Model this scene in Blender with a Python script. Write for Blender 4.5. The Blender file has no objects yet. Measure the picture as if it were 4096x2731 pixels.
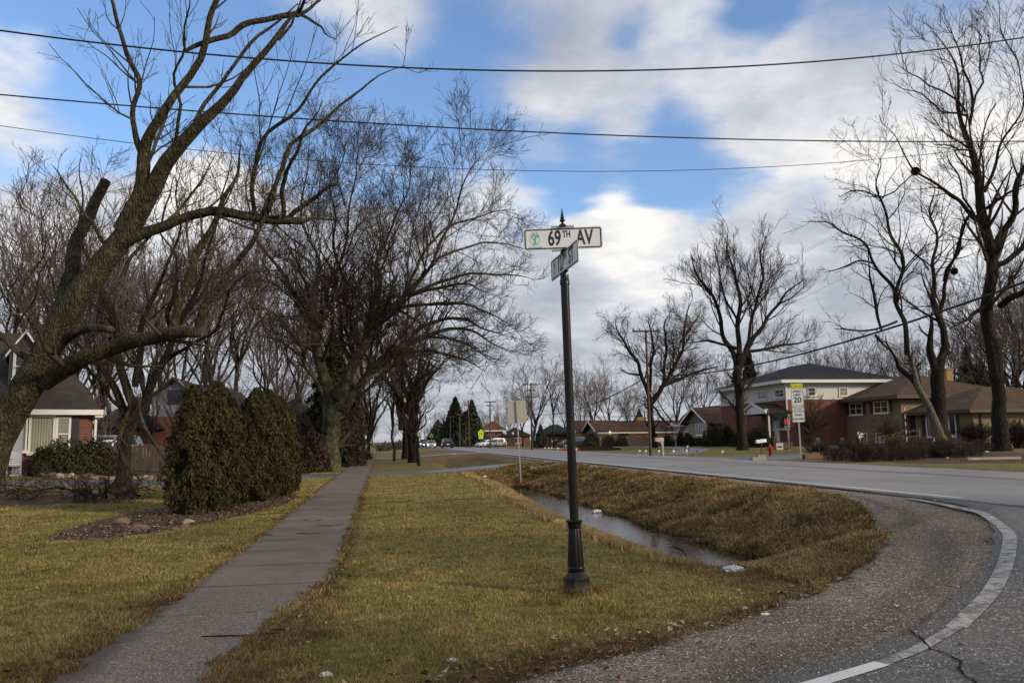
import bpy, bmesh, math, random
import numpy as np
from mathutils import Vector, Matrix
# ---------------------------------------------------------------- camera, sky, sun
sc = bpy.context.scene
C = sc.collection
H = 1.6; FPX = 3306.0
YAW, PITCH, ROLL = 9.1044, 6.8149, 0.8
def cam_basis():
    y, p, r = map(math.radians, (YAW, PITCH, ROLL))
    fw = np.array([math.sin(y)*math.cos(p), math.cos(y)*math.cos(p), math.sin(p)])
    r0 = np.array([math.cos(y), -math.sin(y), 0.0]); u0 = np.cross(r0, fw)
    return r0*math.cos(r)-u0*math.sin(r), u0*math.cos(r)+r0*math.sin(r), fw
CR, CU, CF = cam_basis()
cam = bpy.data.cameras.new('camera'); camo = bpy.data.objects.new('camera', cam); C.objects.link(camo)
cam.sensor_width = 36; cam.lens = 36*FPX/4096; cam.clip_start = 0.1; cam.clip_end = 9000
m = Matrix(((CR[0], CU[0], -CF[0], 0), (CR[1], CU[1], -CF[1], 0), (CR[2], CU[2], -CF[2], H), (0, 0, 0, 1)))
camo.matrix_world = m
sc.camera = camo
sc.view_settings.view_transform = 'Standard'; sc.view_settings.look = 'None'
sc.view_settings.exposure = 0.1; sc.view_settings.gamma = 1
sc.view_settings.use_curve_mapping = False

class NT:
    """small node-graph writer"""
    def __init__(s, tree): s.t = tree
    def n(s, typ, ins=None, **kw):
        nd = s.t.nodes.new(typ)
        for k, v in kw.items(): setattr(nd, k, v)
        for k, v in (ins or {}).items():
            sock = nd.inputs[k]
            if isinstance(v, bpy.types.NodeSocket): s.t.links.new(v, sock)
            else: sock.default_value = v
        return nd
    def math(s, op, a, b=None, c=None, clamp=False):
        d = {0: a}
        if b is not None: d[1] = b
        if c is not None: d[2] = c
        return s.n('ShaderNodeMath', d, operation=op, use_clamp=clamp).outputs[0]
    def mix(s, f, a, b):
        nd = s.n('ShaderNodeMix', data_type='RGBA')
        for k, v in ((0, f), (6, a), (7, b)):
            if isinstance(v, bpy.types.NodeSocket): s.t.links.new(v, nd.inputs[k])
            elif k == 0: nd.inputs[k].default_value = v
            else: nd.inputs[k].default_value = (*v[:3], 1)
        return nd.outputs[2]
    def ramp(s, f, stops, interp='LINEAR'):
        nd = s.n('ShaderNodeValToRGB', {0: f}); r = nd.color_ramp; r.interpolation = interp
        while len(r.elements) < len(stops): r.elements.new(0.5)
        for e, (p, c) in zip(r.elements, stops):
            e.position = p; e.color = (*c[:3], 1) if hasattr(c, '__len__') else (c, c, c, 1)
        return nd.outputs[0]
    def noise(s, vec, scale, detail=4, rough=0.55, dist=0.0, out=0):
        d = {'Scale': scale, 'Detail': detail, 'Roughness': rough, 'Distortion': dist}
        if vec is not None: d['Vector'] = vec
        return s.n('ShaderNodeTexNoise', d).outputs[out]
    def smooth(s, v, a, b):
        nd = s.n('ShaderNodeMapRange', {0: v, 1: a, 2: b}, interpolation_type='SMOOTHSTEP'); return nd.outputs[0]

SUN_AZ, SUN_EL = math.radians(128), math.radians(21)     # azimuth from +Y towards +X
world = bpy.data.worlds.new('World'); sc.world = world; world.use_nodes = True
wt = world.node_tree; wt.nodes.clear(); N = NT(wt)
tc = N.n('ShaderNodeTexCoord').outputs['Generated']
sky = N.n('ShaderNodeTexSky', sky_type='NISHITA', sun_disc=False, sun_elevation=SUN_EL, sun_rotation=SUN_AZ)
skyc = N.n('ShaderNodeVectorMath', {0: sky.outputs[0], 1: (1.45*0.1, 1.70*0.1, 2.05*0.1)}, operation='MULTIPLY').outputs[0]
sep = N.n('ShaderNodeSeparateXYZ', {0: tc})
zz = N.math('ADD', N.math('MAXIMUM', sep.outputs[2], 0.0), 0.16)
pl = N.n('ShaderNodeCombineXYZ', {0: N.math('DIVIDE', sep.outputs[0], zz), 1: N.math('DIVIDE', sep.outputs[1], zz), 2: 0.0}).outputs[0]
warp = N.n('ShaderNodeVectorMath', {0: N.noise(pl, 2.2, 3, out=1), 1: (0.5, 0.5, 0.5)}, operation='SUBTRACT').outputs[0]
wd = N.n('ShaderNodeVectorMath', {0: warp, 1: (0.16, 0.16, 0.16)}, operation='MULTIPLY').outputs[0]
dirw = N.n('ShaderNodeVectorMath', {0: tc, 1: wd}, operation='ADD').outputs[0]
def sky_dir(px, py):
    """direction of the sky seen at a place of the photograph (cloud layout of that day)"""
    v = CF + CR*(px*4096/2352-2048)/FPX - CU*(py*4096/2352-1365.5)/FPX
    return tuple(v/np.linalg.norm(v))
def blobs(lst):
    tot = None
    for px, py, rad, w in lst:
        d = N.n('ShaderNodeVectorMath', {0: dirw, 1: sky_dir(px, py)}, operation='DISTANCE').outputs['Value']
        r = rad/1898.0
        e = N.smooth(d, r, r*0.15)
        t = N.math('MULTIPLY', e, w)
        tot = t if tot is None else N.math('ADD', tot, t)
    return tot
cov = blobs([(150, 60, 520, -.42), (600, 230, 330, -.34), (1290, 395, 170, -.42), (1540, 395, 190, -.36), (1250, 300, 120, .2), (1090, 40, 190, -.26), (1740, 45, 120, -.38),
             (1440, 110, 90, -.22), (1010, 300, 250, -.36), (60, 210, 150, .34), (450, 490, 190, .40), (640, 640, 330, .35), (1430, 580, 200, .50),
             (1350, 160, 330, .16), (1950, 230, 300, .22), (2200, 450, 330, .28), (1680, 430, 150, -.26), (1850, 520, 130, -.22), (1660, 560, 120, -.20), (240, 560, 260, .3), (1800, 750, 420, .3)])
n1 = N.noise(pl, 1.35, 9, 0.6); n2 = N.noise(pl, 2.6, 9, 0.62)
dens = N.math('ADD', N.math('ADD', N.math('MULTIPLY', N.math('SUBTRACT', n1, 0.5), 1.5), cov), 0.56)
low = N.smooth(sep.outputs[2], 0.30, 0.02)
dens = N.math('ADD', dens, N.math('MULTIPLY', low, 0.7))
mask = N.smooth(dens, 0.26, 0.68)
br = blobs([(1400, 490, 190, .50), (1480, 640, 170, .32), (440, 480, 170, .6), (60, 230, 150, .25), (1900, 360, 200, .22), (2100, 180, 240, .08), (2300, 420, 240, .25),
            (1350, 120, 300, -.28), (1050, 60, 200, -.2), (1650, 260, 180, -.12), (1900, 700, 250, -.15), (700, 760, 420, -.15)])
bright = N.math('ADD', N.math('ADD', N.math('MULTIPLY', N.math('SUBTRACT', n2, 0.5), 2.1), br), N.math('SUBTRACT', 0.52, N.math('MULTIPLY', low, 0.42)))
cloud = N.ramp(bright, [(0.0, (0.42, 0.44, 0.50)), (0.36, (0.57, 0.59, 0.655)), (0.68, (0.77, 0.775, 0.79)), (1.0, (1.0, 0.97, 0.92))])
skym = N.mix(N.math('MULTIPLY', mask, 0.97), skyc, cloud)
bg = N.n('ShaderNodeBackground', {0: skym, 1: 1.0})
N.n('ShaderNodeOutputWorld', {0: bg.outputs[0]})
sl = bpy.data.lights.new('sun', 'SUN'); sl.energy = 3.2; sl.angle = math.radians(7); sl.color = (1.0, 0.80, 0.55)
so = bpy.data.objects.new('sun', sl); C.objects.link(so)
sd = Vector((math.sin(SUN_AZ)*math.cos(SUN_EL), math.cos(SUN_AZ)*math.cos(SUN_EL), math.sin(SUN_EL)))
so.rotation_euler = sd.to_track_quat('Z', 'Y').to_euler()

# ---------------------------------------------------------------- helpers
RNG = np.random.default_rng(7); random.seed(7)
def ray(x, y): return CF + CR*(x-2048)/FPX - CU*(y-1365.5)/FPX
def W(x, y, D):
    v = ray(x, y); return np.array([v[0]*D, v[1]*D, H+v[2]*D])
def tag(o, label=None, cat=None, group=None, kind=None):
    for k, v in (('label', label), ('category', cat), ('group', group), ('kind', kind)):
        if v: o[k] = v
    return o
def smooth_mesh(me):
    me.polygons.foreach_set('use_smooth', np.ones(len(me.polygons), bool))
def np_mesh(name, verts, faces, smooth=False, attrs=None):
    """faces: (n,k) array or list of such arrays"""
    me = bpy.data.meshes.new(name)
    fl = faces if isinstance(faces, list) else [faces]
    fl = [np.asarray(f, dtype=np.int32) for f in fl if len(f)]
    nv = len(verts); nl = sum(f.size for f in fl); nf = sum(len(f) for f in fl)
    me.vertices.add(nv); me.vertices.foreach_set('co', np.asarray(verts, np.float32).ravel())
    me.loops.add(nl); me.loops.foreach_set('vertex_index', np.concatenate([f.ravel() for f in fl]))
    me.polygons.add(nf)
    tot = np.concatenate([np.full(len(f), f.shape[1], np.int32) for f in fl])
    st = np.concatenate([[0], np.cumsum(tot)[:-1]]).astype(np.int32)
    me.polygons.foreach_set('loop_start', st)
    me.update(calc_edges=True)
    if smooth: smooth_mesh(me)
    for k, (dom, arr) in (attrs or {}).items():
        a = me.attributes.new(k, 'FLOAT', dom); a.data.foreach_set('value', np.asarray(arr, np.float32))
    return me
def link(name, me, mat=None, parent=None, loc=None):
    o = bpy.data.objects.new(name, me); C.objects.link(o)
    if mat is not None and me is not None: me.materials.append(mat)
    if parent is not None: o.parent = parent
    if loc is not None: o.location = loc
    return o
def empty(name, loc=(0, 0, 0), rz=0.0, label=None, cat=None, group=None, kind=None):
    o = bpy.data.objects.new(name, None); C.objects.link(o); o.location = loc; o.rotation_euler = (0, 0, rz)
    o.empty_display_size = 0.2
    return tag(o, label, cat, group, kind)
def rep(root, loc, rz=0.0, sc_=1.0, label=None, group=None):
    r = root.copy(); C.objects.link(r); r.location = loc; r.rotation_euler = (0, 0, rz)
    r.scale = (sc_, sc_, sc_) if not hasattr(sc_, '__len__') else sc_
    if label: r['label'] = label
    if group: r['group'] = group
    for ch in list(root.children):
        c = ch.copy(); C.objects.link(c); c.parent = r
        for gch in list(ch.children):
            d = gch.copy(); C.objects.link(d); d.parent = c
    return r
class MB:
    """collects simple solids in one mesh"""
    def __init__(s): s.v = []; s.f = []
    def add(s, vs, fs):
        o = len(s.v); s.v += [tuple(map(float, v)) for v in vs]; s.f += [tuple(i+o for i in f) for f in fs]; return s
    def box(s, x0, x1, y0, y1, z0, z1):
        return s.add([(x0,y0,z0),(x1,y0,z0),(x1,y1,z0),(x0,y1,z0),(x0,y0,z1),(x1,y0,z1),(x1,y1,z1),(x0,y1,z1)],
                     [(0,3,2,1),(4,5,6,7),(0,1,5,4),(1,2,6,5),(2,3,7,6),(3,0,4,7)])
    def prism(s, pts, axis, a, b):
        """extrude polygon pts (2D) along axis between a and b"""
        def mk(p, t):
            return (t, p[0], p[1]) if axis == 'x' else (p[0], t, p[1]) if axis == 'y' else (p[0], p[1], t)
        n = len(pts)
        return s.add([mk(p, a) for p in pts]+[mk(p, b) for p in pts],
                     [tuple(range(n))[::-1], tuple(range(n, 2*n))]+[(i, (i+1) % n, n+(i+1) % n, n+i) for i in range(n)])
    def tube(s, pts, rad, k=8, cap=True):
        pts = [Vector(p) for p in pts]; rads = rad if hasattr(rad, '__len__') else [rad]*len(pts)
        o = len(s.v)
        ref = Vector((0.13, 0.21, 0.97))
        if abs((pts[-1]-pts[0]).normalized().dot(ref)) > 0.9: ref = Vector((0.97, 0.2, 0.1))
        for i, p in enumerate(pts):
            t = (pts[min(i+1, len(pts)-1)]-pts[max(i-1, 0)]).normalized()
            u = t.cross(ref).normalized(); w = t.cross(u)
            for j in range(k):
                a = 2*math.pi*j/k; q = p+(u*math.cos(a)+w*math.sin(a))*rads[i]; s.v.append(tuple(q))
        for i in range(len(pts)-1):
            for j in range(k):
                a = o+i*k+j; b = o+i*k+(j+1) % k; s.f.append((a, b, b+k, a+k))
        if cap:
            s.f.append(tuple(o+j for j in range(k))[::-1]); s.f.append(tuple(o+(len(pts)-1)*k+j for j in range(k)))
        return s
    def lathe(s, prof, k=16, c=(0, 0), z0=0, rot=0.0):
        o = len(s.v)
        for r, z in prof:
            for j in range(k):
                a = 2*math.pi*j/k+rot; s.v.append((c[0]+r*math.cos(a), c[1]+r*math.sin(a), z0+z))
        for i in range(len(prof)-1):
            for j in range(k):
                a = o+i*k+j; b = o+i*k+(j+1) % k; s.f.append((a, b, b+k, a+k))
        s.f.append(tuple(o+j for j in range(k))[::-1]); s.f.append(tuple(o+(len(prof)-1)*k+j for j in range(k)))
        return s
    def sphere(s, c, r, k=10, sq=(1, 1, 1)):
        n = k//2; vs = []; fs = []
        for i in range(1, n):
            th = math.pi*i/n
            for j in range(k):
                a = 2*math.pi*j/k; vs.append((c[0]+r*sq[0]*math.sin(th)*math.cos(a), c[1]+r*sq[1]*math.sin(th)*math.sin(a), c[2]+r*sq[2]*math.cos(th)))
        t = len(vs); vs.append((c[0], c[1], c[2]+r*sq[2])); vs.append((c[0], c[1], c[2]-r*sq[2]))
        for i in range(n-2):
            for j in range(k): a = i*k+j; b = i*k+(j+1) % k; fs.append((a, a+k, b+k, b))
        for j in range(k): fs.append((t, j, (j+1) % k)); fs.append((t+1, (n-2)*k+(j+1) % k, (n-2)*k+j))
        return s.add(vs, fs)
    def build(s, name, mat, parent=None, smooth=False, bevel=0.0, loc=None):
        me = bpy.data.meshes.new(name); me.from_pydata(s.v, [], s.f); me.update()
        if bevel > 0:
            bm = bmesh.new(); bm.from_mesh(me)
            bmesh.ops.recalc_face_normals(bm, faces=bm.faces)
            es = [e for e in bm.edges if len(e.link_faces) == 2 and e.calc_face_angle(0) > 0.5]
            bmesh.ops.bevel(bm, geom=es, offset=bevel, segments=2, affect='EDGES', clamp_overlap=True)
            bm.to_mesh(me); bm.free(); smooth_mesh(me)
            me.set_sharp_from_angle(angle=0.6)
        elif smooth:
            smooth_mesh(me); me.set_sharp_from_angle(angle=0.8)
        return link(name, me, mat, parent, loc)
def text_mesh(s, size, name, mat, parent, M_, thick=0.002, xs=1.0, bold=0.0):
    cu = bpy.data.curves.new('t', 'FONT'); cu.body = s; cu.size = size; cu.align_x = 'CENTER'; cu.align_y = 'CENTER'
    cu.extrude = thick; cu.offset = bold
    to = bpy.data.objects.new('t', cu); C.objects.link(to)
    me = bpy.data.meshes.new_from_object(to.evaluated_get(bpy.context.evaluated_depsgraph_get()))
    bpy.data.objects.remove(to); bpy.data.curves.remove(cu)
    me.transform(M_ @ Matrix.Diagonal((xs, 1, 1, 1)))
    return link(name, me, mat, parent)

# ---------------------------------------------------------------- materials
def mat(name, build):
    m_ = bpy.data.materials.new(name); m_.use_nodes = True; t = m_.node_tree; t.nodes.clear(); n = NT(t)
    out = n.n('ShaderNodeOutputMaterial'); p = n.n('ShaderNodeBsdfPrincipled', {'Roughness': 0.8})
    t.links.new(p.outputs[0], out.inputs[0])
    build(n, p, out); return m_
def setc(n, p, c, rough=None, spec=None, height=None, hs=0.3, hd=0.02):
    def s(k, v):
        if isinstance(v, bpy.types.NodeSocket): n.t.links.new(v, p.inputs[k])
        else: p.inputs[k].default_value = (*v[:3], 1) if k == 'Base Color' else v
    s('Base Color', c)
    if rough is not None: s('Roughness', rough)
    if spec is not None: s('Specular IOR Level', spec)
    if height is not None:
        b = n.n('ShaderNodeBump', {'Height': height, 'Strength': hs, 'Distance': hd}); n.t.links.new(b.outputs[0], p.inputs['Normal'])
def plain(name, c, rough=0.6, spec=0.4, var=0.15, scale=6.0, metal=0.0, emit=None, bump=0.0):
    def b(n, p, o):
        oc = n.n('ShaderNodeTexCoord').outputs['Object']
        f = n.noise(oc, scale, 5, 0.6)
        col = n.mix(f, tuple(x*(1-var) for x in c), tuple(min(1, x*(1+var)) for x in c))
        setc(n, p, col, n.math('ADD', rough-0.08, n.math('MULTIPLY', f, 0.16)), spec, f if bump else None, bump, 0.02)
        p.inputs['Metallic'].default_value = metal
        if emit:
            p.inputs['Emission Color'].default_value = (*emit[0], 1); p.inputs['Emission Strength'].default_value = emit[1]
    return mat(name, b)
def brick(name, c1, c2, mortar, along='x', bw=0.21, bh=0.07):
    def b(n, p, o):
        oc = n.n('ShaderNodeTexCoord').outputs['Object']; s_ = n.n('ShaderNodeSeparateXYZ', {0: oc})
        u = n.math('ADD', s_.outputs[0], s_.outputs[1])
        v = n.n('ShaderNodeCombineXYZ', {0: u, 1: s_.outputs[2], 2: 0.0}).outputs[0]
        bt = n.n('ShaderNodeTexBrick', {'Vector': v, 'Color1': (*c1, 1), 'Color2': (*c2, 1), 'Mortar': (*mortar, 1), 'Scale': 1.0,
                 'Mortar Size': 0.008, 'Brick Width': bw, 'Row Height': bh, 'Bias': -0.1})
        f = n.noise(oc, 1.3, 5, 0.6); col = n.mix(n.math('MULTIPLY', f, 0.35), bt.outputs[0], tuple(x*0.6 for x in c1))
        setc(n, p, col, 0.85, 0.25, bt.outputs['Fac'], -0.4, 0.01)
    return mat(name, b)
def shingle(name, c1, c2, moss=None):
    def b(n, p, o):
        oc = n.n('ShaderNodeTexCoord').outputs['Object']; s_ = n.n('ShaderNodeSeparateXYZ', {0: oc})
        u = n.math('ADD', s_.outputs[0], s_.outputs[1]); v = n.n('ShaderNodeCombineXYZ', {0: u, 1: s_.outputs[2], 2: 0.0}).outputs[0]
        bt = n.n('ShaderNodeTexBrick', {'Vector': v, 'Color1': (*c1, 1), 'Color2': (*c2, 1), 'Mortar': (*(x*0.45 for x in c1), 1), 'Scale': 1.0,
                 'Mortar Size': 0.006, 'Brick Width': 0.3, 'Row Height': 0.075, 'Bias': 0.0})
        f = n.noise(oc, 0.9, 6, 0.65); f2 = n.noise(oc, 14, 4, 0.7)
        col = n.mix(n.smooth(f, 0.35, 0.75), bt.outputs[0], moss or tuple(x*1.5 for x in c2))
        col = n.mix(n.math('MULTIPLY', f2, 0.5), col, tuple(x*0.5 for x in c1))
        setc(n, p, col, 0.9, 0.2, bt.outputs['Fac'], -0.3, 0.01)
    return mat(name, b)
def siding(name, c, pitch=0.11, dark=0.55):
    def b(n, p, o):
        oc = n.n('ShaderNodeTexCoord').outputs['Object']; s_ = n.n('ShaderNodeSeparateXYZ', {0: oc})
        fr = n.math('FRACT', n.math('DIVIDE', s_.outputs[2], pitch))
        f = n.noise(oc, 2.0, 4, 0.6)
        col = n.mix(n.smooth(fr, 0.12, 0.0), c, tuple(x*dark for x in c))
        col = n.mix(n.math('MULTIPLY', f, 0.25), col, tuple(x*0.75 for x in c))
        setc(n, p, col, 0.6, 0.4, fr, 0.5, 0.015)
    return mat(name, b)
def bark(name, c1, c2, lichen=None, scale=1.0, amount=0.5):
    def b(n, p, o):
        oc = n.n('ShaderNodeTexCoord').outputs['Object']
        mp = n.n('ShaderNodeMapping', {'Vector': oc, 'Scale': (scale*9, scale*9, scale*2.2)}).outputs[0]
        f = n.noise(mp, 1.6, 7, 0.65, 0.8); vor = n.n('ShaderNodeTexVoronoi', {'Vector': mp, 'Scale': 1.3}, feature='DISTANCE_TO_EDGE').outputs[0]
        col = n.mix(n.smooth(f, 0.3, 0.7), c1, c2)
        col = n.mix(n.smooth(vor, 0.12, 0.0), col, tuple(x*0.45 for x in c1))
        if lichen:
            l = n.noise(oc, 3.0*scale, 6, 0.7); l2 = n.noise(oc, 30*scale, 3, 0.7)
            col = n.mix(n.math('MULTIPLY', n.smooth(n.math('ADD', l, n.math('MULTIPLY', n.math('SUBTRACT', l2, 0.5), 0.6)), 0.62-amount*0.3, 0.72), 0.85), col, lichen)
        h = n.math('ADD', f, n.math('MULTIPLY', vor, 1.5))
        setc(n, p, col, 0.95, 0.15, h, 0.9, 0.04)
    return mat(name, b)
M = {}
# ---------------------------------------------------------------- terrain
def ss(a, b, x):
    t = np.clip((np.asarray(x, float)-a)/(b-a), 0, 1); return t*t*(3-2*t)
GEX = [-60, -6, .3, 1.4, 2.2, 3.1, 4.1, 5.3, 6.4, 7.6, 8.8, 9.6, 10.2]
GEY = [4.6, 4.75, 5.1, 6.0, 6.4, 6.95, 7.6, 8.6, 9.9, 11.8, 14.2, 17.0, 20.0]
CX = [-60, -6, 0, 1.5, 2.5, 3.25, 3.7, 4.3, 5.2, 6.3, 7.9, 9.2, 9.85, 10.3, 10.62]
CY = [3.6, 3.9, 4.5, 4.9, 5.25, 5.5, 5.75, 6.15, 6.95, 7.95, 9.85, 11.75, 13.0, 14.6, 17.5]
def grass_edge(x): return np.interp(x, GEX, GEY)
def curve_edge(x): return np.interp(x, CX, CY)
def wob(x, y, s=1.0, k=0):
    return (np.sin(x*1.7*s+k)+np.sin(y*2.3*s+1.3*k)+np.sin((x+y)*0.9*s+2)+np.sin((x*0.6-y*1.1)*3.1*s+k))/4
def lip(y): return np.interp(y, [10, 16, 26, 36], [-.24, -.22, -.06, 0])
def bend(y): y = np.asarray(y, float); return -0.03*np.clip(y-80, 0, 160)
def height(x, y):
    x = np.asarray(x, float); y = np.asarray(y, float); x = x-bend(y)*ss(4, 9, x)
    z = 0.37*ss(1, 9.6, x)
    z = z + ss(21, 42, x)*0.36*(1-ss(95, 130, y)) - 0.25*ss(110, 150, y)*ss(22, 40, x)
    z = z + 0.55*ss(-6, -17, x)*ss(20, 33, y)*(1-ss(70, 100, y))
    # ditch: lawn crest at x 3.9, water 4.9..6.3, bank up to the shoulder
    xo = x - 0.22*np.sin(y*0.21+1)
    sh = lip(y); xo = np.where(xo < 4.95, xo-sh*np.clip((4.95-xo)/.75, 0, 1), xo)
    kk = np.interp(y, [12, 36], [0.50, 0.66]); xo = np.where(xo > 4.95, np.where(xo < 8.2, 4.95+(xo-4.95)*np.where(xo < 6.6, kk, kk+(1-kk)*(xo-6.6)/1.6), xo), xo)
    prof = np.interp(xo, [3.0, 3.7, 4.2, 4.75, 4.95, 5.7, 5.95, 7.2, 8.9, 9.7], [0, -.03, -.12, -.56, -.64, -.64, -.52, -.26, 0.0, 0.0])
    base = np.interp(xo, [3.0, 4.9, 5.8, 9.7], [1, 0.0, 0.0, 1])
    near = ss(9.5+0.45*np.clip(x-5, -1, 4), 11.6+0.45*np.clip(x-5, -1, 4), y)*(1-ss(36.5, 40.5, y))
    far = ss(47, 51, y)*(1-ss(72, 78, y))*0.8
    d = np.clip(near+far, 0, 1)
    z = z*(1-d*(1-np.clip(base, 0, 1))) + prof*d
    lawn = (1-ss(3, 4, x))*ss(-3.5, -2.0, -np.abs(x+1.25)*-1)*0
    rough = wob(x, y, 0.8)*0.02*ss(5, 9, y)*(1-ss(9, 10, x)*(1-ss(20.5, 22, x)))
    bank = ss(5.7, 6.4, x)*(1-ss(8.6, 9.6, x))*d
    z = z + rough + bank*(wob(x, y, 1.6, 3)*0.10+wob(x, y, 4, 1)*0.05)
    far_hill = 0
    rd = ss(10.2, 10.5, x)*(1-ss(20.0, 20.4, x))
    z = z*(1-rd) + 0.345*rd
    walk = ss(2.35, 2.15, x*-1)*0
    w = (1-ss(0.0, 0.12, np.abs(x+1.28+.42*ss(11.5, 5.5, y))-.76+.12*ss(11.5, 5.5, y)))*ss(4.5, 5.5, y)
    z = z*(1-w) + (-0.03)*w
    return z
def _(): pass
def gz(x, y): return float(height(x, y))
def hit(px, py):
    """place on the ground seen at a point of the photo"""
    v = ray(px, py); ts = np.linspace(3.5, 120, 6000); z = height(v[0]*ts, v[1]*ts); i = np.argmax(H+v[2]*ts < z)
    return v[0]*ts[i], v[1]*ts[i], float(z[i])
def steps(segs):
    out = [segs[0][0]]
    for a, b, s0, s1 in segs:
        x = a; n = 0
        while x < b-1e-6:
            t = (x-a)/(b-a); x = min(b, x+s0+(s1-s0)*t); out.append(x)
    return np.array(out)
xs = np.concatenate([-steps([(6, 30, .15, 1.0), (30, 200, 1.5, 20), (200, 4000, 40, 500)])[::-1], steps([(-5.9, 11, .11, .11), (11, 24, .25, .5), (24, 80, .6, 3), (80, 300, 4, 20), (300, 4000, 40, 500)])])
ys = np.concatenate([-steps([(2.2, 30, 1, 4), (30, 600, 20, 90)])[::-1], steps([(-2, 16, .11, .12), (16, 45, .15, .5), (45, 110, .5, 1.5), (110, 400, 2, 20), (400, 5000, 40, 500)])])
X, Y = np.meshgrid(xs, ys); Zt = height(X, Y)
gi = np.arange(X.size).reshape(X.shape)
quads = np.stack([gi[:-1, :-1], gi[:-1, 1:], gi[1:, 1:], gi[1:, :-1]], -1).reshape(-1, 4)
def gravel_sd(x, y):
    """> 0 on gravel shoulders, < 0 on grass (metres)"""
    x = x-bend(y)*ss(4, 9, x)
    a = np.maximum(grass_edge(x)-y, x-9.55)*1.0
    a = np.where(x > 19.8, 20.7-x, a)
    a = np.where(y > 200, np.minimum(a, 9-x), a)
    drive = np.where((y > 41) & (y < 46) & (x > 8.0) & (x < 11), 1.0, -9)
    return np.maximum(a, drive)
def dry_w(x, y):
    """0 green mown lawn .. 1 dead brown ditch grass"""
    d = ss(3.3, 4.1, x-lip(y))*(1-ss(20, 22, x))*0.9
    d = np.maximum(d, ss(1.1, 0.1, y-grass_edge(x))*0.8*(x < 10))
    wd_ = 0.22+.85*ss(12.5, 6.5, y)
    d = np.maximum(d, ss(wd_, 0.0, np.abs(x+1.28+.42*ss(11.5, 5.5, y))-0.80+.12*ss(11.5, 5.5, y))*0.75*(y < 60))
    d = np.maximum(d, 0.35*(x > 21))
    return d
def dirt_w(x, y):
    """bare mulch / leaf litter beds"""
    e = ((x+4.5-0.14*(y-20))/1.55)**2+((y-21.8)/6.2)**2
    d = ss(1.25, 0.85, e)
    e2 = ((x+11)/4.5)**2+((y-27)/3.2)**2
    d = np.maximum(d, ss(1.2, .7, e2)*.6)
    d = np.maximum(d, ss(38.5, 39.2, y)*ss(-3.3, -4.0, x)*ss(-40, -38, x)*(1-ss(80, 90, y)))
    d = np.maximum(d, ss(1.3, .8, ((x-27)/6.0)**2+((y-38)/7.5)**2)*ss(22.4, 23.2, x))
    return d
me = np_mesh('ground', np.stack([X, Y, Zt], -1).reshape(-1, 3), quads, True,
    {'gravel': ('POINT', gravel_sd(X, Y).ravel()), 'dry': ('POINT', dry_w(X, Y).ravel()), 'dirt': ('POINT', dirt_w(X, Y).ravel())})
def aggregate(n, oc, base, light, dark, sc_=55.0):
    v = n.n('ShaderNodeTexVoronoi', {'Vector': oc, 'Scale': sc_}).outputs['Color']
    g_ = n.n('ShaderNodeSeparateColor', {0: v}).outputs[0]
    return n.ramp(g_, [(0.0, dark), (0.35, base), (0.75, base), (1.0, light)])
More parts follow.
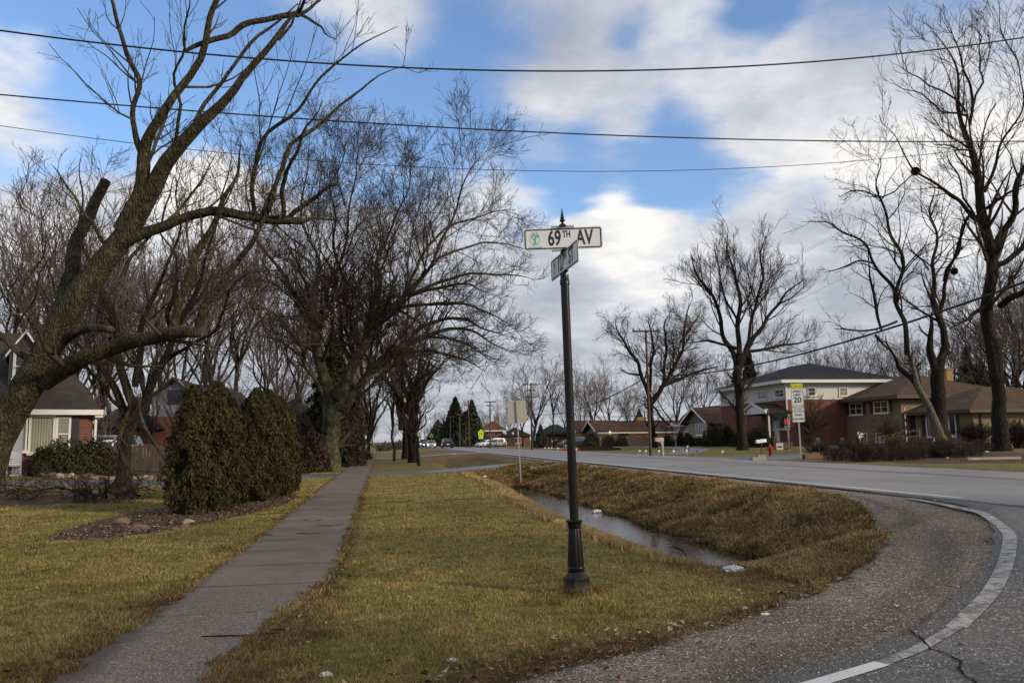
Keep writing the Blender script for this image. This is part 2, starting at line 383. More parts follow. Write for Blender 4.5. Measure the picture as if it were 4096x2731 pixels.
def b_ground(n, p, o):
    oc = n.n('ShaderNodeTexCoord').outputs['Object']
    at = lambda k: n.n('ShaderNodeAttribute', attribute_name=k).outputs['Fac']
    f1 = n.noise(oc, 0.45, 5, 0.6); f2 = n.noise(oc, 3.1, 6, 0.65); f3 = n.noise(oc, 26, 5, 0.7); f4 = n.noise(oc, 90, 3, 0.7)
    green = n.ramp(n.math('ADD', n.math('MULTIPLY', f2, 0.6), n.math('MULTIPLY', f3, 0.4)), [(0.3, (0.05, 0.055, 0.016)), (0.48, (0.125, 0.112, 0.032)), (0.66, (0.24, 0.19, 0.065))])
    dry = n.ramp(n.math('ADD', n.math('MULTIPLY', f2, 0.5), n.math('MULTIPLY', f3, 0.5)), [(0.3, (0.045, 0.030, 0.014)), (0.48, (0.14, 0.092, 0.034)), (0.68, (0.26, 0.18, 0.07))])
    dirt = n.ramp(n.math('ADD', n.math('MULTIPLY', f3, 0.6), n.math('MULTIPLY', f4, 0.4)), [(0.32, (0.022, 0.015, 0.010)), (0.5, (0.07, 0.046, 0.030)), (0.66, (0.16, 0.11, 0.075))])
    grav = aggregate(n, oc, (0.225, 0.18, 0.13), (0.50, 0.44, 0.35), (0.07, 0.055, 0.042), 44)
    grav = n.mix(n.smooth(f1, 0.42, 0.62), grav, aggregate(n, oc, (0.135, 0.108, 0.080), (0.38, 0.33, 0.26), (0.04, 0.033, 0.027), 64))
    dw = n.math('ADD', at('dry'), n.math('MULTIPLY', n.math('SUBTRACT', n.math('ADD', f1, f2), 1.0), 1.1))
    col = n.mix(n.smooth(dw, 0.25, 0.75), green, dry)
    col = n.mix(n.smooth(n.math('ADD', at('dirt'), n.math('MULTIPLY', n.math('SUBTRACT', n.math('ADD', f2, n.math('MULTIPLY', f3, .6)), 0.8), 1.6)), 0.4, 0.6), col, dirt)
    g1 = n.math('ADD', at('gravel'), n.math('MULTIPLY', n.math('SUBTRACT', f2, 0.5), 0.9))
    col = n.mix(n.smooth(g1, -0.45, -0.15), col, n.mix(f3, dirt, (0.035, 0.022, 0.013)))
    trk = n.math('MULTIPLY', n.smooth(n.math('ABSOLUTE', n.math('SUBTRACT', n.math('ADD', at('gravel'), n.math('MULTIPLY', n.math('SUBTRACT', f2, .5), .5)), 1.15)), .45, .1), .6)
    grav = n.mix(trk, grav, aggregate(n, oc, (0.075, 0.062, 0.05), (0.26, 0.23, 0.19), (0.025, 0.022, 0.02), 75))
    g2 = n.math('ADD', g1, n.math('MULTIPLY', n.math('SUBTRACT', f4, 0.5), 0.5))
    col = n.mix(n.smooth(g2, -0.05, 0.05), col, grav)
    zz_ = n.n('ShaderNodeSeparateXYZ', {0: oc}).outputs[2]
    mud = n.smooth(n.math('ADD', zz_, n.math('MULTIPLY', f2, 0.12)), -0.36, -0.46)
    col = n.mix(mud, col, (0.022, 0.016, 0.010))
    setc(n, p, col, 0.95, 0.2, n.math('ADD', f4, n.math('MULTIPLY', f3, 2.0)), 0.7, 0.02)
M['ground'] = mat('ground_mat', b_ground)
tag(link('ground', me, M['ground']), 'rough winter turf, dirt and gravel of the whole place', kind='structure')

# ---- sheets that follow the ground
def sheet(name, xf, us, vs, mat_, lift, label=None, zf=None, skirt=0.0):
    U, V = np.meshgrid(us, vs); XX, YY = xf(U, V); ZZ = (zf(XX, YY) if zf else height(XX, YY))+lift
    idx = np.arange(XX.size).reshape(XX.shape)
    q = np.stack([idx[:-1, :-1], idx[:-1, 1:], idx[1:, 1:], idx[1:, :-1]], -1).reshape(-1, 4)
    vv = np.stack([XX, YY, ZZ], -1).reshape(-1, 3)
    if skirt:
        for edge, rev in ((idx[:, 0], False), (idx[:, -1], True), (idx[0, :], True), (idx[-1, :], False)):
            lo = vv[edge]-[0, 0, skirt]; b0 = len(vv); vv = np.concatenate([vv, lo]); li = np.arange(len(edge))+b0
            s_ = np.stack([edge[:-1], edge[1:], li[1:], li[:-1]], -1)
            q = np.concatenate([q, s_[:, ::-1] if rev else s_])
    ob = link(name, np_mesh(name, vv, q, True), mat_); ob.data.set_sharp_from_angle(angle=0.9)
    return tag(ob, label, kind='structure')
def crackline(n, oc, scale, off, width, thr=0.55):
    f = n.noise(n.n('ShaderNodeMapping', {'Vector': oc, 'Location': off}).outputs[0], scale, 6, 0.7, 0.6)
    d = n.math('ABSOLUTE', n.math('SUBTRACT', f, 0.5)); return n.smooth(d, width, 0.0)
def b_road(n, p, o):
    oc = n.n('ShaderNodeTexCoord').outputs['Object']
    pt = n.noise(oc, 0.22, 3, .5)
    ag = aggregate(n, oc, (0.192, 0.186, 0.176), (0.30, 0.29, 0.27), (0.125, 0.12, 0.115), 80)
    mp = n.n('ShaderNodeMapping', {'Vector': oc, 'Scale': (1.0, 0.04, 1)}).outputs[0]
    f = n.noise(mp, 1.1, 4, 0.6); f2 = n.noise(oc, 0.3, 5, 0.6)
    s_ = n.n('ShaderNodeSeparateXYZ', {0: oc}); wx = n.math('PINGPONG', n.math('SUBTRACT', s_.outputs[0], 12.0), 0.9)
    col = n.mix(n.math('MULTIPLY', n.smooth(wx, 0.0, 0.9), 0.25), ag, (0.23, 0.222, 0.21))
    col = n.mix(n.math('MULTIPLY', n.smooth(f, 0.35, 0.7), 0.4), col, (0.15, 0.15, 0.15))
    col = n.mix(n.math('MULTIPLY', n.smooth(pt, .54, .58), .35), col, (0.11, 0.107, 0.10))
    crk = n.math('MULTIPLY', crackline(n, oc, .35, (3, 7, 0), .004), .6)
    col = n.mix(crk, col, (0.04, 0.04, 0.04))
    col = n.mix(n.smooth(n.math('ADD', s_.outputs[0], n.math('MULTIPLY', n.math('SUBTRACT', n.noise(oc, 1.5, 4), 0.5), 0.5)), 10.86, 10.72), col, (0.025, 0.025, 0.026))
    setc(n, p, col, n.math('ADD', 0.48, n.math('MULTIPLY', f2, 0.25)), 0.5, ag, 0.2, 0.004)
M['road'] = mat('asphalt_main', b_road)
def b_side(n, p, o):
    oc = n.n('ShaderNodeTexCoord').outputs['Object']
    ag = aggregate(n, oc, (0.092, 0.085, 0.078), (0.34, 0.32, 0.29), (0.035, 0.034, 0.033), 70)
    f = n.noise(oc, 0.5, 5, 0.6); f2 = n.noise(oc, 5, 5, 0.6)
    col = n.mix(n.math('MULTIPLY', n.smooth(f, 0.42, 0.62), 0.55), ag, aggregate(n, oc, (0.13, 0.125, 0.115), (0.36, 0.34, 0.31), (0.06, 0.058, 0.055), 95))
    oil = n.noise(oc, 0.9, 3, .5)
    col = n.mix(n.math('MULTIPLY', n.smooth(oil, .6, .72), .5), col, (0.03, 0.03, 0.03))
    at = n.n('ShaderNodeAttribute', attribute_name='edge').outputs['Fac']
    e = n.math('ADD', at, n.math('MULTIPLY', n.math('SUBTRACT', f2, 0.5), 0.35))
    col = n.mix(n.math('MULTIPLY', n.smooth(e, 0.30, 0.16), 0.75), col, n.mix(0.6, ag, (0.045, 0.045, 0.047)))
    setc(n, p, col, 0.75, 0.35, ag, 0.35, 0.006)
M['side'] = mat('asphalt_side', b_side)
yy = steps([(-60, 10, 4, 2), (10, 60, 2, 4), (60, 1500, 8, 120)])
sheet('main_road', lambda u, v: (u+bend(v), v), np.array([10.6, 12, 15, 17, 19.0, 19.9]), yy, M['road'], 0.38-0.345, 'grey asphalt two-lane road running into the distance', skirt=0.05)
cx = np.unique(np.concatenate([np.linspace(-60, -2, 40), np.linspace(-2, 10.6, 160)]))
vs_ = 1-np.linspace(0, 1, 90)**1.6
def side_xy(u, v):
    c = curve_edge(u)+0.05*wob(u*2, u*3, 1.5); return u, -28+(c+28)*v
so_ = sheet('side_road', side_xy, cx, 1-np.linspace(0, 1, 110)**2.2, M['side'], 0.03, 'coarse asphalt side road with worn edge line in the foreground', skirt=0.05)
_, V_ = np.meshgrid(cx, 1-np.linspace(0, 1, 110)**2.2); U_, _ = np.meshgrid(cx, V_[:, 0])
edge = (1-V_)*(curve_edge(U_)+28)*np.cos(np.arctan(np.gradient(curve_edge(cx), cx)))[None, :]
ea = so_.data.attributes.new('edge', 'FLOAT', 'POINT'); full = np.full(len(so_.data.vertices), 0.0, np.float32); full[:edge.size] = edge.ravel(); ea.data.foreach_set('value', full)
def b_walk(n, p, o):
    oc = n.n('ShaderNodeTexCoord').outputs['Object']; s_ = n.n('ShaderNodeSeparateXYZ', {0: oc})
    f = n.noise(oc, 1.2, 6, 0.65); f2 = n.noise(oc, 9, 5, 0.7)
    conc = n.mix(n.smooth(f, 0.35, 0.65), (0.20, 0.155, 0.115), (0.13, 0.10, 0.075))
    conc = n.mix(n.math('MULTIPLY', f2, 0.3), conc, (0.10, 0.09, 0.08))
    ag = aggregate(n, oc, (0.14, 0.115, 0.09), (0.42, 0.37, 0.31), (0.05, 0.042, 0.034), 115)
    yv = n.math('ADD', s_.outputs[1], n.math('MULTIPLY', n.math('SUBTRACT', f2, 0.5), 6.0))
    col = n.mix(n.smooth(yv, 12.5, 7.6), conc, ag)
    fr = n.math('ABSOLUTE', n.math('SUBTRACT', n.math('FRACT', n.math('DIVIDE', s_.outputs[1], 1.52)), 0.5))
    j = n.math('MULTIPLY', n.smooth(fr, 0.02, 0.009), n.smooth(yv, 7.5, 9.5))
    slab = n.n('ShaderNodeTexWhiteNoise', {'W': n.math('FLOOR', n.math('ADD', n.math('DIVIDE', s_.outputs[1], 1.52), .5))}, noise_dimensions='1D').outputs[0]
    col = n.mix(n.math('MULTIPLY', n.math('MULTIPLY', slab, .38), n.smooth(yv, 7.5, 9.5)), col, (0.075, 0.062, 0.05))
    st = n.noise(oc, 2.3, 6, .7)
    col = n.mix(n.math('MULTIPLY', n.smooth(st, .56, .7), .5), col, (0.06, 0.05, 0.04))
    col = n.mix(n.math('MULTIPLY', j, 0.9), col, (0.03, 0.025, 0.02))
    ex = n.math('ADD', n.math('ABSOLUTE', n.math('ADD', s_.outputs[0], 1.28)), n.math('MULTIPLY', n.math('SUBTRACT', n.noise(oc, 3, 5, 0.7), 0.5), 0.5))
    col = n.mix(n.math('MULTIPLY', n.smooth(ex, 0.62, 0.80), 0.75), col, (0.06, 0.048, 0.035))
    setc(n, p, col, 0.85, 0.3, n.math('SUBTRACT', f2, n.math('MULTIPLY', j, 2.0)), 0.3, 0.01)
M['walk'] = mat('concrete_walk', b_walk)
def walk_c(y): return -1.28-0.42*ss(11.5, 5.5, y)
def walk_h(y): return 0.73-0.12*ss(11.5, 5.5, y)
def walk_x(u, v): return walk_c(v)+u*(walk_h(v)+0.02*np.sin(v*1.3)+0.02*wob(v*3, v, 1)), v
sheet('sidewalk', walk_x, np.array([-1, -.5, 0, .5, 1]), steps([(4.9, 20, .15, .2), (20, 130, .5, 3)]), M['walk'], 0.05, 'narrow concrete sidewalk running straight past the cedars and maple',
      zf=lambda x, y: -0.025+0.37*0*x+0.01*np.sin(y*.7)+height(np.full_like(x, -3.0), y)*0+ss(60, 140, y)*0.1, skirt=0.06)
M['drive'] = plain('asphalt_drive', (0.085, 0.092, 0.105), 0.45, 0.5, 0.3, 3, bump=0.2)
M['gravel'] = M['ground']
def strip(name, cl, w, mat_, lift, label, n=60, zf=None):
    cl = np.array(cl, float); d = np.concatenate([[0], np.cumsum(np.hypot(*np.diff(cl, axis=0).T))]); t = np.linspace(0, d[-1], n)
    px, py = np.interp(t, d, cl[:, 0]), np.interp(t, d, cl[:, 1])
    k = np.ones(5)/5; pxs = np.convolve(np.pad(px, 2, 'edge'), k, 'valid'); pys = np.convolve(np.pad(py, 2, 'edge'), k, 'valid')
    tx, ty = np.gradient(pxs), np.gradient(pys); l = np.hypot(tx, ty); nx, ny = -ty/l, tx/l
    ww = np.interp(t, d, w) if hasattr(w, '__len__') else w
    return sheet(name, lambda u, v: (pxs[None, :]*np.ones_like(u)+nx[None, :]*v*ww, pys[None, :]*np.ones_like(u)+ny[None, :]*v*ww), np.arange(n), np.array([-.5, -.25, 0, .25, .5]), mat_, lift, label, zf, 0.05)
def zlift(x, y): return np.maximum(height(x, y), np.interp(x, [3, 9.5], [-0.02, 0.33]))
strip('driveway', [(-34, 22), (-20, 27), (-14, 30.2), (-10, 33.6), (-6.5, 38), (-2, 42.3), (2, 43.2), (6, 43.6), (10.7, 43.2)], [2.4]*5+[3.0, 3.2, 3.6, 8.0], M['drive'], 0.03, 'dark wet asphalt driveway crossing the sidewalk', 120, zlift)
strip('driveway', [(-12, 84), (2, 84), (10.7, 84)], [4, 4, 7], M['drive'], 0.03, 'pale driveway farther up the street past the maple', 60, zlift)
# far side drives
strip('driveway', [(19.9, 46.2), (26, 47.0), (34, 52), (40, 60)], [9, 4.5, 4, 4], M['drive'], 0.02, 'asphalt driveway between the red hydrant and the speed sign', 60)
strip('driveway', [(19.9, 61), (24, 64), (30, 76), (33, 98)], [4, 2.6, 2.6, 3], M['drive'], 0.02, 'curved driveway behind the tan mailbox', 60)
strip('driveway', [(19.9, 100), (26, 104), (34, 110), (39, 128)], [6, 4, 4, 5], M['drive'], 0.02, 'driveway with the parked dark van', 60)
strip('driveway', [(19.9, 150), (24, 152), (40, 158)], [6, 8, 10], M['drive'], 0.02, 'far driveway with the white parked cars', 60)
# ---- markings
def b_paint(c, wear):
    def b(n, p, o):
        oc = n.n('ShaderNodeTexCoord').outputs['Object']; f = n.noise(oc, 7, 6, 0.75); f2 = n.noise(oc, 60, 3, 0.7)
        v = n.math('ADD', f, n.math('MULTIPLY', n.math('SUBTRACT', f2, 0.5), 0.5))
        setc(n, p, n.mix(n.smooth(v, wear-0.08, wear+0.1), c, (0.12, 0.115, 0.11)), 0.7, 0.3)
    return b
M['paint'] = mat('paint_white', b_paint((0.62, 0.61, 0.58), 0.62)); M['paint_worn'] = mat('paint_worn', b_paint((0.36, 0.35, 0.325), 0.50)); M['paint_y'] = mat('paint_yellow', b_paint((0.40, 0.27, 0.09), 0.42))
sheet('road_marking', lambda u, v: (u+bend(v), v), np.array([11.0, 11.12]), steps([(14.6, 60, 2, 4), (60, 900, 8, 80)]), M['paint'], 0.381+.004-0.345, 'white edge line along the near side of the main road')
sheet('road_marking', lambda u, v: (u+bend(v), v), np.array([16.65, 16.76]), steps([(18, 60, 2, 4), (60, 900, 8, 80)]), M['paint_y'], 0.385-0.345, 'faded yellow centre line, nearer stripe')
sheet('road_marking', lambda u, v: (u+bend(v), v), np.array([16.95, 17.06]), steps([(18, 60, 2, 4), (60, 900, 8, 80)]), M['paint_y'], 0.385-0.345, 'faded yellow centre line, farther stripe')
def mark(pts, w, label, mt):
    pts = np.array(pts, float); d = np.concatenate([[0], np.cumsum(np.hypot(*np.diff(pts, axis=0).T))]); t = np.linspace(0, d[-1], 60)
    # smooth by Catmull-like repeated averaging
    px, py = np.interp(t, d, pts[:, 0]), np.interp(t, d, pts[:, 1])
    for _ in range(12): px[1:-1] = (px[:-2]+px[1:-1]*2+px[2:])/4; py[1:-1] = (py[:-2]+py[1:-1]*2+py[2:])/4
    tx, ty = np.gradient(px), np.gradient(py); l = np.hypot(tx, ty)
    return sheet('road_marking', lambda u, v: (px[None]*np.ones_like(u)-ty/l*v*w, py[None]*np.ones_like(u)+tx/l*v*w), np.arange(60), np.array([-.5, 0, .5]), mt, 0.036, label)
mark([(9.95, 14.6), (9.35, 12.0), (7.85, 9.5), (6.3, 7.72), (5.25, 6.65), (4.3, 5.85)], 0.15, 'thick worn white curve of paint round the corner', M['paint_worn'])
mark([(4.3, 5.85), (3.7, 5.45), (3.3, 5.25)], 0.10, 'thin worn stretch of the white corner line', M['paint_worn'])
mark([(3.3, 5.25), (2.6, 4.98), (1.6, 4.6), (-2, 3.9)], 0.12, 'bright end of the white corner line in the foreground', M['paint'])
# ---- ditch water
def b_water(n, p, o):
    oc = n.n('ShaderNodeTexCoord').outputs['Object']
    f = n.noise(n.n('ShaderNodeMapping', {'Vector': oc, 'Scale': (1, 2.2, 1)}).outputs[0], 4.0, 4, 0.6)
    sc2 = n.noise(oc, 7.0, 5, 0.75); msk = n.smooth(sc2, 0.60, 0.64)
    setc(n, p, n.mix(msk, (0.014, 0.009, 0.005), (0.20, 0.18, 0.15)), n.math('ADD', 0.06, n.math('MULTIPLY', msk, 0.6)), 0.16, f, 0.13, 0.03)
M['water'] = mat('ditch_water', b_water)
me = np_mesh('water', [(3.6, 9.5, -.5), (7.9, 9.5, -.5), (7.9, 76, -.5), (3.6, 76, -.5)], np.array([[0, 1, 2, 3]]))
tag(link('water', me, M['water']), 'still brown water lying in the roadside ditch', kind='structure')

# ---- grass blades as real faces
def blades(name, x, y, hgt, wid, lean, droop, label, mat_, rng, cat='grass'):
    n = len(x); a = rng.uniform(0, 2*np.pi, n); ax, ay = np.cos(a), np.sin(a)
    z = height(x, y)-0.005; z = np.where((np.abs(x-walk_c(y)) < walk_h(y)+.05) & (y < 60), .02, z)
    b = rng.uniform(0, 2*np.pi, n); lx, ly = np.cos(b)*lean*hgt, np.sin(b)*lean*hgt
    P0 = np.stack([x-ax*wid, y-ay*wid, z], -1); P1 = np.stack([x+ax*wid, y+ay*wid, z], -1)
    mx, my, mz = x+lx*.4, y+ly*.4, z+hgt*.62
    P2 = np.stack([mx+ax*wid*.7, my+ay*wid*.7, mz], -1); P3 = np.stack([mx-ax*wid*.7, my-ay*wid*.7, mz], -1)
    P4 = np.stack([x+lx, y+ly, z+hgt*(1-droop)], -1)
    V = np.stack([P0, P1, P2, P3, P4], 1).reshape(-1, 3); o = np.arange(n)[:, None]*5
    r = rng.uniform(0, 1, n)
    me = np_mesh(name, V, [o+np.array([[0, 1, 2, 3]]), o+np.array([[3, 2, 4]])], False, {'rnd': ('POINT', np.repeat(r, 5))})
    return tag(link(name, me, mat_), label, cat, kind='stuff')
def b_blade(stops):
    def b(n, p, o):
        r = n.n('ShaderNodeAttribute', attribute_name='rnd').outputs['Fac']; oc = n.n('ShaderNodeTexCoord').outputs['Object']
        f = n.noise(oc, 0.8, 5, 0.65); f2 = n.noise(oc, 4, 3, 0.6)
        v = n.math('ADD', n.math('ADD', n.math('MULTIPLY', r, 0.5), .59), n.math('ADD', n.math('MULTIPLY', n.math('SUBTRACT', f, .5), 1.2), n.math('MULTIPLY', n.math('SUBTRACT', f2, .5), 0.6)))
        col = n.ramp(n.math('SUBTRACT', v, 0.28), stops)
        setc(n, p, col, 0.7, 0.2)
        tr = n.n('ShaderNodeBsdfTranslucent', {0: col}); mx = n.n('ShaderNodeMixShader', {0: 0.25, 1: p.outputs[0], 2: tr.outputs[0]})
        n.t.links.new(mx.outputs[0], o.inputs[0])
    return b
M['blade'] = mat('grass_green', b_blade([(0.03, (0.045, 0.06, 0.014)), (0.25, (0.11, 0.112, 0.026)), (0.48, (0.24, 0.195, 0.055)), (0.85, (0.46, 0.34, 0.14))]))
M['straw'] = mat('grass_dead', b_blade([(0.05, (0.045, 0.028, 0.012)), (0.35, (0.13, 0.08, 0.028)), (0.6, (0.27, 0.175, 0.06)), (0.9, (0.50, 0.37, 0.17))]))
M['straw_dark'] = mat('grass_dead_dark', b_blade([(0.05, (0.03, 0.017, 0.009)), (0.35, (0.085, 0.046, 0.019)), (0.6, (0.18, 0.105, 0.04)), (0.95, (0.38, 0.26, 0.12))]))
M['straw_pale'] = mat('grass_pale', b_blade([(0.05, (0.12, 0.08, 0.035)), (0.4, (0.27, 0.19, 0.08)), (0.8, (0.5, 0.38, 0.18))]))
def view_ok(x, y, pad=0.62):
    d = x*CF[0]+y*CF[1]; s_ = x*CR[0]+y*CR[1]; return (d > 3.5) & (np.abs(s_) < pad*d+1.2)
def samp(n, rng, dmin=3.8, dmax=45, pw=1.0):
    """points in front of the camera, denser when near (density ~ 1/d^2 screen-uniform)"""
    d = np.exp(rng.uniform(math.log(dmin), math.log(dmax), n)); s_ = rng.uniform(-0.72, 0.72, n)*d
    cf = np.array([CF[0], CF[1]])/math.hypot(CF[0], CF[1]); cr = np.array([cf[1], -cf[0]])
    return d*cf[0]+s_*cr[0], d*cf[1]+s_*cr[1], d
def add_grass():
    rng = np.random.default_rng(11)
    x, y, d = samp(900000, rng)
    g_ = gravel_sd(x, y)+0.3*wob(x, y, 3, 2)*0.6
    bare = (wob(x, y, 3.3, 9)+wob(x, y, 8, 4)*.6 > .78) & (rng.uniform(0, 1, len(x)) < .8)
    ok = (g_ < -0.02) & ~bare & (np.abs(x-walk_c(y)) > walk_h(y)-.03-.10*ss(12, 6.5, y)+0.08*wob(y*3, y, 2)+.08*wob(y*9, x, 2)) & (dirt_w(x, y) < 0.5) & (x < 9.6)
    ok &= ~((y > 33) & (x < -5)) & ~((np.abs(y-43.2) < 2.0+(x > 8)*2))
    x, y, d = x[ok], y[ok], d[ok]
    dw = dry_w(x, y)+0.35*wob(x, y, 0.9, 1)+0.15*wob(x, y, 4, 5)
    crest = (np.abs(x-4.0-lip(y)-0.22*np.sin(y*0.21+1)) < 0.26) & (y > 10.5) & (y < 39)
    z = height(x, y); wet = z < -0.47
    isdry = ((dw+rng.normal(0, .22, len(x)) > 0.62) | crest) & ~wet; gr = ~isdry & ~wet
    h = rng.uniform(.018, .045, len(x))*(1+.55*wob(x, y, 2.6, 6)+.4*wob(x, y, 7, 2))
    px = d/826.0
    i = gr
    blades('lawn_grass', x[i], y[i], h[i]*rng.uniform(.7, 1.3, i.sum()), np.maximum(.0022, px[i]*.34), .55, .25, 'short green and straw winter turf blades', M['blade'], rng)
    i = isdry & ~crest & (x < 4.2); 
    blades('dead_turf', x[i], y[i], h[i]*1.2, np.maximum(.0022, px[i]*.34), 1.1, .5, 'flattened brown turf along the pavement edges', M['straw_dark'], rng)
    i = isdry & ~crest & (x >= 4.2)
    tuft = 0.5+0.5*wob(x[i], y[i], 2.2, 7)
    blades('ditch_grass', x[i], y[i], (.04+.15*tuft*rng.uniform(.4, 1, i.sum())), np.maximum(.003, px[i]*.42), 1.0, .45, 'long dead brown grass covering the ditch bank', M['straw'], rng)
    # tussocks on the far bank of the ditch
    nt = 7000; ty_ = 9.5+32*rng.uniform(0, 1, nt)**1.3; tx_ = rng.uniform(6.05, 9.7, nt); ok = (height(tx_, ty_) > -.5) & (gravel_sd(tx_, ty_) < -.25); tx_, ty_ = tx_[ok], ty_[ok]; nt = len(tx_)
    nb_ = 16; sz = rng.uniform(.10, .26, nt)*(.6+.6*(wob(tx_, ty_, 1.3, 4) > 0)); a = rng.uniform(0, 6.28, (nt, nb_)); rr = rng.uniform(.2, 1, (nt, nb_))*sz[:, None]*.5
    bx, by = (tx_[:, None]+np.cos(a)*rr).ravel(), (ty_[:, None]+np.sin(a)*rr).ravel(); d_ = np.hypot(bx, by)
    blades('tussock_grass', bx, by, np.repeat(sz, nb_)*rng.uniform(.6, 1.2, nt*nb_), np.maximum(.0028, d_/826*.36), 1.25, .55, 'shaggy golden tussocks hanging down the ditch bank', M['straw'], rng)
    # pale fringe on the crest of the ditch
    n = 60000; yy_ = 10.2+29*rng.uniform(0, 1, n)**1.5; xx_ = 4.0+lip(yy_)+0.22*np.sin(yy_*0.21+1)+rng.normal(0, .13, n)
    xx_ = np.where(yy_ < 12.5, xx_+(12.5-yy_)*rng.uniform(0, 1.4, n), xx_)
    dd = np.hypot(xx_, yy_)
    ok = (height(xx_, yy_) > -.42) & (gravel_sd(xx_, yy_) < -.4)
    xx_, yy_, dd = xx_[ok], yy_[ok], dd[ok]
    blades('fringe_grass', xx_, yy_, rng.uniform(.07, .17, len(xx_)), np.maximum(.0028, dd/826*.42), .5, .15, 'pale straw fringe of longer grass along the ditch lip', M['straw_pale'], rng)
    # longer tufts and worn soil round the post foot
    n = 500; a = rng.uniform(0, 6.28, n); r_ = rng.uniform(.13, .30, n); blades('post_tuft', 2.03+np.cos(a)*r_, 8.62+np.sin(a)*r_, rng.uniform(.04, .13, n), np.full(n, .0028), 1.0, .3, 'longer dry tufts round the foot of the black post', M['straw'], rng)
    # scattered taller green and straw clumps in the turf
    nt = 2600; tx_, ty_, td_ = samp(nt, rng, 4.2, 22); ok = (gravel_sd(tx_, ty_) < -.3) & (tx_ < 3.2) & (np.abs(tx_-walk_c(ty_)) > walk_h(ty_)+.02) & (dirt_w(tx_, ty_) < .3); tx_, ty_ = tx_[ok], ty_[ok]; nt = len(tx_)
    nb_ = 22; a = rng.uniform(0, 6.28, (nt, nb_)); sz = rng.uniform(.04, .11, nt); rr = rng.uniform(0, 1, (nt, nb_))*sz[:, None]*.9; bx, by = (tx_[:, None]+np.cos(a)*rr).ravel(), (ty_[:, None]+np.sin(a)*rr).ravel(); d_ = np.hypot(bx, by)
    blades('turf_clumps', bx, by, np.repeat(sz, nb_)*rng.uniform(.5, 1.1, nt*nb_), np.maximum(.0024, d_/826*.32), 1.0, .35, 'taller uneven clumps standing out of the lawn', M['blade'], rng)
    # loose gravel stones
    x, y, d = samp(170000, rng, 4.2, 26)
    gsd = gravel_sd(x, y)+.25*wob(x, y, 3, 1); ok = (gsd > -.15) & (y > curve_edge(x)-1.6*rng.uniform(0, 1, len(x))**3) & (x < 10.5)
    ok |= (np.abs(x+1.3) < .7) & (y < 9) & (y > 5) & (rng.uniform(0, 1, len(x)) < .15)
    x, y, d = x[ok], y[ok], d[ok]; n = len(x)
    s = np.maximum(rng.uniform(.003, .009, n), d/826*.36)*rng.uniform(.6, 1.3, n); z = height(x, y)+np.where(y < curve_edge(x), .03, .0)
    a = rng.uniform(0, 6.28, n); c, s2 = np.cos(a), np.sin(a); e = rng.uniform(.6, 1.2, n)
    V = np.stack([np.stack([x+c*s, y+s2*s, z], -1), np.stack([x-s2*s*e, y+c*s*e, z], -1), np.stack([x-c*s, y-s2*s, z], -1), np.stack([x+s2*s*e, y-c*s*e, z], -1), np.stack([x, y, z+s*.8], -1)], 1).reshape(-1, 3)
    o = np.arange(n)[:, None]*5
    me = np_mesh('loose_gravel', V, np.concatenate([o+np.array([[0, 1, 4]]), o+np.array([[1, 2, 4]]), o+np.array([[2, 3, 4]]), o+np.array([[3, 0, 4]])]), False, {'rnd': ('POINT', np.repeat(rng.uniform(0, 1, n), 5))})
    def bs(n_, p, o_):
        r = n_.n('ShaderNodeAttribute', attribute_name='rnd').outputs['Fac']
        setc(n_, p, n_.ramp(r, [(0, (.045, .037, .03)), (.45, (.14, .115, .085)), (.85, (.34, .30, .24)), (1, (.6, .56, .5))]), .9, .2)
    tag(link('loose_gravel', me, mat('stone_mat', bs)), 'loose grey and tan gravel stones on the shoulder', 'gravel', kind='stuff')
    # fallen leaves
    x, y, d = samp(16000, rng, 4.2, 40)
    w_ = np.maximum(np.maximum(ss(.9, .1, np.abs(gravel_sd(x, y)+.35))*(x < 9), dirt_w(x, y)*1.0), .05)
    ok = (rng.uniform(0, 1, len(x)) < w_) & (height(x, y) > -.4); x, y, d = x[ok], y[ok], d[ok]; n = len(x)
    x2, y2 = rng.normal(-4.2, 1.5, 9000), rng.uniform(15, 28, 9000); k = dirt_w(x2, y2) > .3; x = np.concatenate([x, x2[k]]); y = np.concatenate([y, y2[k]]); n = len(x); d = np.hypot(x, y)
    s = rng.uniform(.012, .032, n); z = height(x, y)+rng.uniform(.01, .035, n); a = rng.uniform(0, 6.28, n); c, s2 = np.cos(a), np.sin(a); t1, t2 = rng.uniform(-.6, .9, n)*s, rng.uniform(-.6, .9, n)*s
    V = np.stack([np.stack([x+c*s*1.3, y+s2*s*1.3, z+t1], -1), np.stack([x-s2*s*.7, y+c*s*.7, z+t2], -1), np.stack([x-c*s*1.2, y-s2*s*1.2, z], -1), np.stack([x+s2*s*.8, y-c*s*.8, z+t2*.3], -1)], 1).reshape(-1, 3)
    me = np_mesh('fallen_leaves', V, np.arange(n)[:, None]*4+np.array([[0, 1, 2, 3]]), False, {'rnd': ('POINT', np.repeat(rng.uniform(0, 1, n), 4))})
    def bl(n_, p, o_):
        r = n_.n('ShaderNodeAttribute', attribute_name='rnd').outputs['Fac']
        setc(n_, p, n_.ramp(r, [(0, (.05, .022, .012)), (.45, (.14, .065, .035)), (.8, (.28, .17, .10)), (1, (.45, .33, .23))]), .8, .25)
    tag(link('fallen_leaves', me, mat('leaf_litter', bl)), 'scattered curled brown leaves on turf and mulch', 'leaf litter', kind='stuff')
add_grass()
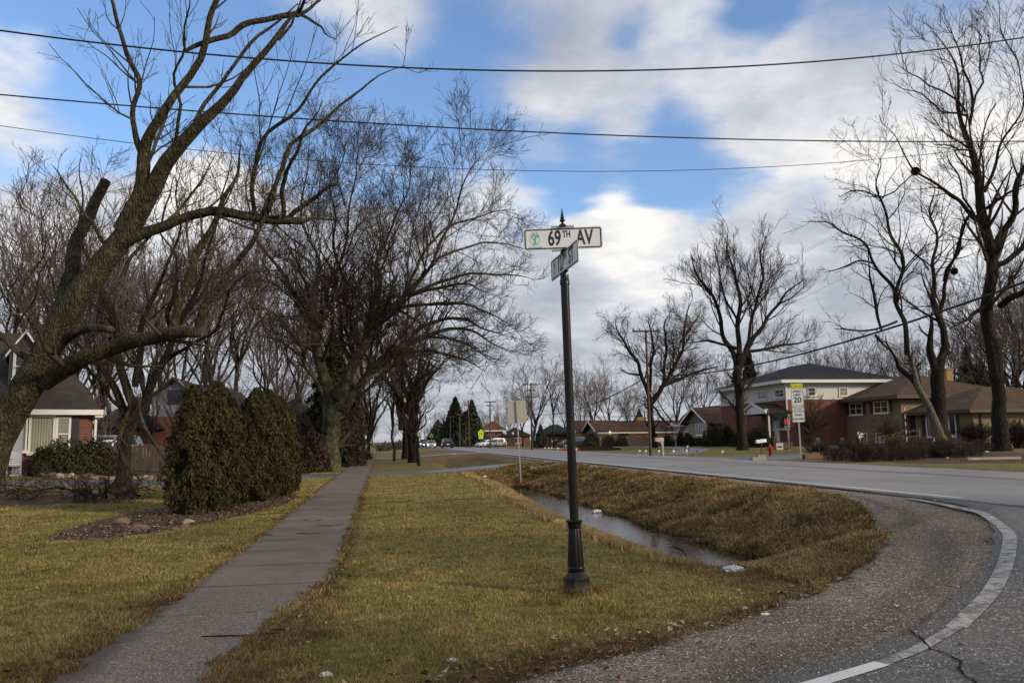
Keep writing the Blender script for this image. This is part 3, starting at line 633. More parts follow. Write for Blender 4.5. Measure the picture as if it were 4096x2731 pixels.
# ---------------------------------------------------------------- trees
def tubes(P, R, k):
    """P (n,m,3) polylines, R (n,m) radii -> verts, quads"""
    n, m_, _ = P.shape
    T = np.empty_like(P); T[:, 1:-1] = P[:, 2:]-P[:, :-2]; T[:, 0] = P[:, 1]-P[:, 0]; T[:, -1] = P[:, -1]-P[:, -2]
    T /= np.linalg.norm(T, axis=2, keepdims=True)+1e-9
    mean = P[:, -1]-P[:, 0]; mean /= np.linalg.norm(mean, axis=1, keepdims=True)+1e-9
    ref = np.where(np.abs(mean[:, 2:3]) > 0.7, np.array([[1.0, 0.13, 0]]), np.array([[0.1, 0.07, 1.0]]))[:, None, :]
    U = np.cross(T, ref); U /= np.linalg.norm(U, axis=2, keepdims=True)+1e-9; V = np.cross(T, U)
    a = np.arange(k)*2*np.pi/k
    ring = P[:, :, None, :]+(U[:, :, None, :]*np.cos(a)[None, None, :, None]+V[:, :, None, :]*np.sin(a)[None, None, :, None])*R[:, :, None, None]
    vs = ring.reshape(-1, 3)
    b = (np.arange(n)*m_*k)[:, None, None]; i = (np.arange(m_-1)*k)[None, :, None]; j = np.arange(k)[None, None, :]; j2 = (j+1) % k
    q = np.stack([b+i+j, b+i+j2, b+i+k+j2, b+i+k+j], -1).reshape(-1, 4)
    return vs, q
def merge(parts):
    vs, qs, o = [], [], 0
    for v, q in parts: vs.append(v); qs.append(q+o); o += len(v)
    return np.concatenate(vs), np.concatenate(qs)
def resample(pts, rad, m_):
    pts = np.array(pts, float); rad = np.array(rad, float)
    d = np.concatenate([[0], np.cumsum(np.linalg.norm(np.diff(pts, axis=0), axis=1))]); t = np.linspace(0, d[-1], m_)
    # smooth cubic-ish: interpolate then relax
    p = np.stack([np.interp(t, d, pts[:, i]) for i in range(3)], 1); r = np.interp(t, d, rad)
    for _ in range(2): p[1:-1] = (p[:-2]+2*p[1:-1]+p[2:])/4; r[1:-1] = (r[:-2]+2*r[1:-1]+r[2:])/4
    return p, r
def grow(parP, parR, rng, lv):
    """children on parents. lv: n per metre, t0, length ratio, min/max len, angle, up, wander, m points, radius ratio, rmin, tip"""
    n, m_, _ = parP.shape
    seg = np.linalg.norm(np.diff(parP, axis=1), axis=2).sum(1)
    cnt = np.maximum(0, rng.poisson(np.minimum(seg*lv['den'], lv.get('cmax', 99)))); cnt = np.maximum(cnt, lv.get('cmin', 0))
    idx = np.repeat(np.arange(n), cnt); N_ = len(idx)
    t = lv['t0']+(1-lv['t0'])*rng.uniform(0, 1, N_)**lv.get('tp', 0.9)
    f = t*(m_-1.001); i0 = f.astype(int); fr = (f-i0)[:, None]
    S = parP[idx, i0]*(1-fr)+parP[idx, i0+1]*fr; r0 = parR[idx, i0]*(1-fr[:, 0])+parR[idx, i0+1]*fr[:, 0]
    T = parP[idx, i0+1]-parP[idx, i0]; T /= np.linalg.norm(T, axis=1, keepdims=True)+1e-9
    rnd = rng.normal(size=(N_, 3)); rnd -= T*(rnd*T).sum(1, keepdims=True); rnd /= np.linalg.norm(rnd, axis=1, keepdims=True)+1e-9
    rnd[:, 2] += lv.get('side_up', 0.25)
    ang = np.radians(rng.normal(lv['ang'], 10, N_))[:, None]
    D = T*np.cos(ang)+rnd*np.sin(ang); D /= np.linalg.norm(D, axis=1, keepdims=True)
    L = np.clip(seg[idx]*lv['ratio']*(1.05-0.65*t)*rng.uniform(.6, 1.25, N_), lv['lmin'], lv['lmax'])
    mp = lv['m']; P = np.empty((N_, mp, 3)); P[:, 0] = S; d = D
    for k in range(1, mp):
        P[:, k] = P[:, k-1]+d*(L/(mp-1))[:, None]
        d = d+rng.normal(0, lv['wander'], (N_, 3))+np.array([0, 0, lv['up']]); d /= np.linalg.norm(d, axis=1, keepdims=True)
    ra = np.clip(r0*lv['rr'], lv['rmin'], lv.get('rmax', 9)); tip = lv.get('tip', 0.4)
    R = ra[:, None]*(1+(tip-1)*np.linspace(0, 1, mp)[None, :]); R = np.maximum(R, lv['rmin']*0.85)
    return P, R
def twigs(limbs, rng, levels):
    """limbs: list of (P,R) arrays resampled to equal count -> crown geometry parts"""
    P = np.stack([l[0] for l in limbs]); R = np.stack([l[1] for l in limbs]); parts = []; cur = [(P, R)]
    acc_prev = (P, R)
    for lv in levels:
        Pn, Rn = grow(acc_prev[0], acc_prev[1], rng, lv); parts.append(tubes(Pn, Rn, lv.get('k', 3)))
        if lv.get('keep') : pass
        acc_prev = (Pn, Rn)
    return parts
def lvs(s=1.0, dens=1.0, rm=.006, up=.05, wander=.16, ang=45, l4=True, lens=(2.6, 1.4, .8, .45), rr=.42):
    L = [dict(den=2.0*dens/s, t0=.15, ratio=.5, lmin=.9*s, lmax=lens[0]*1.6*s, ang=ang, up=up, wander=wander*.8, m=8, rr=rr, rmin=rm*1.6, k=5, tip=.22, cmin=1, cmax=24),
         dict(den=2.8*dens/s, t0=.12, ratio=.55, lmin=.6*s, lmax=lens[1]*1.5*s, ang=ang-2, up=up, wander=wander, m=6, rr=.5, rmin=rm*1.1, k=4, tip=.3, cmin=1),
         dict(den=3.6*dens/s, t0=.1, ratio=.6, lmin=.4*s, lmax=lens[2]*1.4*s, ang=ang-6, up=up*1.3, wander=wander, m=4, rr=.6, rmin=rm*.7, k=3, tip=.5, cmin=1)]
    if l4: L.append(dict(den=4.2*dens/s, t0=.05, ratio=.6, lmin=.2*s, lmax=lens[3]*1.2*s, ang=ang-8, up=up*1.5, wander=wander, m=3, rr=.7, rmin=rm*.5, k=3, tip=.8, cmin=1))
    return L
def make_tree(name, limbs, rng, levels, bark_m, twig_m, label, group=None, loc=None, cat='tree', sides=9, skip=()):
    """limbs: list of (pts, radii). All in world space; the thing's origin goes to the base."""
    base = np.array(limbs[0][0][0], float) if loc is None else np.array(loc, float)
    tparts = []; seeds = []; ph = rng.uniform(0, 6.28, (len(limbs), 6))
    def wig_(i, p):
        t = np.linspace(0, 1, len(p))[:, None]; L_ = np.linalg.norm(p[-1]-p[0]); a = ph[i]; w_ = np.concatenate([np.sin(t*11+a[0])+.6*np.sin(t*23+a[1]), np.sin(t*12+a[2])+.6*np.sin(t*21+a[3]), .5*np.sin(t*13+a[4])], 1)
        return w_*L_*(.012 if i else .004)*np.minimum(1, t*4)
    for li, (pts, rad) in enumerate(limbs):
        p, r = resample(pts, rad, max(6, len(pts)*3)); 
        j = rng.normal(0, 1, p.shape); j[0] = 0; p = p+j*r[:, None]*0.05; p = p+wig_(li, p)
        e_ = p[-1]-p[-2]; e_ /= np.linalg.norm(e_)+1e-9; p = np.vstack([p, p[-1]+e_*r[-1]*.25]); r = np.append(r, r[-1]*.05)
        v, q = tubes((p-base)[None], r[None], sides if r[0] > .06 else 6); tparts.append((v, q))
        if li not in skip:
            ps, rs = resample(pts, rad, 14); ps = ps+wig_(li, ps); seeds.append((ps-base, rs))
    v, q = merge(tparts)
    root = empty(name, tuple(base), 0, label, cat, group)
    link('trunk', np_mesh('trunk', v, q, True), bark_m, root)
    v, q = merge(twigs(seeds, rng, levels))
    link('crown', np_mesh('crown', v, q, False), twig_m, root)
    return root
def pxl(lst, D, conv):
    """limb outline measured on the photo -> world points at real depth. lst: (x, y, width[, depth offset])"""
    pts, rad = [], []
    for e in lst:
        x, y = conv(e[0], e[1]); dd = D+(e[3] if len(e) > 3 else 0)
        pts.append(W(x, y, dd)); rad.append(e[2]*conv.s*dd/FPX/2*(.4 if e is lst[-1] and e[2]*conv.s < 17 else 1))
    return pts, rad
class Conv:
    def __init__(s, x0, y0, sc_): s.x0, s.y0, s.s = x0, y0, 1/sc_
    def __call__(s, x, y): return s.x0+x*s.s, s.y0+y*s.s
cd = Conv(0, 0, 2352/4096)          # whole photo
c1 = Conv(0, 1200, 1.96); c2 = Conv(900, 1200, 1.96); c5 = Conv(1000, 300, 1.307); c6 = Conv(3400, 1400, 2.704); c7 = Conv(3000, 0, 1.1204); c4 = Conv(2400, 1400, 3.137)
M['bark_lichen'] = bark('bark_lichen', (0.032, 0.027, 0.018), (0.075, 0.064, 0.04), (0.14, 0.135, 0.075), 1.9, 0.42)
M['bark_maple'] = bark('bark_maple', (0.034, 0.033, 0.020), (0.085, 0.086, 0.05), (0.155, 0.175, 0.095), 0.9, 0.5)
M['bark_dark'] = bark('bark_dark', (0.016, 0.013, 0.010), (0.042, 0.035, 0.026), None, 0.9)
M['bark_pale'] = bark('bark_pale', (0.10, 0.085, 0.065), (0.20, 0.17, 0.13), None, 0.8)
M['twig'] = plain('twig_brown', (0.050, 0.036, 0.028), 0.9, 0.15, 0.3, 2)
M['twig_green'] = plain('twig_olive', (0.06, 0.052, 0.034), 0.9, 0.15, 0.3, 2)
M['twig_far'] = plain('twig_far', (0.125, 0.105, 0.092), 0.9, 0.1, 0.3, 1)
def spread(limbs, rng, a, start=1):
    """give photo-traced limbs true depth: each limb drifts nearer or farther along its length"""
    out = []
    for i, l in enumerate(limbs):
        if i < start: out.append(l); continue
        s_ = rng.uniform(-1, 1)*a; n_ = len(l)
        out.append([(e[0], e[1], e[2], (e[3] if len(e) > 3 else 0)+s_*(k/(n_-1))**1.2) for k, e in enumerate(l)])
    return out
def hero(name, D, limbs, conv, rng, levels, bm_, tm_, label, amp, start=1, skip=(), group=None, attach=True):
    cv = conv if isinstance(conv, list) else [conv]*len(limbs)
    L = [pxl(l, D, c) for l, c in zip(spread(limbs, rng, amp, start), cv)]
    b = L[0][0][0].copy(); zb = gz(b[0], b[1])-0.1
    if L[0][0][0][2] > zb: L[0][0].insert(0, np.array([b[0], b[1], zb])); L[0][1].insert(0, L[0][1][0]*1.25)
    else: L[0][0][0][2] = min(b[2], zb)
    return make_tree(name, L, rng, levels, bm_, tm_, label, group, skip=skip)

rngA = np.random.default_rng(3)
A_X = [[(682, 38, 9), (718, 18, 7), (748, -15, 4), (770, -60, 2)], [(686, 32, 8), (722, 48, 6), (748, 78, 4), (772, 92, 2)], [(688, 28, 8), (706, -10, 6), (716, -60, 4)], [(640, 92, 8), (668, 60, 6), (688, 15, 4), (700, -40, 3)], [(690, 510, 12), (722, 498, 8), (752, 505, 5), (800, 500, 3)]]
A = [[(-130, 1300, 125), (-70, 1160, 104), (-20, 1050, 96), (20, 960, 90), (70, 880, 84), (125, 780, 76), (165, 710, 74), (205, 650, 66), (260, 560, 60), (300, 500, 54), (345, 420, 48), (395, 355, 40), (450, 300, 34), (500, 255, 28), (545, 212, 22), (548, 190, 20), (590, 145, 18), (640, 92, 15), (662, 50, 11), (690, 25, 9)],
     [(120, 790, 30, 0), (140, 690, 42, .5), (165, 615, 34, .8), (185, 540, 28, 1.0), (205, 490, 26, 1.1), (222, 450, 24, 1.2), (238, 412, 23, 1.2)],
     [(275, 530, 36), (310, 455, 34), (328, 390, 31), (340, 350, 29), (352, 310, 22), (385, 250, 19), (412, 200, 18), (442, 140, 16), (470, 90, 15), (497, 30, 13), (520, -50, 12)],
     [(330, 360, 18), (305, 300, 12), (300, 270, 12), (315, 215, 11), (318, 175, 12), (295, 110, 10), (268, 70, 9), (262, 10, 8), (225, -40, 7)],
     [(262, 575, 30), (300, 550, 28), (345, 525, 25), (400, 506, 22), (455, 492, 21), (520, 488, 22), (570, 494, 22), (630, 506, 19), (690, 510, 17)],
     [(100, 880, 40), (140, 850, 44), (185, 828, 40), (250, 800, 36), (320, 778, 34), (390, 766, 32), (450, 767, 24)],
     [(138, 790, 22), (175, 762, 19), (215, 750, 17), (255, 758, 17)],
     [(425, 118, 8), (460, 100, 12), (520, 80, 13), (560, 62, 14), (620, 40, 12), (690, 30, 14)],
     [(400, 345, 14), (425, 300, 11), (452, 290, 12), (470, 235, 10), (520, 180, 9), (560, 110, 8), (620, 60, 7), (690, 10, 6)],
     [(400, 350, 10), (415, 250, 8), (395, 190, 7), (430, 110, 6), (420, 40, 5), (440, -30, 4)],
     [(395, 766, 22), (405, 720, 20), (420, 660, 18), (450, 590, 17), (500, 500, 12), (530, 420, 9), (560, 330, 6)],
     [(455, 762, 20), (470, 700, 18), (500, 650, 16), (545, 600, 14), (600, 545, 12), (615, 470, 9), (640, 390, 7)],
     [(585, 494, 12), (577, 430, 11), (588, 380, 10), (610, 310, 9), (690, 240, 7), (760, 150, 5), (830, 110, 4), (905, 60, 3)],
     [(600, 498, 12), (630, 420, 11), (680, 330, 9), (760, 250, 7), (840, 200, 5), (930, 150, 4)],
     [(650, 508, 12), (655, 450, 12), (645, 410, 10), (690, 330, 7), (740, 230, 5)],
     [(655, 505, 12), (700, 470, 11), (740, 440, 9), (778, 418, 8)],
     [(105, 860, 20), (60, 820, 16), (0, 770, 12), (-60, 740, 10)],
     [(255, 620, 14), (245, 570, 12), (205, 500, 8), (160, 440, 6), (120, 380, 4)],
     [(280, 640, 12), (300, 590, 9), (350, 540, 6), (385, 480, 5), (400, 400, 4)]]
lvA = lvs(.5, .62, .0038, .10, .13, 42, True, (2.6, 1.6, .8, .45))
lvA[0]['cmax'] = 7; lvA[0]['rr'] = .4
A += A_X
A[0] = [(e[0], e[1], e[2]*.84) for e in A[0]]
hero('leaning_maple', 13.0, A, cd, rngA, lvA, M['bark_lichen'], M['twig_green'], 'huge lichen-covered maple leaning in from the left edge with sawn-off stubs', 1.3, 5, skip=(1, 6, 7, 0))

B_ = [[(955, 1470, 160), (965, 1400, 120), (975, 1300, 100), (985, 1150, 90), (1000, 1000, 95), (1040, 860, 110), (1090, 790, 100)],
      [(985, 900, 62), (950, 800, 62), (890, 690, 58), (830, 590, 44), (750, 480, 34), (640, 400, 26), (560, 300, 20), (500, 100, 16), (420, -100, 13), (330, -330, 10), (300, -560, 7), (330, -760, 4)],
      [(1030, 790, 72), (985, 650, 66), (960, 500, 62), (920, 380, 58), (880, 200, 50), (820, 60, 44), (790, -80, 38), (700, -300, 26), (640, -500, 20), (660, -740, 15), (600, -980, 10), (640, -1200, 6)],
      [(1060, 680, 50), (1060, 560, 58), (1090, 420, 52), (1120, 280, 44), (1160, 120, 40), (1200, -40, 36), (1300, -200, 26), (1330, -420, 20), (1420, -640, 15), (1400, -900, 10), (1460, -1150, 6)],
      [(1110, 860, 70), (1160, 740, 72), (1225, 620, 66), (1285, 500, 60), (1340, 380, 54), (1370, 240, 52), (1430, 100, 48), (1490, -60, 40), (1600, -220, 28), (1680, -420, 20), (1720, -640, 15), (1820, -860, 10), (1850, -1060, 6)],
      [(1305, 480, 36), (1380, 410, 30), (1480, 360, 26), (1600, 300, 25), (1710, 230, 26), (1735, 120, 24), (1740, 20, 22), (1850, -120, 16), (1960, -220, 10)],
      [(850, 620, 34), (840, 480, 30), (820, 330, 24), (790, 160, 18), (800, -60, 12)],
      [(1340, 370, 34), (1330, 240, 30), (1300, 140, 34), (1350, 30, 30), (1400, -120, 22), (1380, -320, 16), (1250, -540, 11), (1200, -760, 6)],
      [(930, 830, 30), (860, 760, 26), (780, 640, 22), (700, 520, 16), (560, 420, 12)]]
rngB = np.random.default_rng(5)
hero('maple_tree', 30.0, B_, c1, rngB, lvs(1.0, .95, .008, .05, .17, 46, True, (2.4, 1.5, .9, .5)), M['bark_dark'], M['twig'], 'dark multi-stemmed maple in front of the white-trimmed brick house', 3.5, 1)

C_X = [[(1430, -30, 30), (1560, -90, 28), (1720, -160, 24), (1900, -200, 20), (2100, -215, 15), (2300, -190, 10), (2420, -150, 6)], [(1620, -300, 22), (1800, -390, 20), (2000, -450, 16), (2200, -450, 12), (2380, -380, 8)], [(1340, 70, 28), (1500, 40, 26), (1700, 20, 22), (1900, 40, 18), (2120, 110, 12), (2300, 220, 7)], [(1360, 400, 26), (1520, 400, 24), (1700, 410, 20), (1880, 460, 14), (2040, 560, 9)], [(640, -400, 16), (520, -480, 14), (380, -620, 11), (300, -800, 8), (240, -980, 5)], [(760, 300, 24), (640, 120, 20), (480, -60, 16), (300, -200, 12), (150, -300, 8)]]
C_ = [[(822, 1350, 215), (824, 1290, 165), (825, 1180, 150), (830, 1060, 148), (850, 930, 165), (880, 830, 170), (900, 760, 130)],
      [(820, 900, 95), (800, 700, 92), (768, 520, 85), (745, 380, 80), (722, 280, 74), (715, 170, 56), (712, 60, 50), (712, -60, 44), (740, -200, 30), (700, -330, 24), (640, -450, 22), (600, -640, 17), (646, -924, 13), (680, -1150, 9), (691, -1330, 6)],
      [(725, 290, 60), (680, 190, 56), (620, 90, 42), (570, 0, 36), (480, -120, 30), (390, -250, 26), (330, -400, 22), (250, -520, 19), (190, -700, 14), (150, -930, 10), (180, -1180, 6)],
      [(880, 860, 110), (930, 720, 100), (965, 560, 88), (1040, 400, 80), (1120, 290, 70), (1230, 170, 60), (1340, 70, 50), (1430, -30, 44), (1530, -180, 30), (1620, -300, 24), (1680, -480, 22), (1760, -640, 18), (1850, -850, 14), (1930, -950, 10), (2010, -1070, 8), (2090, -1180, 5)],
      [(1000, 470, 44), (930, 420, 44), (915, 300, 36), (912, 150, 30), (905, 0, 30), (890, -200, 24), (905, -420, 21), (960, -640, 17), (1000, -850, 13), (1060, -1060, 10), (1080, -1200, 8), (1100, -1330, 5)],
      [(1060, 370, 50), (1010, 240, 50), (985, 150, 40), (945, 30, 36), (925, -120, 30), (860, -260, 24), (850, -460, 20), (880, -640, 16), (850, -900, 12), (900, -1150, 9), (940, -1380, 5)],
      [(1090, 330, 40), (1105, 200, 40), (1150, 60, 38), (1190, -80, 32), (1210, -260, 24), (1240, -420, 22), (1310, -600, 17), (1400, -800, 13), (1440, -960, 10), (1490, -1120, 7), (1540, -1260, 5)],
      [(940, 830, 90), (1010, 730, 80), (1090, 640, 66), (1170, 530, 58), (1250, 455, 52), (1360, 380, 46), (1450, 320, 44), (1560, 270, 34), (1680, 238, 30), (1800, 222, 26), (1960, 240, 20), (2080, 330, 14), (2240, 400, 8)],
      [(1440, 320, 30), (1500, 240, 32), (1590, 185, 28), (1690, 155, 26), (1800, 142, 24), (1900, 158, 20), (1990, 210, 16), (2120, 250, 12), (2260, 300, 8)],
      [(960, 800, 30), (1060, 740, 28), (1180, 640, 26), (1290, 540, 24), (1390, 440, 22), (1520, 395, 18), (1640, 405, 15), (1770, 450, 12), (1900, 520, 8)],
      [(1560, 290, 20), (1700, 290, 18), (1840, 320, 16), (1950, 370, 12), (2060, 450, 10), (2180, 480, 6)],
      [(805, 840, 36), (770, 740, 32), (700, 610, 30), (640, 500, 28), (600, 380, 26), (530, 260, 24), (430, 140, 20), (320, 50, 15), (200, 10, 10)],
      [(740, 660, 24), (640, 500, 22), (540, 400, 20), (430, 300, 16), (300, 290, 12), (180, 270, 8)],
      [(770, 420, 44), (700, 410, 36), (640, 350, 30), (560, 330, 24), (440, 350, 18), (360, 420, 12)],
      [(1440, -30, 30), (1520, -60, 30), (1660, -90, 24), (1800, -130, 20), (1950, -110, 14), (2080, -60, 10)],
      [(1400, 10, 30), (1440, -120, 30), (1480, -260, 26), (1580, -420, 22), (1720, -540, 17), (1900, -640, 13), (2100, -700, 9), (2280, -700, 5)],
      [(1340, 70, 26), (1420, 110, 22), (1520, 170, 16), (1620, 280, 10)],
      [(860, 130, 20), (800, -10, 20), (770, -150, 14), (690, -240, 10)],
      [(720, 100, 24), (660, -40, 24), (620, -160, 22), (560, -300, 18), (540, -480, 12)],
      [(1180, 560, 20), (1290, 500, 18), (1400, 500, 14), (1540, 560, 10), (1640, 640, 7)]]
C_ += C_X
rngC = np.random.default_rng(8)
tC = hero('maple_tree', 48.0, C_, c2, rngC, lvs(1.25, 1.15, .0095, .045, .17, 48, True, (3.3, 1.8, 1.0, .6)), M['bark_maple'], M['twig'], 'broad silver maple beside the sidewalk with a thick mossy trunk and burl', 5.5, 1)
bp = W(*c2(870, 735), 47.35)
burl = MB(); burl.sphere((0, 0, 0), .36, 14, (1, .7, 1.1)); burl.sphere((.12, -.1, -.28), .2, 10)
link_b = burl.build('burl', M['bark_dark'], tC, True, loc=tuple(bp-np.array(tC.location)))

R1 = [[(1640, 1130, 230), (1640, 1040, 190), (1630, 900, 168), (1618, 700, 150), (1605, 450, 134), (1592, 200, 126), (1585, 0, 120), (1575, -120, 100)]]
R1b = [[(1100, 1700, 50), (1090, 1560, 53), (1078, 1400, 52), (1062, 1230, 50), (1045, 1090, 46), (1032, 960, 42), (1034, 850, 35), (1022, 740, 27), (1008, 640, 25), (990, 570, 23), (975, 520, 18), (930, 420, 13), (900, 335, 10), (850, 235, 7), (800, 130, 4)],
       [(985, 560, 14), (1000, 470, 13), (985, 380, 11), (960, 300, 9), (920, 190, 6), (890, 110, 4)],
       [(1000, 480, 10), (1025, 400, 9), (1040, 290, 7), (1030, 190, 5), (1010, 120, 4)],
       [(975, 520, 12), (930, 510, 10), (860, 500, 8), (820, 460, 6), (740, 410, 5), (650, 380, 3)],
       [(965, 500, 10), (930, 450, 9), (860, 405, 8), (780, 370, 6), (720, 330, 5), (640, 280, 3)],
       [(1068, 1170, 40), (1110, 1090, 32), (1155, 990, 28), (1185, 880, 25), (1225, 780, 22), (1290, 640, 18), (1340, 480, 14), (1390, 300, 8)],
       [(1020, 990, 22), (985, 955, 20), (940, 905, 16), (870, 850, 13), (810, 812, 11), (762, 780, 9), (715, 730, 7), (680, 680, 6), (640, 600, 4), (600, 560, 3)],
       [(1050, 860, 16), (1080, 800, 14), (1105, 710, 13), (1150, 620, 10), (1200, 520, 8), (1228, 430, 6), (1180, 220, 5), (1130, 90, 4), (1090, 0, 3)],
       [(1060, 935, 14), (1130, 880, 12), (1190, 850, 10), (1260, 800, 8)],
       [(1010, 975, 12), (980, 920, 10), (940, 820, 8), (900, 720, 6), (880, 690, 5)],
       [(1015, 970, 16), (970, 960, 14), (950, 1050, 12), (930, 1130, 12), (880, 1200, 14), (870, 1260, 16)],
       [(1000, 680, 10), (930, 665, 8), (870, 650, 6), (800, 640, 4)],
       [(1085, 1190, 26), (1150, 1180, 24), (1228, 1100, 22), (1300, 1000, 16)],
       [(1120, 1370, 30), (1180, 1330, 28), (1260, 1290, 24), (1340, 1200, 16)],
       [(1060, 1370, 20), (1010, 1400, 18), (960, 1440, 14), (900, 1470, 8)]]
cvs = [c6]+[c7]*len(R1b)
rngR = np.random.default_rng(12)
R1L = R1+R1b
R1L[0] = R1[0]
tR1 = hero('maple_tree', 46.0, R1L, cvs, rngR, lvs(1.1, .8, .0095, .12, .13, 44, True, (2.2, 1.5, .85, .5)), M['bark_dark'], M['twig'], 'very tall bare tree with a thick dark trunk near the right edge', 4.0, 2, skip=(0,))
R2 = [[(1010, 1090, 300), (1010, 1020, 210), (975, 880, 170), (955, 700, 155), (958, 560, 150), (960, 400, 148), (945, 260, 135), (975, 120, 100), (1020, 0, 84), (1030, -60, 70)],
      [(975, 780, 110), (930, 840, 60), (890, 720, 64), (850, 600, 66), (800, 510, 66), (745, 430, 70), (700, 350, 58), (640, 270, 52), (560, 200, 46), (500, 120, 38), (440, 40, 28), (400, -60, 22), (380, -160, 16)],
      [(950, 330, 100), (905, 150, 90), (875, 0, 78), (850, -120, 60), (880, -260, 44), (900, -420, 30)],
      [(760, 420, 50), (735, 300, 50), (710, 220, 48), (670, 120, 46), (620, 20, 42)]]
R2b = [[(880, 1590, 36), (866, 1480, 30), (848, 1390, 26), (838, 1330, 22), (810, 1260, 17), (800, 1190, 16), (830, 1120, 13), (842, 1060, 11), (822, 960, 9), (822, 900, 7), (815, 840, 5)],
       [(850, 1400, 20), (880, 1260, 15), (900, 1190, 13), (940, 1110, 11), (945, 1050, 9), (960, 980, 7)],
       [(705, 1590, 24), (704, 1500, 23), (700, 1430, 20), (672, 1370, 18), (655, 1290, 16), (662, 1200, 15), (668, 1120, 14), (645, 1060, 13), (625, 990, 12), (610, 920, 11), (590, 880, 9), (572, 820, 6), (578, 740, 5), (530, 690, 3)],
       [(665, 1345, 18), (640, 1270, 16), (590, 1230, 14), (545, 1180, 12), (525, 1100, 11), (470, 1055, 9), (420, 1040, 7), (360, 1000, 6), (290, 995, 4), (225, 990, 3)],
       [(555, 1180, 9), (500, 1165, 8), (440, 1185, 7), (390, 1210, 6), (330, 1220, 4)],
       [(600, 885, 8), (550, 875, 7), (500, 850, 6), (440, 860, 6), (400, 880, 3)],
       [(600, 880, 7), (630, 870, 7), (690, 820, 6), (720, 790, 5), (750, 760, 3)],
       [(800, 1210, 8), (770, 1160, 6), (720, 1130, 5), (690, 1080, 4)],
       [(560, 1500, 14), (620, 1568, 18)],
       [(590, 1480, 10), (570, 1400, 15), (545, 1300, 13), (545, 1250, 9), (520, 1100, 5)],
       [(660, 1440, 10), (560, 1480, 10), (490, 1480, 8), (430, 1478, 8), (370, 1470, 6)]]
lv2 = lvs(1.15, .75, .0100, .03, .22, 50, True, (2.2, 1.4, .8, .45)); lv2[0]['rr'] = .5
tR2 = hero('dead_tree', 55.0, R2+R2b, [c6]*4+[c7]*len(R2b), rngR, lv2, M['bark_dark'], M['twig'], 'gnarled half-dead tree with a peeling trunk and a blue band tied round it', 2.5, 4, skip=(0, 1))
# bare peeled wood on the leaning stem (a part of its own look)
pp, rr_ = pxl([(985, 980, 150), (950, 860, 120), (925, 780, 92), (885, 690, 80), (850, 600, 74), (800, 510, 72), (745, 430, 70), (715, 340, 60), (700, 230, 52), (660, 110, 46)], 54.75, c6)
p_, r_ = resample(pp, rr_, 24); v, q = tubes((p_-np.array(tR2.location))[None], r_[None], 9)
link('peeled_wood', np_mesh('peeled_wood', v, q, True), M['bark_pale'], tR2)
R3 = [[(1705, 1034, 26), (1703, 990, 20), (1698, 930, 19), (1695, 880, 19), (1694, 840, 17)],
      [(1694, 850, 14), (1680, 800, 12), (1665, 770, 10), (1645, 700, 8), (1620, 660, 6), (1600, 620, 4), (1585, 580, 3)],
      [(1695, 850, 14), (1700, 790, 12), (1698, 720, 10), (1690, 650, 7), (1680, 590, 5), (1668, 530, 3)],
      [(1697, 850, 14), (1715, 800, 12), (1740, 760, 9), (1770, 720, 7), (1810, 670, 5), (1845, 640, 3)],
      [(1705, 820, 8), (1730, 740, 7), (1745, 660, 6), (1750, 590, 4), (1760, 540, 3)],
      [(1692, 800, 8), (1660, 790, 6), (1620, 780, 5), (1580, 790, 3)],
      [(1710, 810, 8), (1760, 800, 7), (1820, 790, 5), (1870, 780, 3)],
      [(1697, 740, 6), (1665, 690, 5), (1650, 620, 4), (1640, 560, 3)]]
rng3 = np.random.default_rng(21)
hero('maple_tree', 69.0, R3, cd, rng3, lvs(1.4, 1.1, .012, .10, .14, 40, True, (2.4, 1.5, .9, .5)), M['bark_dark'], M['twig'], 'bare maple with a fan crown in front of the dark red brick house', 3.5, 1)
R4 = [[(1503, 1030, 17), (1497, 985, 14), (1493, 945, 14), (1495, 915, 13)],
      [(1495, 920, 12), (1480, 880, 9), (1470, 840, 8), (1440, 800, 6), (1425, 770, 4), (1412, 735, 3)],
      [(1497, 925, 12), (1520, 890, 10), (1545, 860, 9), (1560, 820, 7), (1570, 770, 5), (1580, 720, 4), (1590, 690, 3)],
      [(1515, 890, 8), (1560, 870, 7), (1610, 850, 5), (1660, 840, 3)],
      [(1492, 900, 7), (1497, 840, 7), (1500, 780, 5), (1490, 730, 4)],
      [(1525, 880, 7), (1530, 800, 6), (1525, 750, 4), (1540, 710, 3)],
      [(1475, 860, 6), (1450, 860, 5), (1425, 850, 3)], [(1495, 925, 5), (1520, 960, 5), (1545, 985, 6)]]
lv4 = lvs(1.6, 1.2, .015, .02, .24, 50, True, (2.3, 1.5, .9, .5))
hero('locust_tree', 94.0, R4, cd, rng3, lv4, M['bark_dark'], M['twig'], 'dense crooked locust tree behind the wooden utility pole', 4.0, 1)
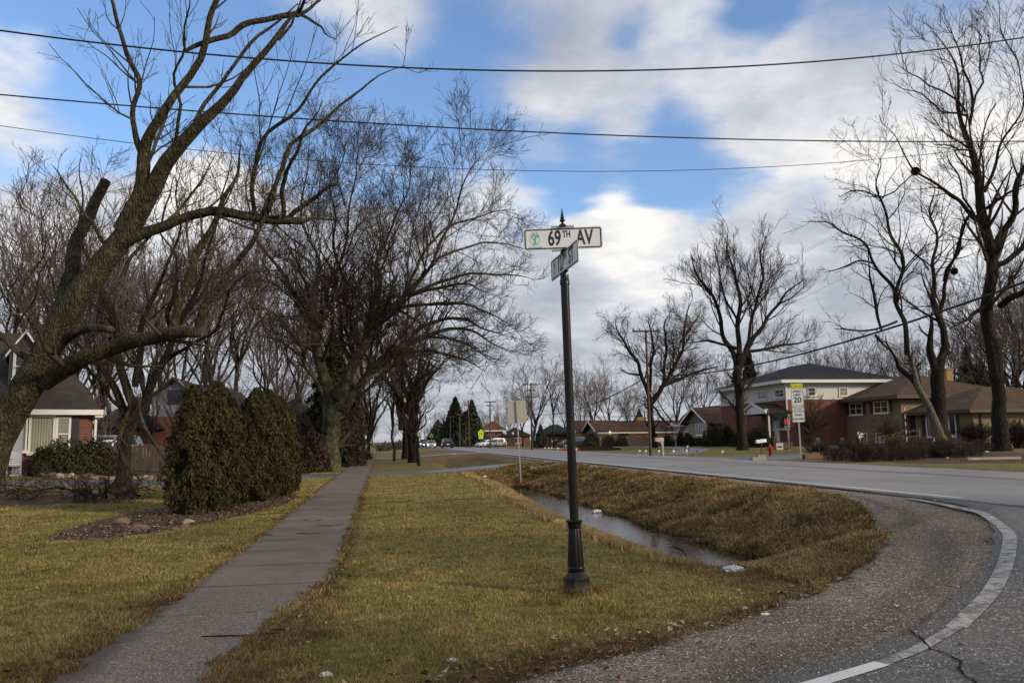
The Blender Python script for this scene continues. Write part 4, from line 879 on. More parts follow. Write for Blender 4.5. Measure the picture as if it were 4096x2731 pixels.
# pair on the strip by the sidewalk
def proto_tree(seed, h=12.0, spreadr=4.0, forks=6, r=.26, trunk=.25, lv=None, wig=.25):
    rg = np.random.default_rng(seed); limbs = []
    tp = [np.array([rg.normal(0, .06)*i, rg.normal(0, .06)*i, h*trunk*i/4]) for i in range(5)]; tp[0] = np.zeros(3)-np.array([0, 0, .15])
    limbs.append((tp, [r*1.3, r, r*.92, r*.88, r*.8]))
    for k in range(forks):
        a = k*2.4+rg.uniform(-.4, .4); out = spreadr*rg.uniform(.35, 1); top = h*rg.uniform(.75, 1)*(1-0.25*out/spreadr)
        s0 = tp[-1]-np.array([0, 0, h*trunk*.35*rg.uniform(0, 1)]); pts = []
        for i in range(7):
            t = i/6; pts.append(s0+np.array([math.cos(a)*out*t**1.25, math.sin(a)*out*t**1.25, (top-s0[2])*t**.9])+rg.normal(0, wig, 3)*min(1, t*3)*(0.7 if i else 0))
        limbs.append((pts, [r*.62*(1-.88*i/6) for i in range(7)]))
    return limbs
LABR = lambda s: s
rg0 = np.random.default_rng(31)
def proto(seed, label, **kw):
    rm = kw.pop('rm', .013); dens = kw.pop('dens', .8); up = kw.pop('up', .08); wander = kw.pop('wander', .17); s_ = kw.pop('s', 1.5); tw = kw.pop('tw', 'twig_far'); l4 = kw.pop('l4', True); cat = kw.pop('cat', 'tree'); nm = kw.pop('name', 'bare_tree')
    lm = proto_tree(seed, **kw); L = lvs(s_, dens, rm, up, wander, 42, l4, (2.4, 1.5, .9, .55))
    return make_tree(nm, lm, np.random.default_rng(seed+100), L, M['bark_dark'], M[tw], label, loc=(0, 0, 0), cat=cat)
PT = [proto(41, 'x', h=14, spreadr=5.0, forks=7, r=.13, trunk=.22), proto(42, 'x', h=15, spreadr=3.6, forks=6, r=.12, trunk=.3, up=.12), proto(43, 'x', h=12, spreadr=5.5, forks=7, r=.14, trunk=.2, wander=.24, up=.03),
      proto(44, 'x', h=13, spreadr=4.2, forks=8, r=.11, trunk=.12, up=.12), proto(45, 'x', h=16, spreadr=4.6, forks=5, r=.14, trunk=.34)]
used = set()
def put_tree(k, x, y, s_, label, group, rz=None, D=None):
    """one bare tree standing at (x, y) of the place"""
    loc = (x, y, gz(x, y)-.05); rz = rg0.uniform(0, 6.28) if rz is None else rz
    if k not in used:
        used.add(k); r = PT[k]; r.location = loc; r.rotation_euler = (0, 0, rz); r.scale = (s_, s_, s_); r['label'] = label; r['group'] = group; return r
    return rep(PT[k], loc, rz, s_, label, group)
def at_px(px, D): v = ray(px*4096/2352, 1765); return v[0]*D, v[1]*D
ordn = ['first', 'second', 'third', 'fourth', 'fifth', 'sixth', 'seventh', 'eighth', 'ninth', 'tenth', 'eleventh', 'twelfth', 'thirteenth', 'fourteenth', 'fifteenth', 'sixteenth', 'seventeenth', 'eighteenth', 'nineteenth', 'twentieth', 'twenty-first', 'twenty-second', 'twenty-third', 'twenty-fourth', 'twenty-fifth', 'twenty-sixth', 'twenty-seventh', 'twenty-eighth', 'twenty-ninth', 'thirtieth', 'thirty-first', 'thirty-second', 'thirty-third', 'thirty-fourth', 'thirty-fifth']
# (pixel column, distance, height in pixels of the 2352 px wide photo) -> all stand at their own distance
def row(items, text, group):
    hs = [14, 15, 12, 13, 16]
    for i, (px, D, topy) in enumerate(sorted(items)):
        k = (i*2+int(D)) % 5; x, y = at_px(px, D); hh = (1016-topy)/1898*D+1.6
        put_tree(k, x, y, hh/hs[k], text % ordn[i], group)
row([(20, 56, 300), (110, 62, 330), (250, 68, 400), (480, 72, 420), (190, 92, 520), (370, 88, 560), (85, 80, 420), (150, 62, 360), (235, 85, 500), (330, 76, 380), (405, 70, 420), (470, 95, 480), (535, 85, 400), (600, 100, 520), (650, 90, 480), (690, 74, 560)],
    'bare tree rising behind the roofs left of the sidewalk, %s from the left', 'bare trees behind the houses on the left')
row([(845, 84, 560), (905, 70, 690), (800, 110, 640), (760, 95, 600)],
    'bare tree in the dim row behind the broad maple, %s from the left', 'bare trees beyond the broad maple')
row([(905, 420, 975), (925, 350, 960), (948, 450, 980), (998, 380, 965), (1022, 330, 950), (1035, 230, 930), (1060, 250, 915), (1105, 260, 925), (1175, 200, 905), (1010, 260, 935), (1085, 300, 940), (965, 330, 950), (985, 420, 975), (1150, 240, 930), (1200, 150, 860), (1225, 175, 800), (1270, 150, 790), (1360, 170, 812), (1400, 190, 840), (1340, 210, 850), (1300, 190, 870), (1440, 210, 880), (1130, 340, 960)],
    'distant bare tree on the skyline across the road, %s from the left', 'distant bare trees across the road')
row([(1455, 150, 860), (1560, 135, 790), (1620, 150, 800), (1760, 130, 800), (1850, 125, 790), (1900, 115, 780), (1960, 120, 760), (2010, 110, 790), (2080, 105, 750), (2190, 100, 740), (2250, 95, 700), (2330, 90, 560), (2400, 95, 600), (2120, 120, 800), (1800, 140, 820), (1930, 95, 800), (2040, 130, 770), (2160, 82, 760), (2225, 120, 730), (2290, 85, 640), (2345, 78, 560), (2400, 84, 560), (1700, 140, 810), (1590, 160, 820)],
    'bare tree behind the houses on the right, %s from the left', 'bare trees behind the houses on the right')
# street trees between sidewalk and ditch
ts = proto(61, 'bare street tree, nearest of the two thick trunks on the verge', h=13, spreadr=4.0, forks=7, r=.36, trunk=.33, name='street_tree', rm=.017, s=1.2, tw='twig')
ts.location = (2.5, 64, gz(2.5, 64)-.1); ts['group'] = 'street trees on the verge'
rep(ts, (2.35, 77, -.1), 2.1, 1.0, 'bare street tree, farther of the two thick trunks on the verge')
ts2 = proto(62, 'small crooked young tree on the verge with whippy shoots', h=6.0, spreadr=2.4, forks=6, r=.11, trunk=.38, name='young_tree', rm=.012, s=.7, dens=.6, tw='twig')
ts2.location = (2.55, 55.5, gz(2.55, 55.5)-.05)
for i, (y_, s_) in enumerate([(96, .95), (118, 1.05), (150, 1.0), (190, 1.1)]):
    rep(ts, (-3.6, y_, 0), i*1.7, s_, 'bare tree arching over the far sidewalk, %s beyond the evergreens' % ordn[i], 'trees along the far sidewalk')
# bird nest
nb = W(*c7(742, 768), 46.4)
nn = 500; rn = np.random.default_rng(2); d_ = rn.normal(size=(nn, 3)); d_ /= np.linalg.norm(d_, axis=1, keepdims=True); c_ = d_*.22*rn.uniform(.5, 1, (nn, 1)); e_ = np.cross(d_, rn.normal(size=(nn, 3))); e_ /= np.linalg.norm(e_, axis=1, keepdims=True)
v, q = tubes(np.stack([c_-e_*.16, c_, c_+e_*.16], 1), np.full((nn, 3), .009), 3)
for i_, (cx_, cy_, DD, sz, lb) in enumerate([(742, 768, 46.4, 1.0, 'dark twig nest high on the left limb of the tall right-hand tree'), (915, 1215, 50, .9, 'smaller dark twig nest low in the fork beside the tall right-hand tree')]):
    o = link('bird_nest', np_mesh('bird_nest', v*sz, q), M['bark_dark'], None, tuple(W(*c7(cx_, cy_), DD))); tag(o, lb, 'nest', 'bird nests in the trees')

for i, (x_, y_, k_, s_) in enumerate([(-5.5, 66, 3, .55), (-6.5, 78, 0, .7), (-5, 88, 3, .75), (-6, 104, 2, .85), (-8, 70, 1, .7), (-4.5, 135, 4, .7), (-5, 170, 2, .9), (-6, 230, 0, 1.0), (-2.5, 260, 3, .8), (-9, 95, 4, .8)]):
    put_tree(k_, x_, y_, s_, 'bare tree in the dense row left of the far sidewalk, %s in depth' % ordn[i], 'bare trees beside the far sidewalk')

for i, (px, D, k_, s_) in enumerate([(395, 46, 3, .42), (610, 52, 1, .5), (720, 55, 3, .5), (860, 58, 1, .55), (930, 50, 3, .42)]):
    x_, y_ = at_px(px*2352/4096, D); put_tree(k_, x_, y_, s_, 'slender bare yard tree in front of the white-gabled house, %s from the left' % ordn[i], 'slender yard trees behind the cedars')
# ---------------------------------------------------------------- evergreens, shrubs
def b_fol(stops, tr=0.12):
    def b(n, p, o):
        r = n.n('ShaderNodeAttribute', attribute_name='rnd').outputs['Fac']; oc = n.n('ShaderNodeTexCoord').outputs['Object']
        f = n.noise(oc, 2.4, 4, 0.6)
        v = n.math('ADD', n.math('MULTIPLY', r, 0.5), n.math('MULTIPLY', f, 0.5))
        setc(n, p, n.ramp(v, stops), 0.75, 0.2)
    return b
M['cedar'] = mat('cedar_foliage', b_fol([(.2, (.011, .011, .004)), (.5, (.034, .031, .009)), (.8, (.085, .066, .02))]))
M['spruce'] = mat('spruce_foliage', b_fol([(.2, (.012, .018, .012)), (.5, (.03, .042, .030)), (.8, (.065, .085, .068))]))
M['pine'] = mat('pine_foliage', b_fol([(.2, (.010, .013, .006)), (.5, (.024, .030, .013)), (.8, (.05, .055, .024))]))
M['yew'] = mat('yew_foliage', b_fol([(.2, (.010, .012, .005)), (.5, (.026, .028, .011)), (.8, (.055, .055, .02))]))
M['redleaf'] = mat('red_hedge', b_fol([(.2, (.018, .010, .007)), (.5, (.042, .022, .014)), (.8, (.085, .05, .032))]))
def leaves(pts, nrm, size, rng, el=1.6, jit=0.6):
    n = len(pts); a = rng.normal(size=(n, 3))*jit+nrm; a /= np.linalg.norm(a, axis=1, keepdims=True)
    u = np.cross(a, rng.normal(size=(n, 3))); u /= np.linalg.norm(u, axis=1, keepdims=True); v = np.cross(a, u)
    up = np.array([0, 0, 1.0])-a*a[:, 2:3]; up /= np.linalg.norm(up, axis=1, keepdims=True)+1e-6
    u = u*.5+up; u /= np.linalg.norm(u, axis=1, keepdims=True); v = np.cross(a, u)
    s = (size*rng.uniform(.55, 1.3, n))[:, None]
    V = np.stack([pts-u*s*el*.5, pts+v*s*.5, pts+u*s*el*.6, pts-v*s*.5], 1).reshape(-1, 3)
    return V, np.arange(n)[:, None]*4+np.array([[0, 1, 2, 3]]), np.repeat(rng.uniform(0, 1, n), 4)
def fol_obj(name, pts, nrm, size, rng, m_, parent, el=1.6, jit=.6):
    V, q, r = leaves(pts, nrm, size, rng, el, jit)
    return link(name, np_mesh(name, V, q, False, {'rnd': ('POINT', r)}), m_, parent)
def column_shape(n, rng, h, r, power=.55, lump=.12, seed=0, zmin=.02):
    t = 1-rng.uniform(0, 1, n)**1.15; a = rng.uniform(0, 2*np.pi, n)
    nc = max(60, n//34); ti = rng.integers(0, nc, n); tc_, ac_ = t[:nc].copy(), a[:nc].copy(); t = np.clip(tc_[ti]+rng.normal(0, .028, n)+.01, 0, .995); a = ac_[ti]+rng.normal(0, .11, n)/np.maximum(.25, (1-t)); push = rng.uniform(-.16, .10, nc)[ti]
    lm = 1+push+lump*(np.sin(a*3+t*9+seed)+np.sin(a*5-t*17+seed*2)+.6*np.sin(a*9+t*31+seed))/1.6
    prof = np.minimum(1, (1-t)**power*1.15)*(0.72+.28*np.minimum(1, t*5))
    depth = 1-.35*rng.uniform(0, 1, n)**2
    rr = r*prof*lm*depth
    p = np.stack([rr*np.cos(a), rr*np.sin(a), zmin*h+t*h*(1+.02*np.sin(a*4+seed))], -1)
    nr = np.stack([np.cos(a), np.sin(a), np.full(n, .25)], -1); return p, nr
def column(x, y, h, r, label, n=12000, m_='cedar', name='arborvitae', cat='evergreen shrub', group='clipped cedars beside the sidewalk', size=.055, seed=0, power=.5):
    rg = np.random.default_rng(100+seed); z = gz(x, y)
    root = empty(name, (x, y, z), 0, label, cat, group)
    p, nr = column_shape(n, rg, h, r, power, .27, seed)
    fol_obj('foliage', p, nr, size, rg, M[m_], root, 1.9, .7)
    # inner mass of twigs so the crown is dark and closed, plus the stem
    mb = MB(); prof = [(r*.62*min(1, (1-t)**power*1.1), t*h) for t in np.linspace(.01, .97, 9)]; mb.lathe(prof, 9); mb.build('inner_branches', M[m_], root, True)
    mb = MB(); mb.tube([(0, 0, -.1), (0, 0, h*.5), (0, 0, h*.9)], [.07, .04, .01], 7); mb.build('trunk', M['bark_dark'], root)
    return root
def topz(px, py, x, y):
    """height of a photo point standing at (x, y)"""
    v = ray(px, py); return H+v[2]*(x*CF[0]+y*CF[1])/(v[0]*CF[0]+v[1]*CF[1])
for i, (px, D, ty, w, lab) in enumerate([(775, 19.6, 1560, 1.15, 'tallest clipped cedar with two tips, nearest the lawn'), (862, 20.4, 1545, 1.2, 'broad clipped cedar joined to the tallest one'), (925, 21.4, 1610, .8, 'cedar filling the right end of the front clump'),
        (1025, 23.6, 1568, 1.2, 'cedar at the left end of the rounded rear clump'), (1075, 24.8, 1575, 1.1, 'second cedar of the rounded rear clump'), (1118, 26.0, 1600, 1.0, 'third cedar of the rounded rear clump'), (1152, 27.2, 1640, .8, 'cedar at the sidewalk end of the rounded rear clump')]):
    v = ray(px, 1765); x, y = v[0]*D, v[1]*D; z = gz(x, y); column(x, y, topz(px, ty, x, y)-z, w*.52, lab, 22000, seed=i*3+1, power=.42, size=.038)
def conifer(x, y, h, r, label, m_='spruce', layers=14, n=9000, seed=0, size=.16, group=None, name='spruce_tree', cat='conifer'):
    rg = np.random.default_rng(300+seed); root = empty(name, (x, y, gz(x, y)), 0, label, cat, group)
    t = rg.uniform(0.02, 1, n)**.8*1.0; a0 = rg.integers(0, 11, n)*2*np.pi/11+np.floor(t*layers)*1.3+rg.normal(0, .17, n)
    saw = 1-(t*layers % 1)*.45; out = rg.uniform(.08, 1, n)**.6
    rr = r*(1-t)**.85*saw*out*(1+.15*np.sin(a0*2+seed)); z = t*h-rr*.22+.15*h*0+out*0
    p = np.stack([rr*np.cos(a0), rr*np.sin(a0), np.maximum(.05, z)], -1); nr = np.stack([np.cos(a0)*.4, np.sin(a0)*.4, np.full(n, .9)], -1)
    fol_obj('crown', p, nr, size, rg, M[m_], root, 1.8, .8)
    mb = MB(); mb.tube([(0, 0, -.2), (0, 0, h*.6), (0, 0, h*.98)], [h*.018+.04, h*.011+.02, .01], 8); mb.build('trunk', M['bark_dark'], root, True); return root
def shrub(x, y, w, d, h, label, m_='yew', n=3500, seed=0, size=.07, name='shrub', group=None, cat='shrub'):
    rg = np.random.default_rng(500+seed); root = empty(name, (x, y, gz(x, y)), 0, label, cat, group)
    v = rg.normal(size=(n, 3)); v[:, 2] = np.abs(v[:, 2]); v /= np.linalg.norm(v, axis=1, keepdims=True)
    az = np.arctan2(v[:, 1], v[:, 0]); lump = 1+.13*np.sin(az*3+seed+v[:, 2]*5)+.08*np.sin(az*7+seed*2+v[:, 2]*11)
    rr = (1-.4*rg.uniform(0, 1, n)**2)*lump; p = v*rr[:, None]*np.array([w/2, d/2, h]); p[:, 2] = np.maximum(.03, p[:, 2])
    fol_obj('foliage', p, v, size, rg, M[m_], root, 1.4, .8)
    mb = MB()
    for k in range(7): a = k*.9; mb.tube([(0, 0, -.05), (math.cos(a)*w*.12, math.sin(a)*d*.12, h*.4), (math.cos(a)*w*.3, math.sin(a)*d*.3, h*.75)], [.025, .018, .008], 5)
    mb.build('stems', M['bark_dark'], root); return root
def bush(x, y, w, h, label, stems=40, seed=0, m_='twig', name='bare_bush', group=None, rm=.007, cat='shrub', dens=1.0, leafn=0, leafm='redleaf', vase=1.0):
    rg = np.random.default_rng(700+seed); root = empty(name, (x, y, gz(x, y)), 0, label, cat, group)
    a = rg.uniform(0, 2*np.pi, stems); o = rg.uniform(.1, 1, stems)*w/2; hh = h*rg.uniform(.55, 1, stems)*(1-.25*(o/(w/2))**2)
    ts = np.linspace(0, 1, 8)[None, :, None]
    end = np.stack([np.cos(a)*o, np.sin(a)*o, hh], -1)[:, None, :]; st = np.stack([np.cos(a)*o*.12*vase, np.sin(a)*o*.12*vase, np.zeros(stems)], -1)[:, None, :]
    P = st+(end-st)*np.concatenate([ts**1.35, ts**1.35, ts**.8], 2)+rg.normal(0, .025*h, (stems, 8, 3))*np.minimum(1, ts*3); P[:, 0, 2] = -.05
    R = np.full((stems, 8), 1.0)*np.linspace(rm*2.6, rm*1.1, 8)[None, :]
    sc_ = h/2.0
    P1, R1_ = grow(P, R, rg, dict(den=4*dens/max(.4, sc_), t0=.2, ratio=.45, lmin=.12*h, lmax=.4*h, ang=32, up=.08, wander=.18, m=4, rr=.6, rmin=rm, k=3, cmin=2))
    P2, R2_ = grow(P1, R1_, rg, dict(den=7*dens/max(.4, sc_), t0=.1, ratio=.6, lmin=.06*h, lmax=.2*h, ang=32, up=.08, wander=.2, m=3, rr=.7, rmin=rm*.8, k=3, cmin=1))
    v, q = tubes(P, R, 4); link('stems', np_mesh('stems', v, q), M[m_], root)
    v, q = merge([tubes(P1, R1_, 3), tubes(P2, R2_, 3)]); link('twigs', np_mesh('twigs', v, q), M[m_], root)
    if leafn:
        i = rg.integers(0, len(P2), leafn); pp_ = P2[i, 1]+rg.normal(0, .02, (leafn, 3)); fol_obj('leaves', pp_, rg.normal(size=(leafn, 3)), .035, rg, M[leafm], root)
    return root
def xy(px, D): v = ray(px, 1765); return v[0]*D, v[1]*D
# dark evergreens behind the broad maple, along the walk
for i, (px, D, ty, w, lab) in enumerate([(1470, 62, 1330, 3.4, 'dark pine beyond the broad maple, closest to its trunk'), (1500, 76, 1420, 3.3, 'dark pine beyond the broad maple, second along the walk'), (1432, 69, 1380, 3.0, 'dark pine behind the maple trunk, set back from the walk'), (1380, 60, 1440, 2.6, 'small dark pine behind the maple trunk')]):
    x, y = xy(px, D); x = min(x, -3.6-.0*i); conifer(x, y, topz(px, ty, x, y)+.2, w, lab, 'pine', 10, 16000, i, .2, 'dark pines along the sidewalk', 'pine_tree')
for i, (px, D, ty, w, lab) in enumerate([(1225, 52, 1700, 1.6, 'reddish brown hedge shrub left of the maple trunk'), (1255, 46, 1745, 1.2, 'low reddish shrub left of the maple trunk'), (1395, 56, 1690, 1.5, 'reddish brown shrub just right of the maple trunk')]):
    x, y = xy(px, D); h_ = topz(px, ty, x, y); shrub(x, y, w*1.5, w*1.5, h_, lab, 'redleaf', 5000, i, .09, 'hedge_shrub', 'reddish hedge shrubs')
x, y = xy(1440, 52); column(-3.3, 55, 4.6, 1.1, 'dark upright yew hugging the walk beyond the maple trunk', 9000, 'pine', 'yew_tree', 'evergreen shrub', None, .12, 40)
# conifers across the road
for i, (px, D, ty, by, w, lab) in enumerate([(1822, 190, 1600, 1790, 4.2, 'tall dark spruce behind the utility poles, tallest of the pair'), (1888, 195, 1612, 1790, 4.0, 'tall dark spruce behind the utility poles, right of the pair'), (1752, 260, 1688, 1785, 5.0, 'distant spruce by the road, left of the tall pair'), (1862, 180, 1660, 1790, 3.0, 'shorter spruce between the tall pair')]):
    x, y = xy(px, D); conifer(x, y, topz(px, ty, x, y), w*1.35, lab, 'spruce' if i else 'pine', 16, 11000, 10+i, .5, 'dark spruces far up the road')
x, y = xy(2163, 125); conifer(x, y, topz(2163, 1698, x, y)-gz(x, y), 1.5, 'blue-grey spruce on the lawn across the road', 'spruce', 12, 7000, 20, .16)
for i, (px, D, ty, w, lab) in enumerate([(3010, 100, 1400, 3.4, 'dark spruce behind the brick house, left of its roof'), (2960, 118, 1440, 3.4, 'dark spruce behind the ranch house'), (3890, 88, 1400, 3.6, 'dark pine behind the tan house chimney'), (3950, 96, 1440, 3.6, 'dark pine right of the tan house chimney'), (2560, 170, 1640, 3.0, 'dark pine behind the green-gabled house')]):
    x, y = xy(px, D); conifer(x, y, topz(px, ty, x, y)-gz(x, y), w, lab, 'pine', 12, 7000, 30+i, .3, 'dark conifers behind the houses')
# shrubs across the road (px centre, D, base y, width px, top y)
def shrub_px(px, D, wpx, ty, lab, m_='yew', name='shrub', group=None, n=3000, seed=0, size=.09):
    x, y = xy(px, D); w = wpx/FPX*D; h_ = topz(px, ty, x, y)-gz(x, y); return shrub(x, y, w, w, max(.3, h_), lab, m_, n, seed, size, name, group)
shrub_px(2365, 122, 68, 1732, 'dark conical yew in front of the green-gabled house', 'pine', n=5000, size=.11)
shrub_px(2354, 117, 74, 1770, 'low flat yew at the foot of the conical one', 'pine', n=4000, seed=2, size=.11)
shrub_px(2435, 128, 62, 1738, 'round grey-green shrub against the wood fence, left one', 'yew', seed=3)
shrub_px(2487, 126, 52, 1740, 'round grey-green shrub against the wood fence, right one', 'yew', seed=4)
shrub_px(2670, 98, 60, 1745, 'dark shrub right of the locust trunk', seed=5)
shrub_px(2752, 96, 44, 1735, 'round shrub by the front steps of the ranch house', seed=6)
shrub_px(2722, 97, 30, 1730, 'small round shrub by the step railing', seed=16)
shrub_px(2790, 96, 60, 1752, 'low shrub beneath the bay window', seed=7)
shrub_px(2860, 90, 110, 1715, 'large spreading juniper in front of the ranch house', seed=8, n=7000, size=.1)
shrub_px(2905, 88, 80, 1706, 'taller right half of the spreading juniper', seed=9, n=5000, size=.1)
shrub_px(3040, 78, 105, 1712, 'dark yew mound in front of the brick porch', seed=10, n=6000)
shrub_px(2950, 84, 60, 1735, 'dark yew left of the twin trunk', seed=11, n=3000)
for i, (px, D, w_, ty, lab, st, mm, lf) in enumerate([(3910, 56, 3.0, 1690, 'bare rounded twig bush before the sunlit yellow brick wall', 70, 'twig', 0), (4075, 50, 3.4, 1680, 'bare bushy shrub beside the tall trunk at the right edge', 80, 'twig', 0),
        (3560, 60, 3.0, 1650, 'reddish small ornamental tree beside the wooden ramp', 26, 'twig', 300), (3240, 74, 6.2, 1570, 'wide crooked bare tree in front of the brick side wall', 34, 'twig', 0)]):
    x, y = xy(px, D); h_ = topz(px, ty, x, y)-gz(x, y); bush(x, y, w_, h_, lab, st, i, mm, rm=.012 if i < 3 else .016, leafn=lf, name='bare_bush' if i < 2 else 'ornamental_tree', cat='shrub' if i < 2 else 'tree')
k = 0
for px in range(3270, 3930, 36):
    D = 40.5+rg0.uniform(-1.6, 7.5); x, y = xy(px+rg0.uniform(-12, 12), D)
    x = max(x, 21.6); bush(x, y, rg0.uniform(1.4, 3.2), rg0.uniform(.4, 1.0), 'low bare reddish bush in the roadside bed, %s from the left' % ordn[k], 60, 20+k, 'twig', group='low bare bushes in the roadside bed', rm=.007, leafn=60, vase=5.5); k += 1
x, y = xy(3572, 52); rg = np.random.default_rng(9)
n_ = 900; a = rg.uniform(0, 6.28, n_); o_ = rg.uniform(.05, .7, n_); hh = rg.uniform(.5, 1.0, n_); ts = np.linspace(0, 1, 4)[None, :, None]
P = np.stack([np.cos(a)*o_, np.sin(a)*o_, hh], -1)[:, None]*np.concatenate([ts**1.6, ts**1.6, ts**.8], 2); v, q = tubes(P, np.tile([.007, .006, .005, .003], (n_, 1)), 3)
tag(link('ornamental_grass', np_mesh('ornamental_grass', v, q), M['straw'], None, (x, y, gz(x, y))), 'tan clump of dry ornamental grass by the ramp', 'grass clump')
# ---- fallen limb over the old tree and brush around it
def limbs_obj(name, L, D, conv, label, mt, cat, twl=None, seed=0):
    parts = []; seeds = []; base = None; rg = np.random.default_rng(seed)
    for l in L:
        p, r = pxl(l, D, conv); p, r = resample(p, r, 14)
        if base is None: base = p[-1].copy()
        parts.append(tubes((p-base)[None], r[None], 7)); seeds.append((p-base, r))
    root = empty(name, tuple(base), 0, label, cat); v, q = merge(parts); link('limb', np_mesh('limb', v, q, True), mt, root)
    if twl: v, q = merge(twigs(seeds, rg, twl)); link('twigs', np_mesh('twigs', v, q), M['twig'], root)
    return root
lvf = lvs(.6, .8, .007, -.04, .2, 48, True, (1.8, 1.0, .6, .4)); lvf[0]['cmax'] = 4
limbs_obj('broken_limb', [[(1105, 770, 46), (1060, 830, 48), (1000, 890, 44), (960, 950, 42), (955, 1040, 36), (915, 1090, 34), (930, 1180, 32), (980, 1290, 30), (1060, 1370, 26), (1120, 1430, 20)],
    [(1075, 930, 14), (1020, 970, 15), (960, 1000, 16), (900, 985, 12), (840, 965, 9)]], 28.6, c1, 'pale broken limb hanging down the left side of the dark multi-stemmed maple', M['bark_lichen'], 'branch', lvf, 1)
limbs_obj('broken_limb', [[(1090, 760, 30), (1085, 860, 26), (1120, 970, 28), (1170, 1060, 27), (1230, 1150, 25), (1290, 1240, 20), (1340, 1300, 14), (1400, 1340, 10)]], 28.4, c1, 'pale broken limb slanting down to the right of the dark multi-stemmed maple', M['bark_lichen'], 'branch', lvf, 2)
lvb = lvs(.5, 1.0, .007, .0, .25, 46, True, (2.0, 1.2, .8, .4)); rgk = np.random.default_rng(77); BR = []
for (cx_, cy_, r_, n__) in [(-8.2, 27.0, 2.4, 13), (-11.8, 26.5, 2.6, 8)]:
    L = []
    for j in range(n__):
        a = rgk.uniform(0, 6.28); ln = rgk.uniform(1.2, 2.6); s_ = np.array([cx_+rgk.uniform(-1, 1)*r_*.4, cy_+rgk.uniform(-1, 1)*r_*.3, 0]); pts = []
        for t in np.linspace(0, 1, 5): x_, y_ = s_[0]+math.cos(a)*ln*t, s_[1]+math.sin(a)*ln*t; pts.append(np.array([x_, y_, gz(x_, y_)+.03+.26*math.sin(t*2.6)*rgk.uniform(.6, 1.2)]))
        L.append((pts, [.035, .03, .025, .018, .01]))
    BR.append(L)
for L, lb in zip(BR, ['heap of cut brush lying in front of the dark multi-stemmed maple', 'second low heap of brush near the left edge']):
    o = make_tree('brush_pile', L, rgk, lvb, M['bark_dark'], M['twig'], lb, loc=(L[0][0][0][0], L[0][0][0][1], gz(*L[0][0][0][:2])), cat='brush pile')
# sticks on walk and lawn
STK = [(1080, 2150, .35, .3, 'curved stick lying across the sidewalk, left one'), (1235, 2145, .5, -.1, 'curved stick on the sidewalk, middle one'), (1330, 2112, .55, .05, 'long stick at the right edge of the sidewalk'), (1290, 2090, .3, .1, 'short stick on the sidewalk among the others'),
       (1230, 2090, .25, .5, 'thin twig on the sidewalk near the cedars'), (1120, 2060, 1.0, .02, 'thin stick lying from grass onto the sidewalk'), (1890, 2000, 1.6, .12, 'long bare branch lying on the lawn by the ditch'), (1600, 2010, .8, .3, 'pale twig lying on the lawn'), (1000, 2560, .8, .1, 'stick at the near end of the sidewalk'),
       (1350, 2075, .4, -.1, 'black stick against the grass edge of the walk')]
for i, (px, py, ln, a, lb) in enumerate(STK):
    x, y, z = hit(px, py); z += .045 if abs(x+1.28) < .8 else .03
    L = [([np.array([x+math.cos(a)*ln*(t_-.5), y+math.sin(a)*ln*(t_-.5)+.05*math.sin(t_*7+i), z+.012*math.sin(t_*5)]) for t_ in np.linspace(0, 1, 6)], [.007, .008, .007, .006, .005, .003])]
    mb = MB(); mb.tube([tuple(p-L[0][0][0]) for p in L[0][0]], L[0][1], 6)
    if ln > .45: p = L[0][0][3]-L[0][0][0]; mb.tube([tuple(p), (p[0]+.12*ln, p[1]+.16*ln, p[2]+.01), (p[0]+.3*ln, p[1]+.2*ln, p[2])], [.006, .005, .003], 5)
    tag(mb.build('stick', M['bark_dark'], None, False, loc=tuple(L[0][0][0])), lb, 'stick', 'sticks blown down on the walk and lawn')
# thin whippy sapling at the left edge
bush(-4.4, 7.6, .9, 2.1, 'thin pale whips of a young shrub at the left edge', 7, 60, 'twig_green', rm=.0028, name='sapling', dens=.25)

# unseen spruces added behind the camera to shade the left lawn and near gravel
for i, (x, y, h_, lb) in enumerate([(24, -13, 17, 'tall unseen spruce added behind the camera to shade the lawn, nearest'), (28.5, -8.5, 18, 'tall unseen spruce added behind the camera to shade the lawn, second'), (33, -4.5, 18, 'tall unseen spruce added behind the camera to shade the lawn, third'), (21.5, -19, 16, 'tall unseen spruce added behind the camera to shade the lawn, farthest back')]):
    conifer(x, y, h_, 4.2, lb, 'spruce', 14, 7000, 60+i, .4, 'unseen spruces added to shade the lawn')

for i, (x_, y_, w_, h_, m_) in enumerate([(-4.2, 60, 2.4, 1.9, 'redleaf'), (-4.4, 66, 2.6, 2.4, 'pine'), (-4.4, 74, 2.8, 2.6, 'pine'), (-4.6, 83, 2.6, 1.6, 'redleaf'), (-4.8, 97, 3.0, 1.8, 'redleaf'), (-4.8, 112, 3.5, 2.0, 'redleaf')]):
    shrub(x_, y_, w_, w_*1.6, h_, 'dark hedge bush along the left of the far sidewalk, %s in depth' % ordn[i], m_, 5000, 80+i, .12, 'hedge_shrub', 'hedge bushes beside the far sidewalk')
for i, (x_, y_, w_, h_) in enumerate([(0.6, 150, 5, 1.6), (3.5, 165, 7, 1.8), (5.5, 185, 6, 1.6)]):
    bush(x_, y_, w_, h_, 'heap of brown brush at the far end of the sidewalk, %s from the left' % ordn[i], 60, 90+i, 'twig_far', 'brush_pile', 'brush heaps far up the walk', rm=.03, cat='brush pile', vase=5)
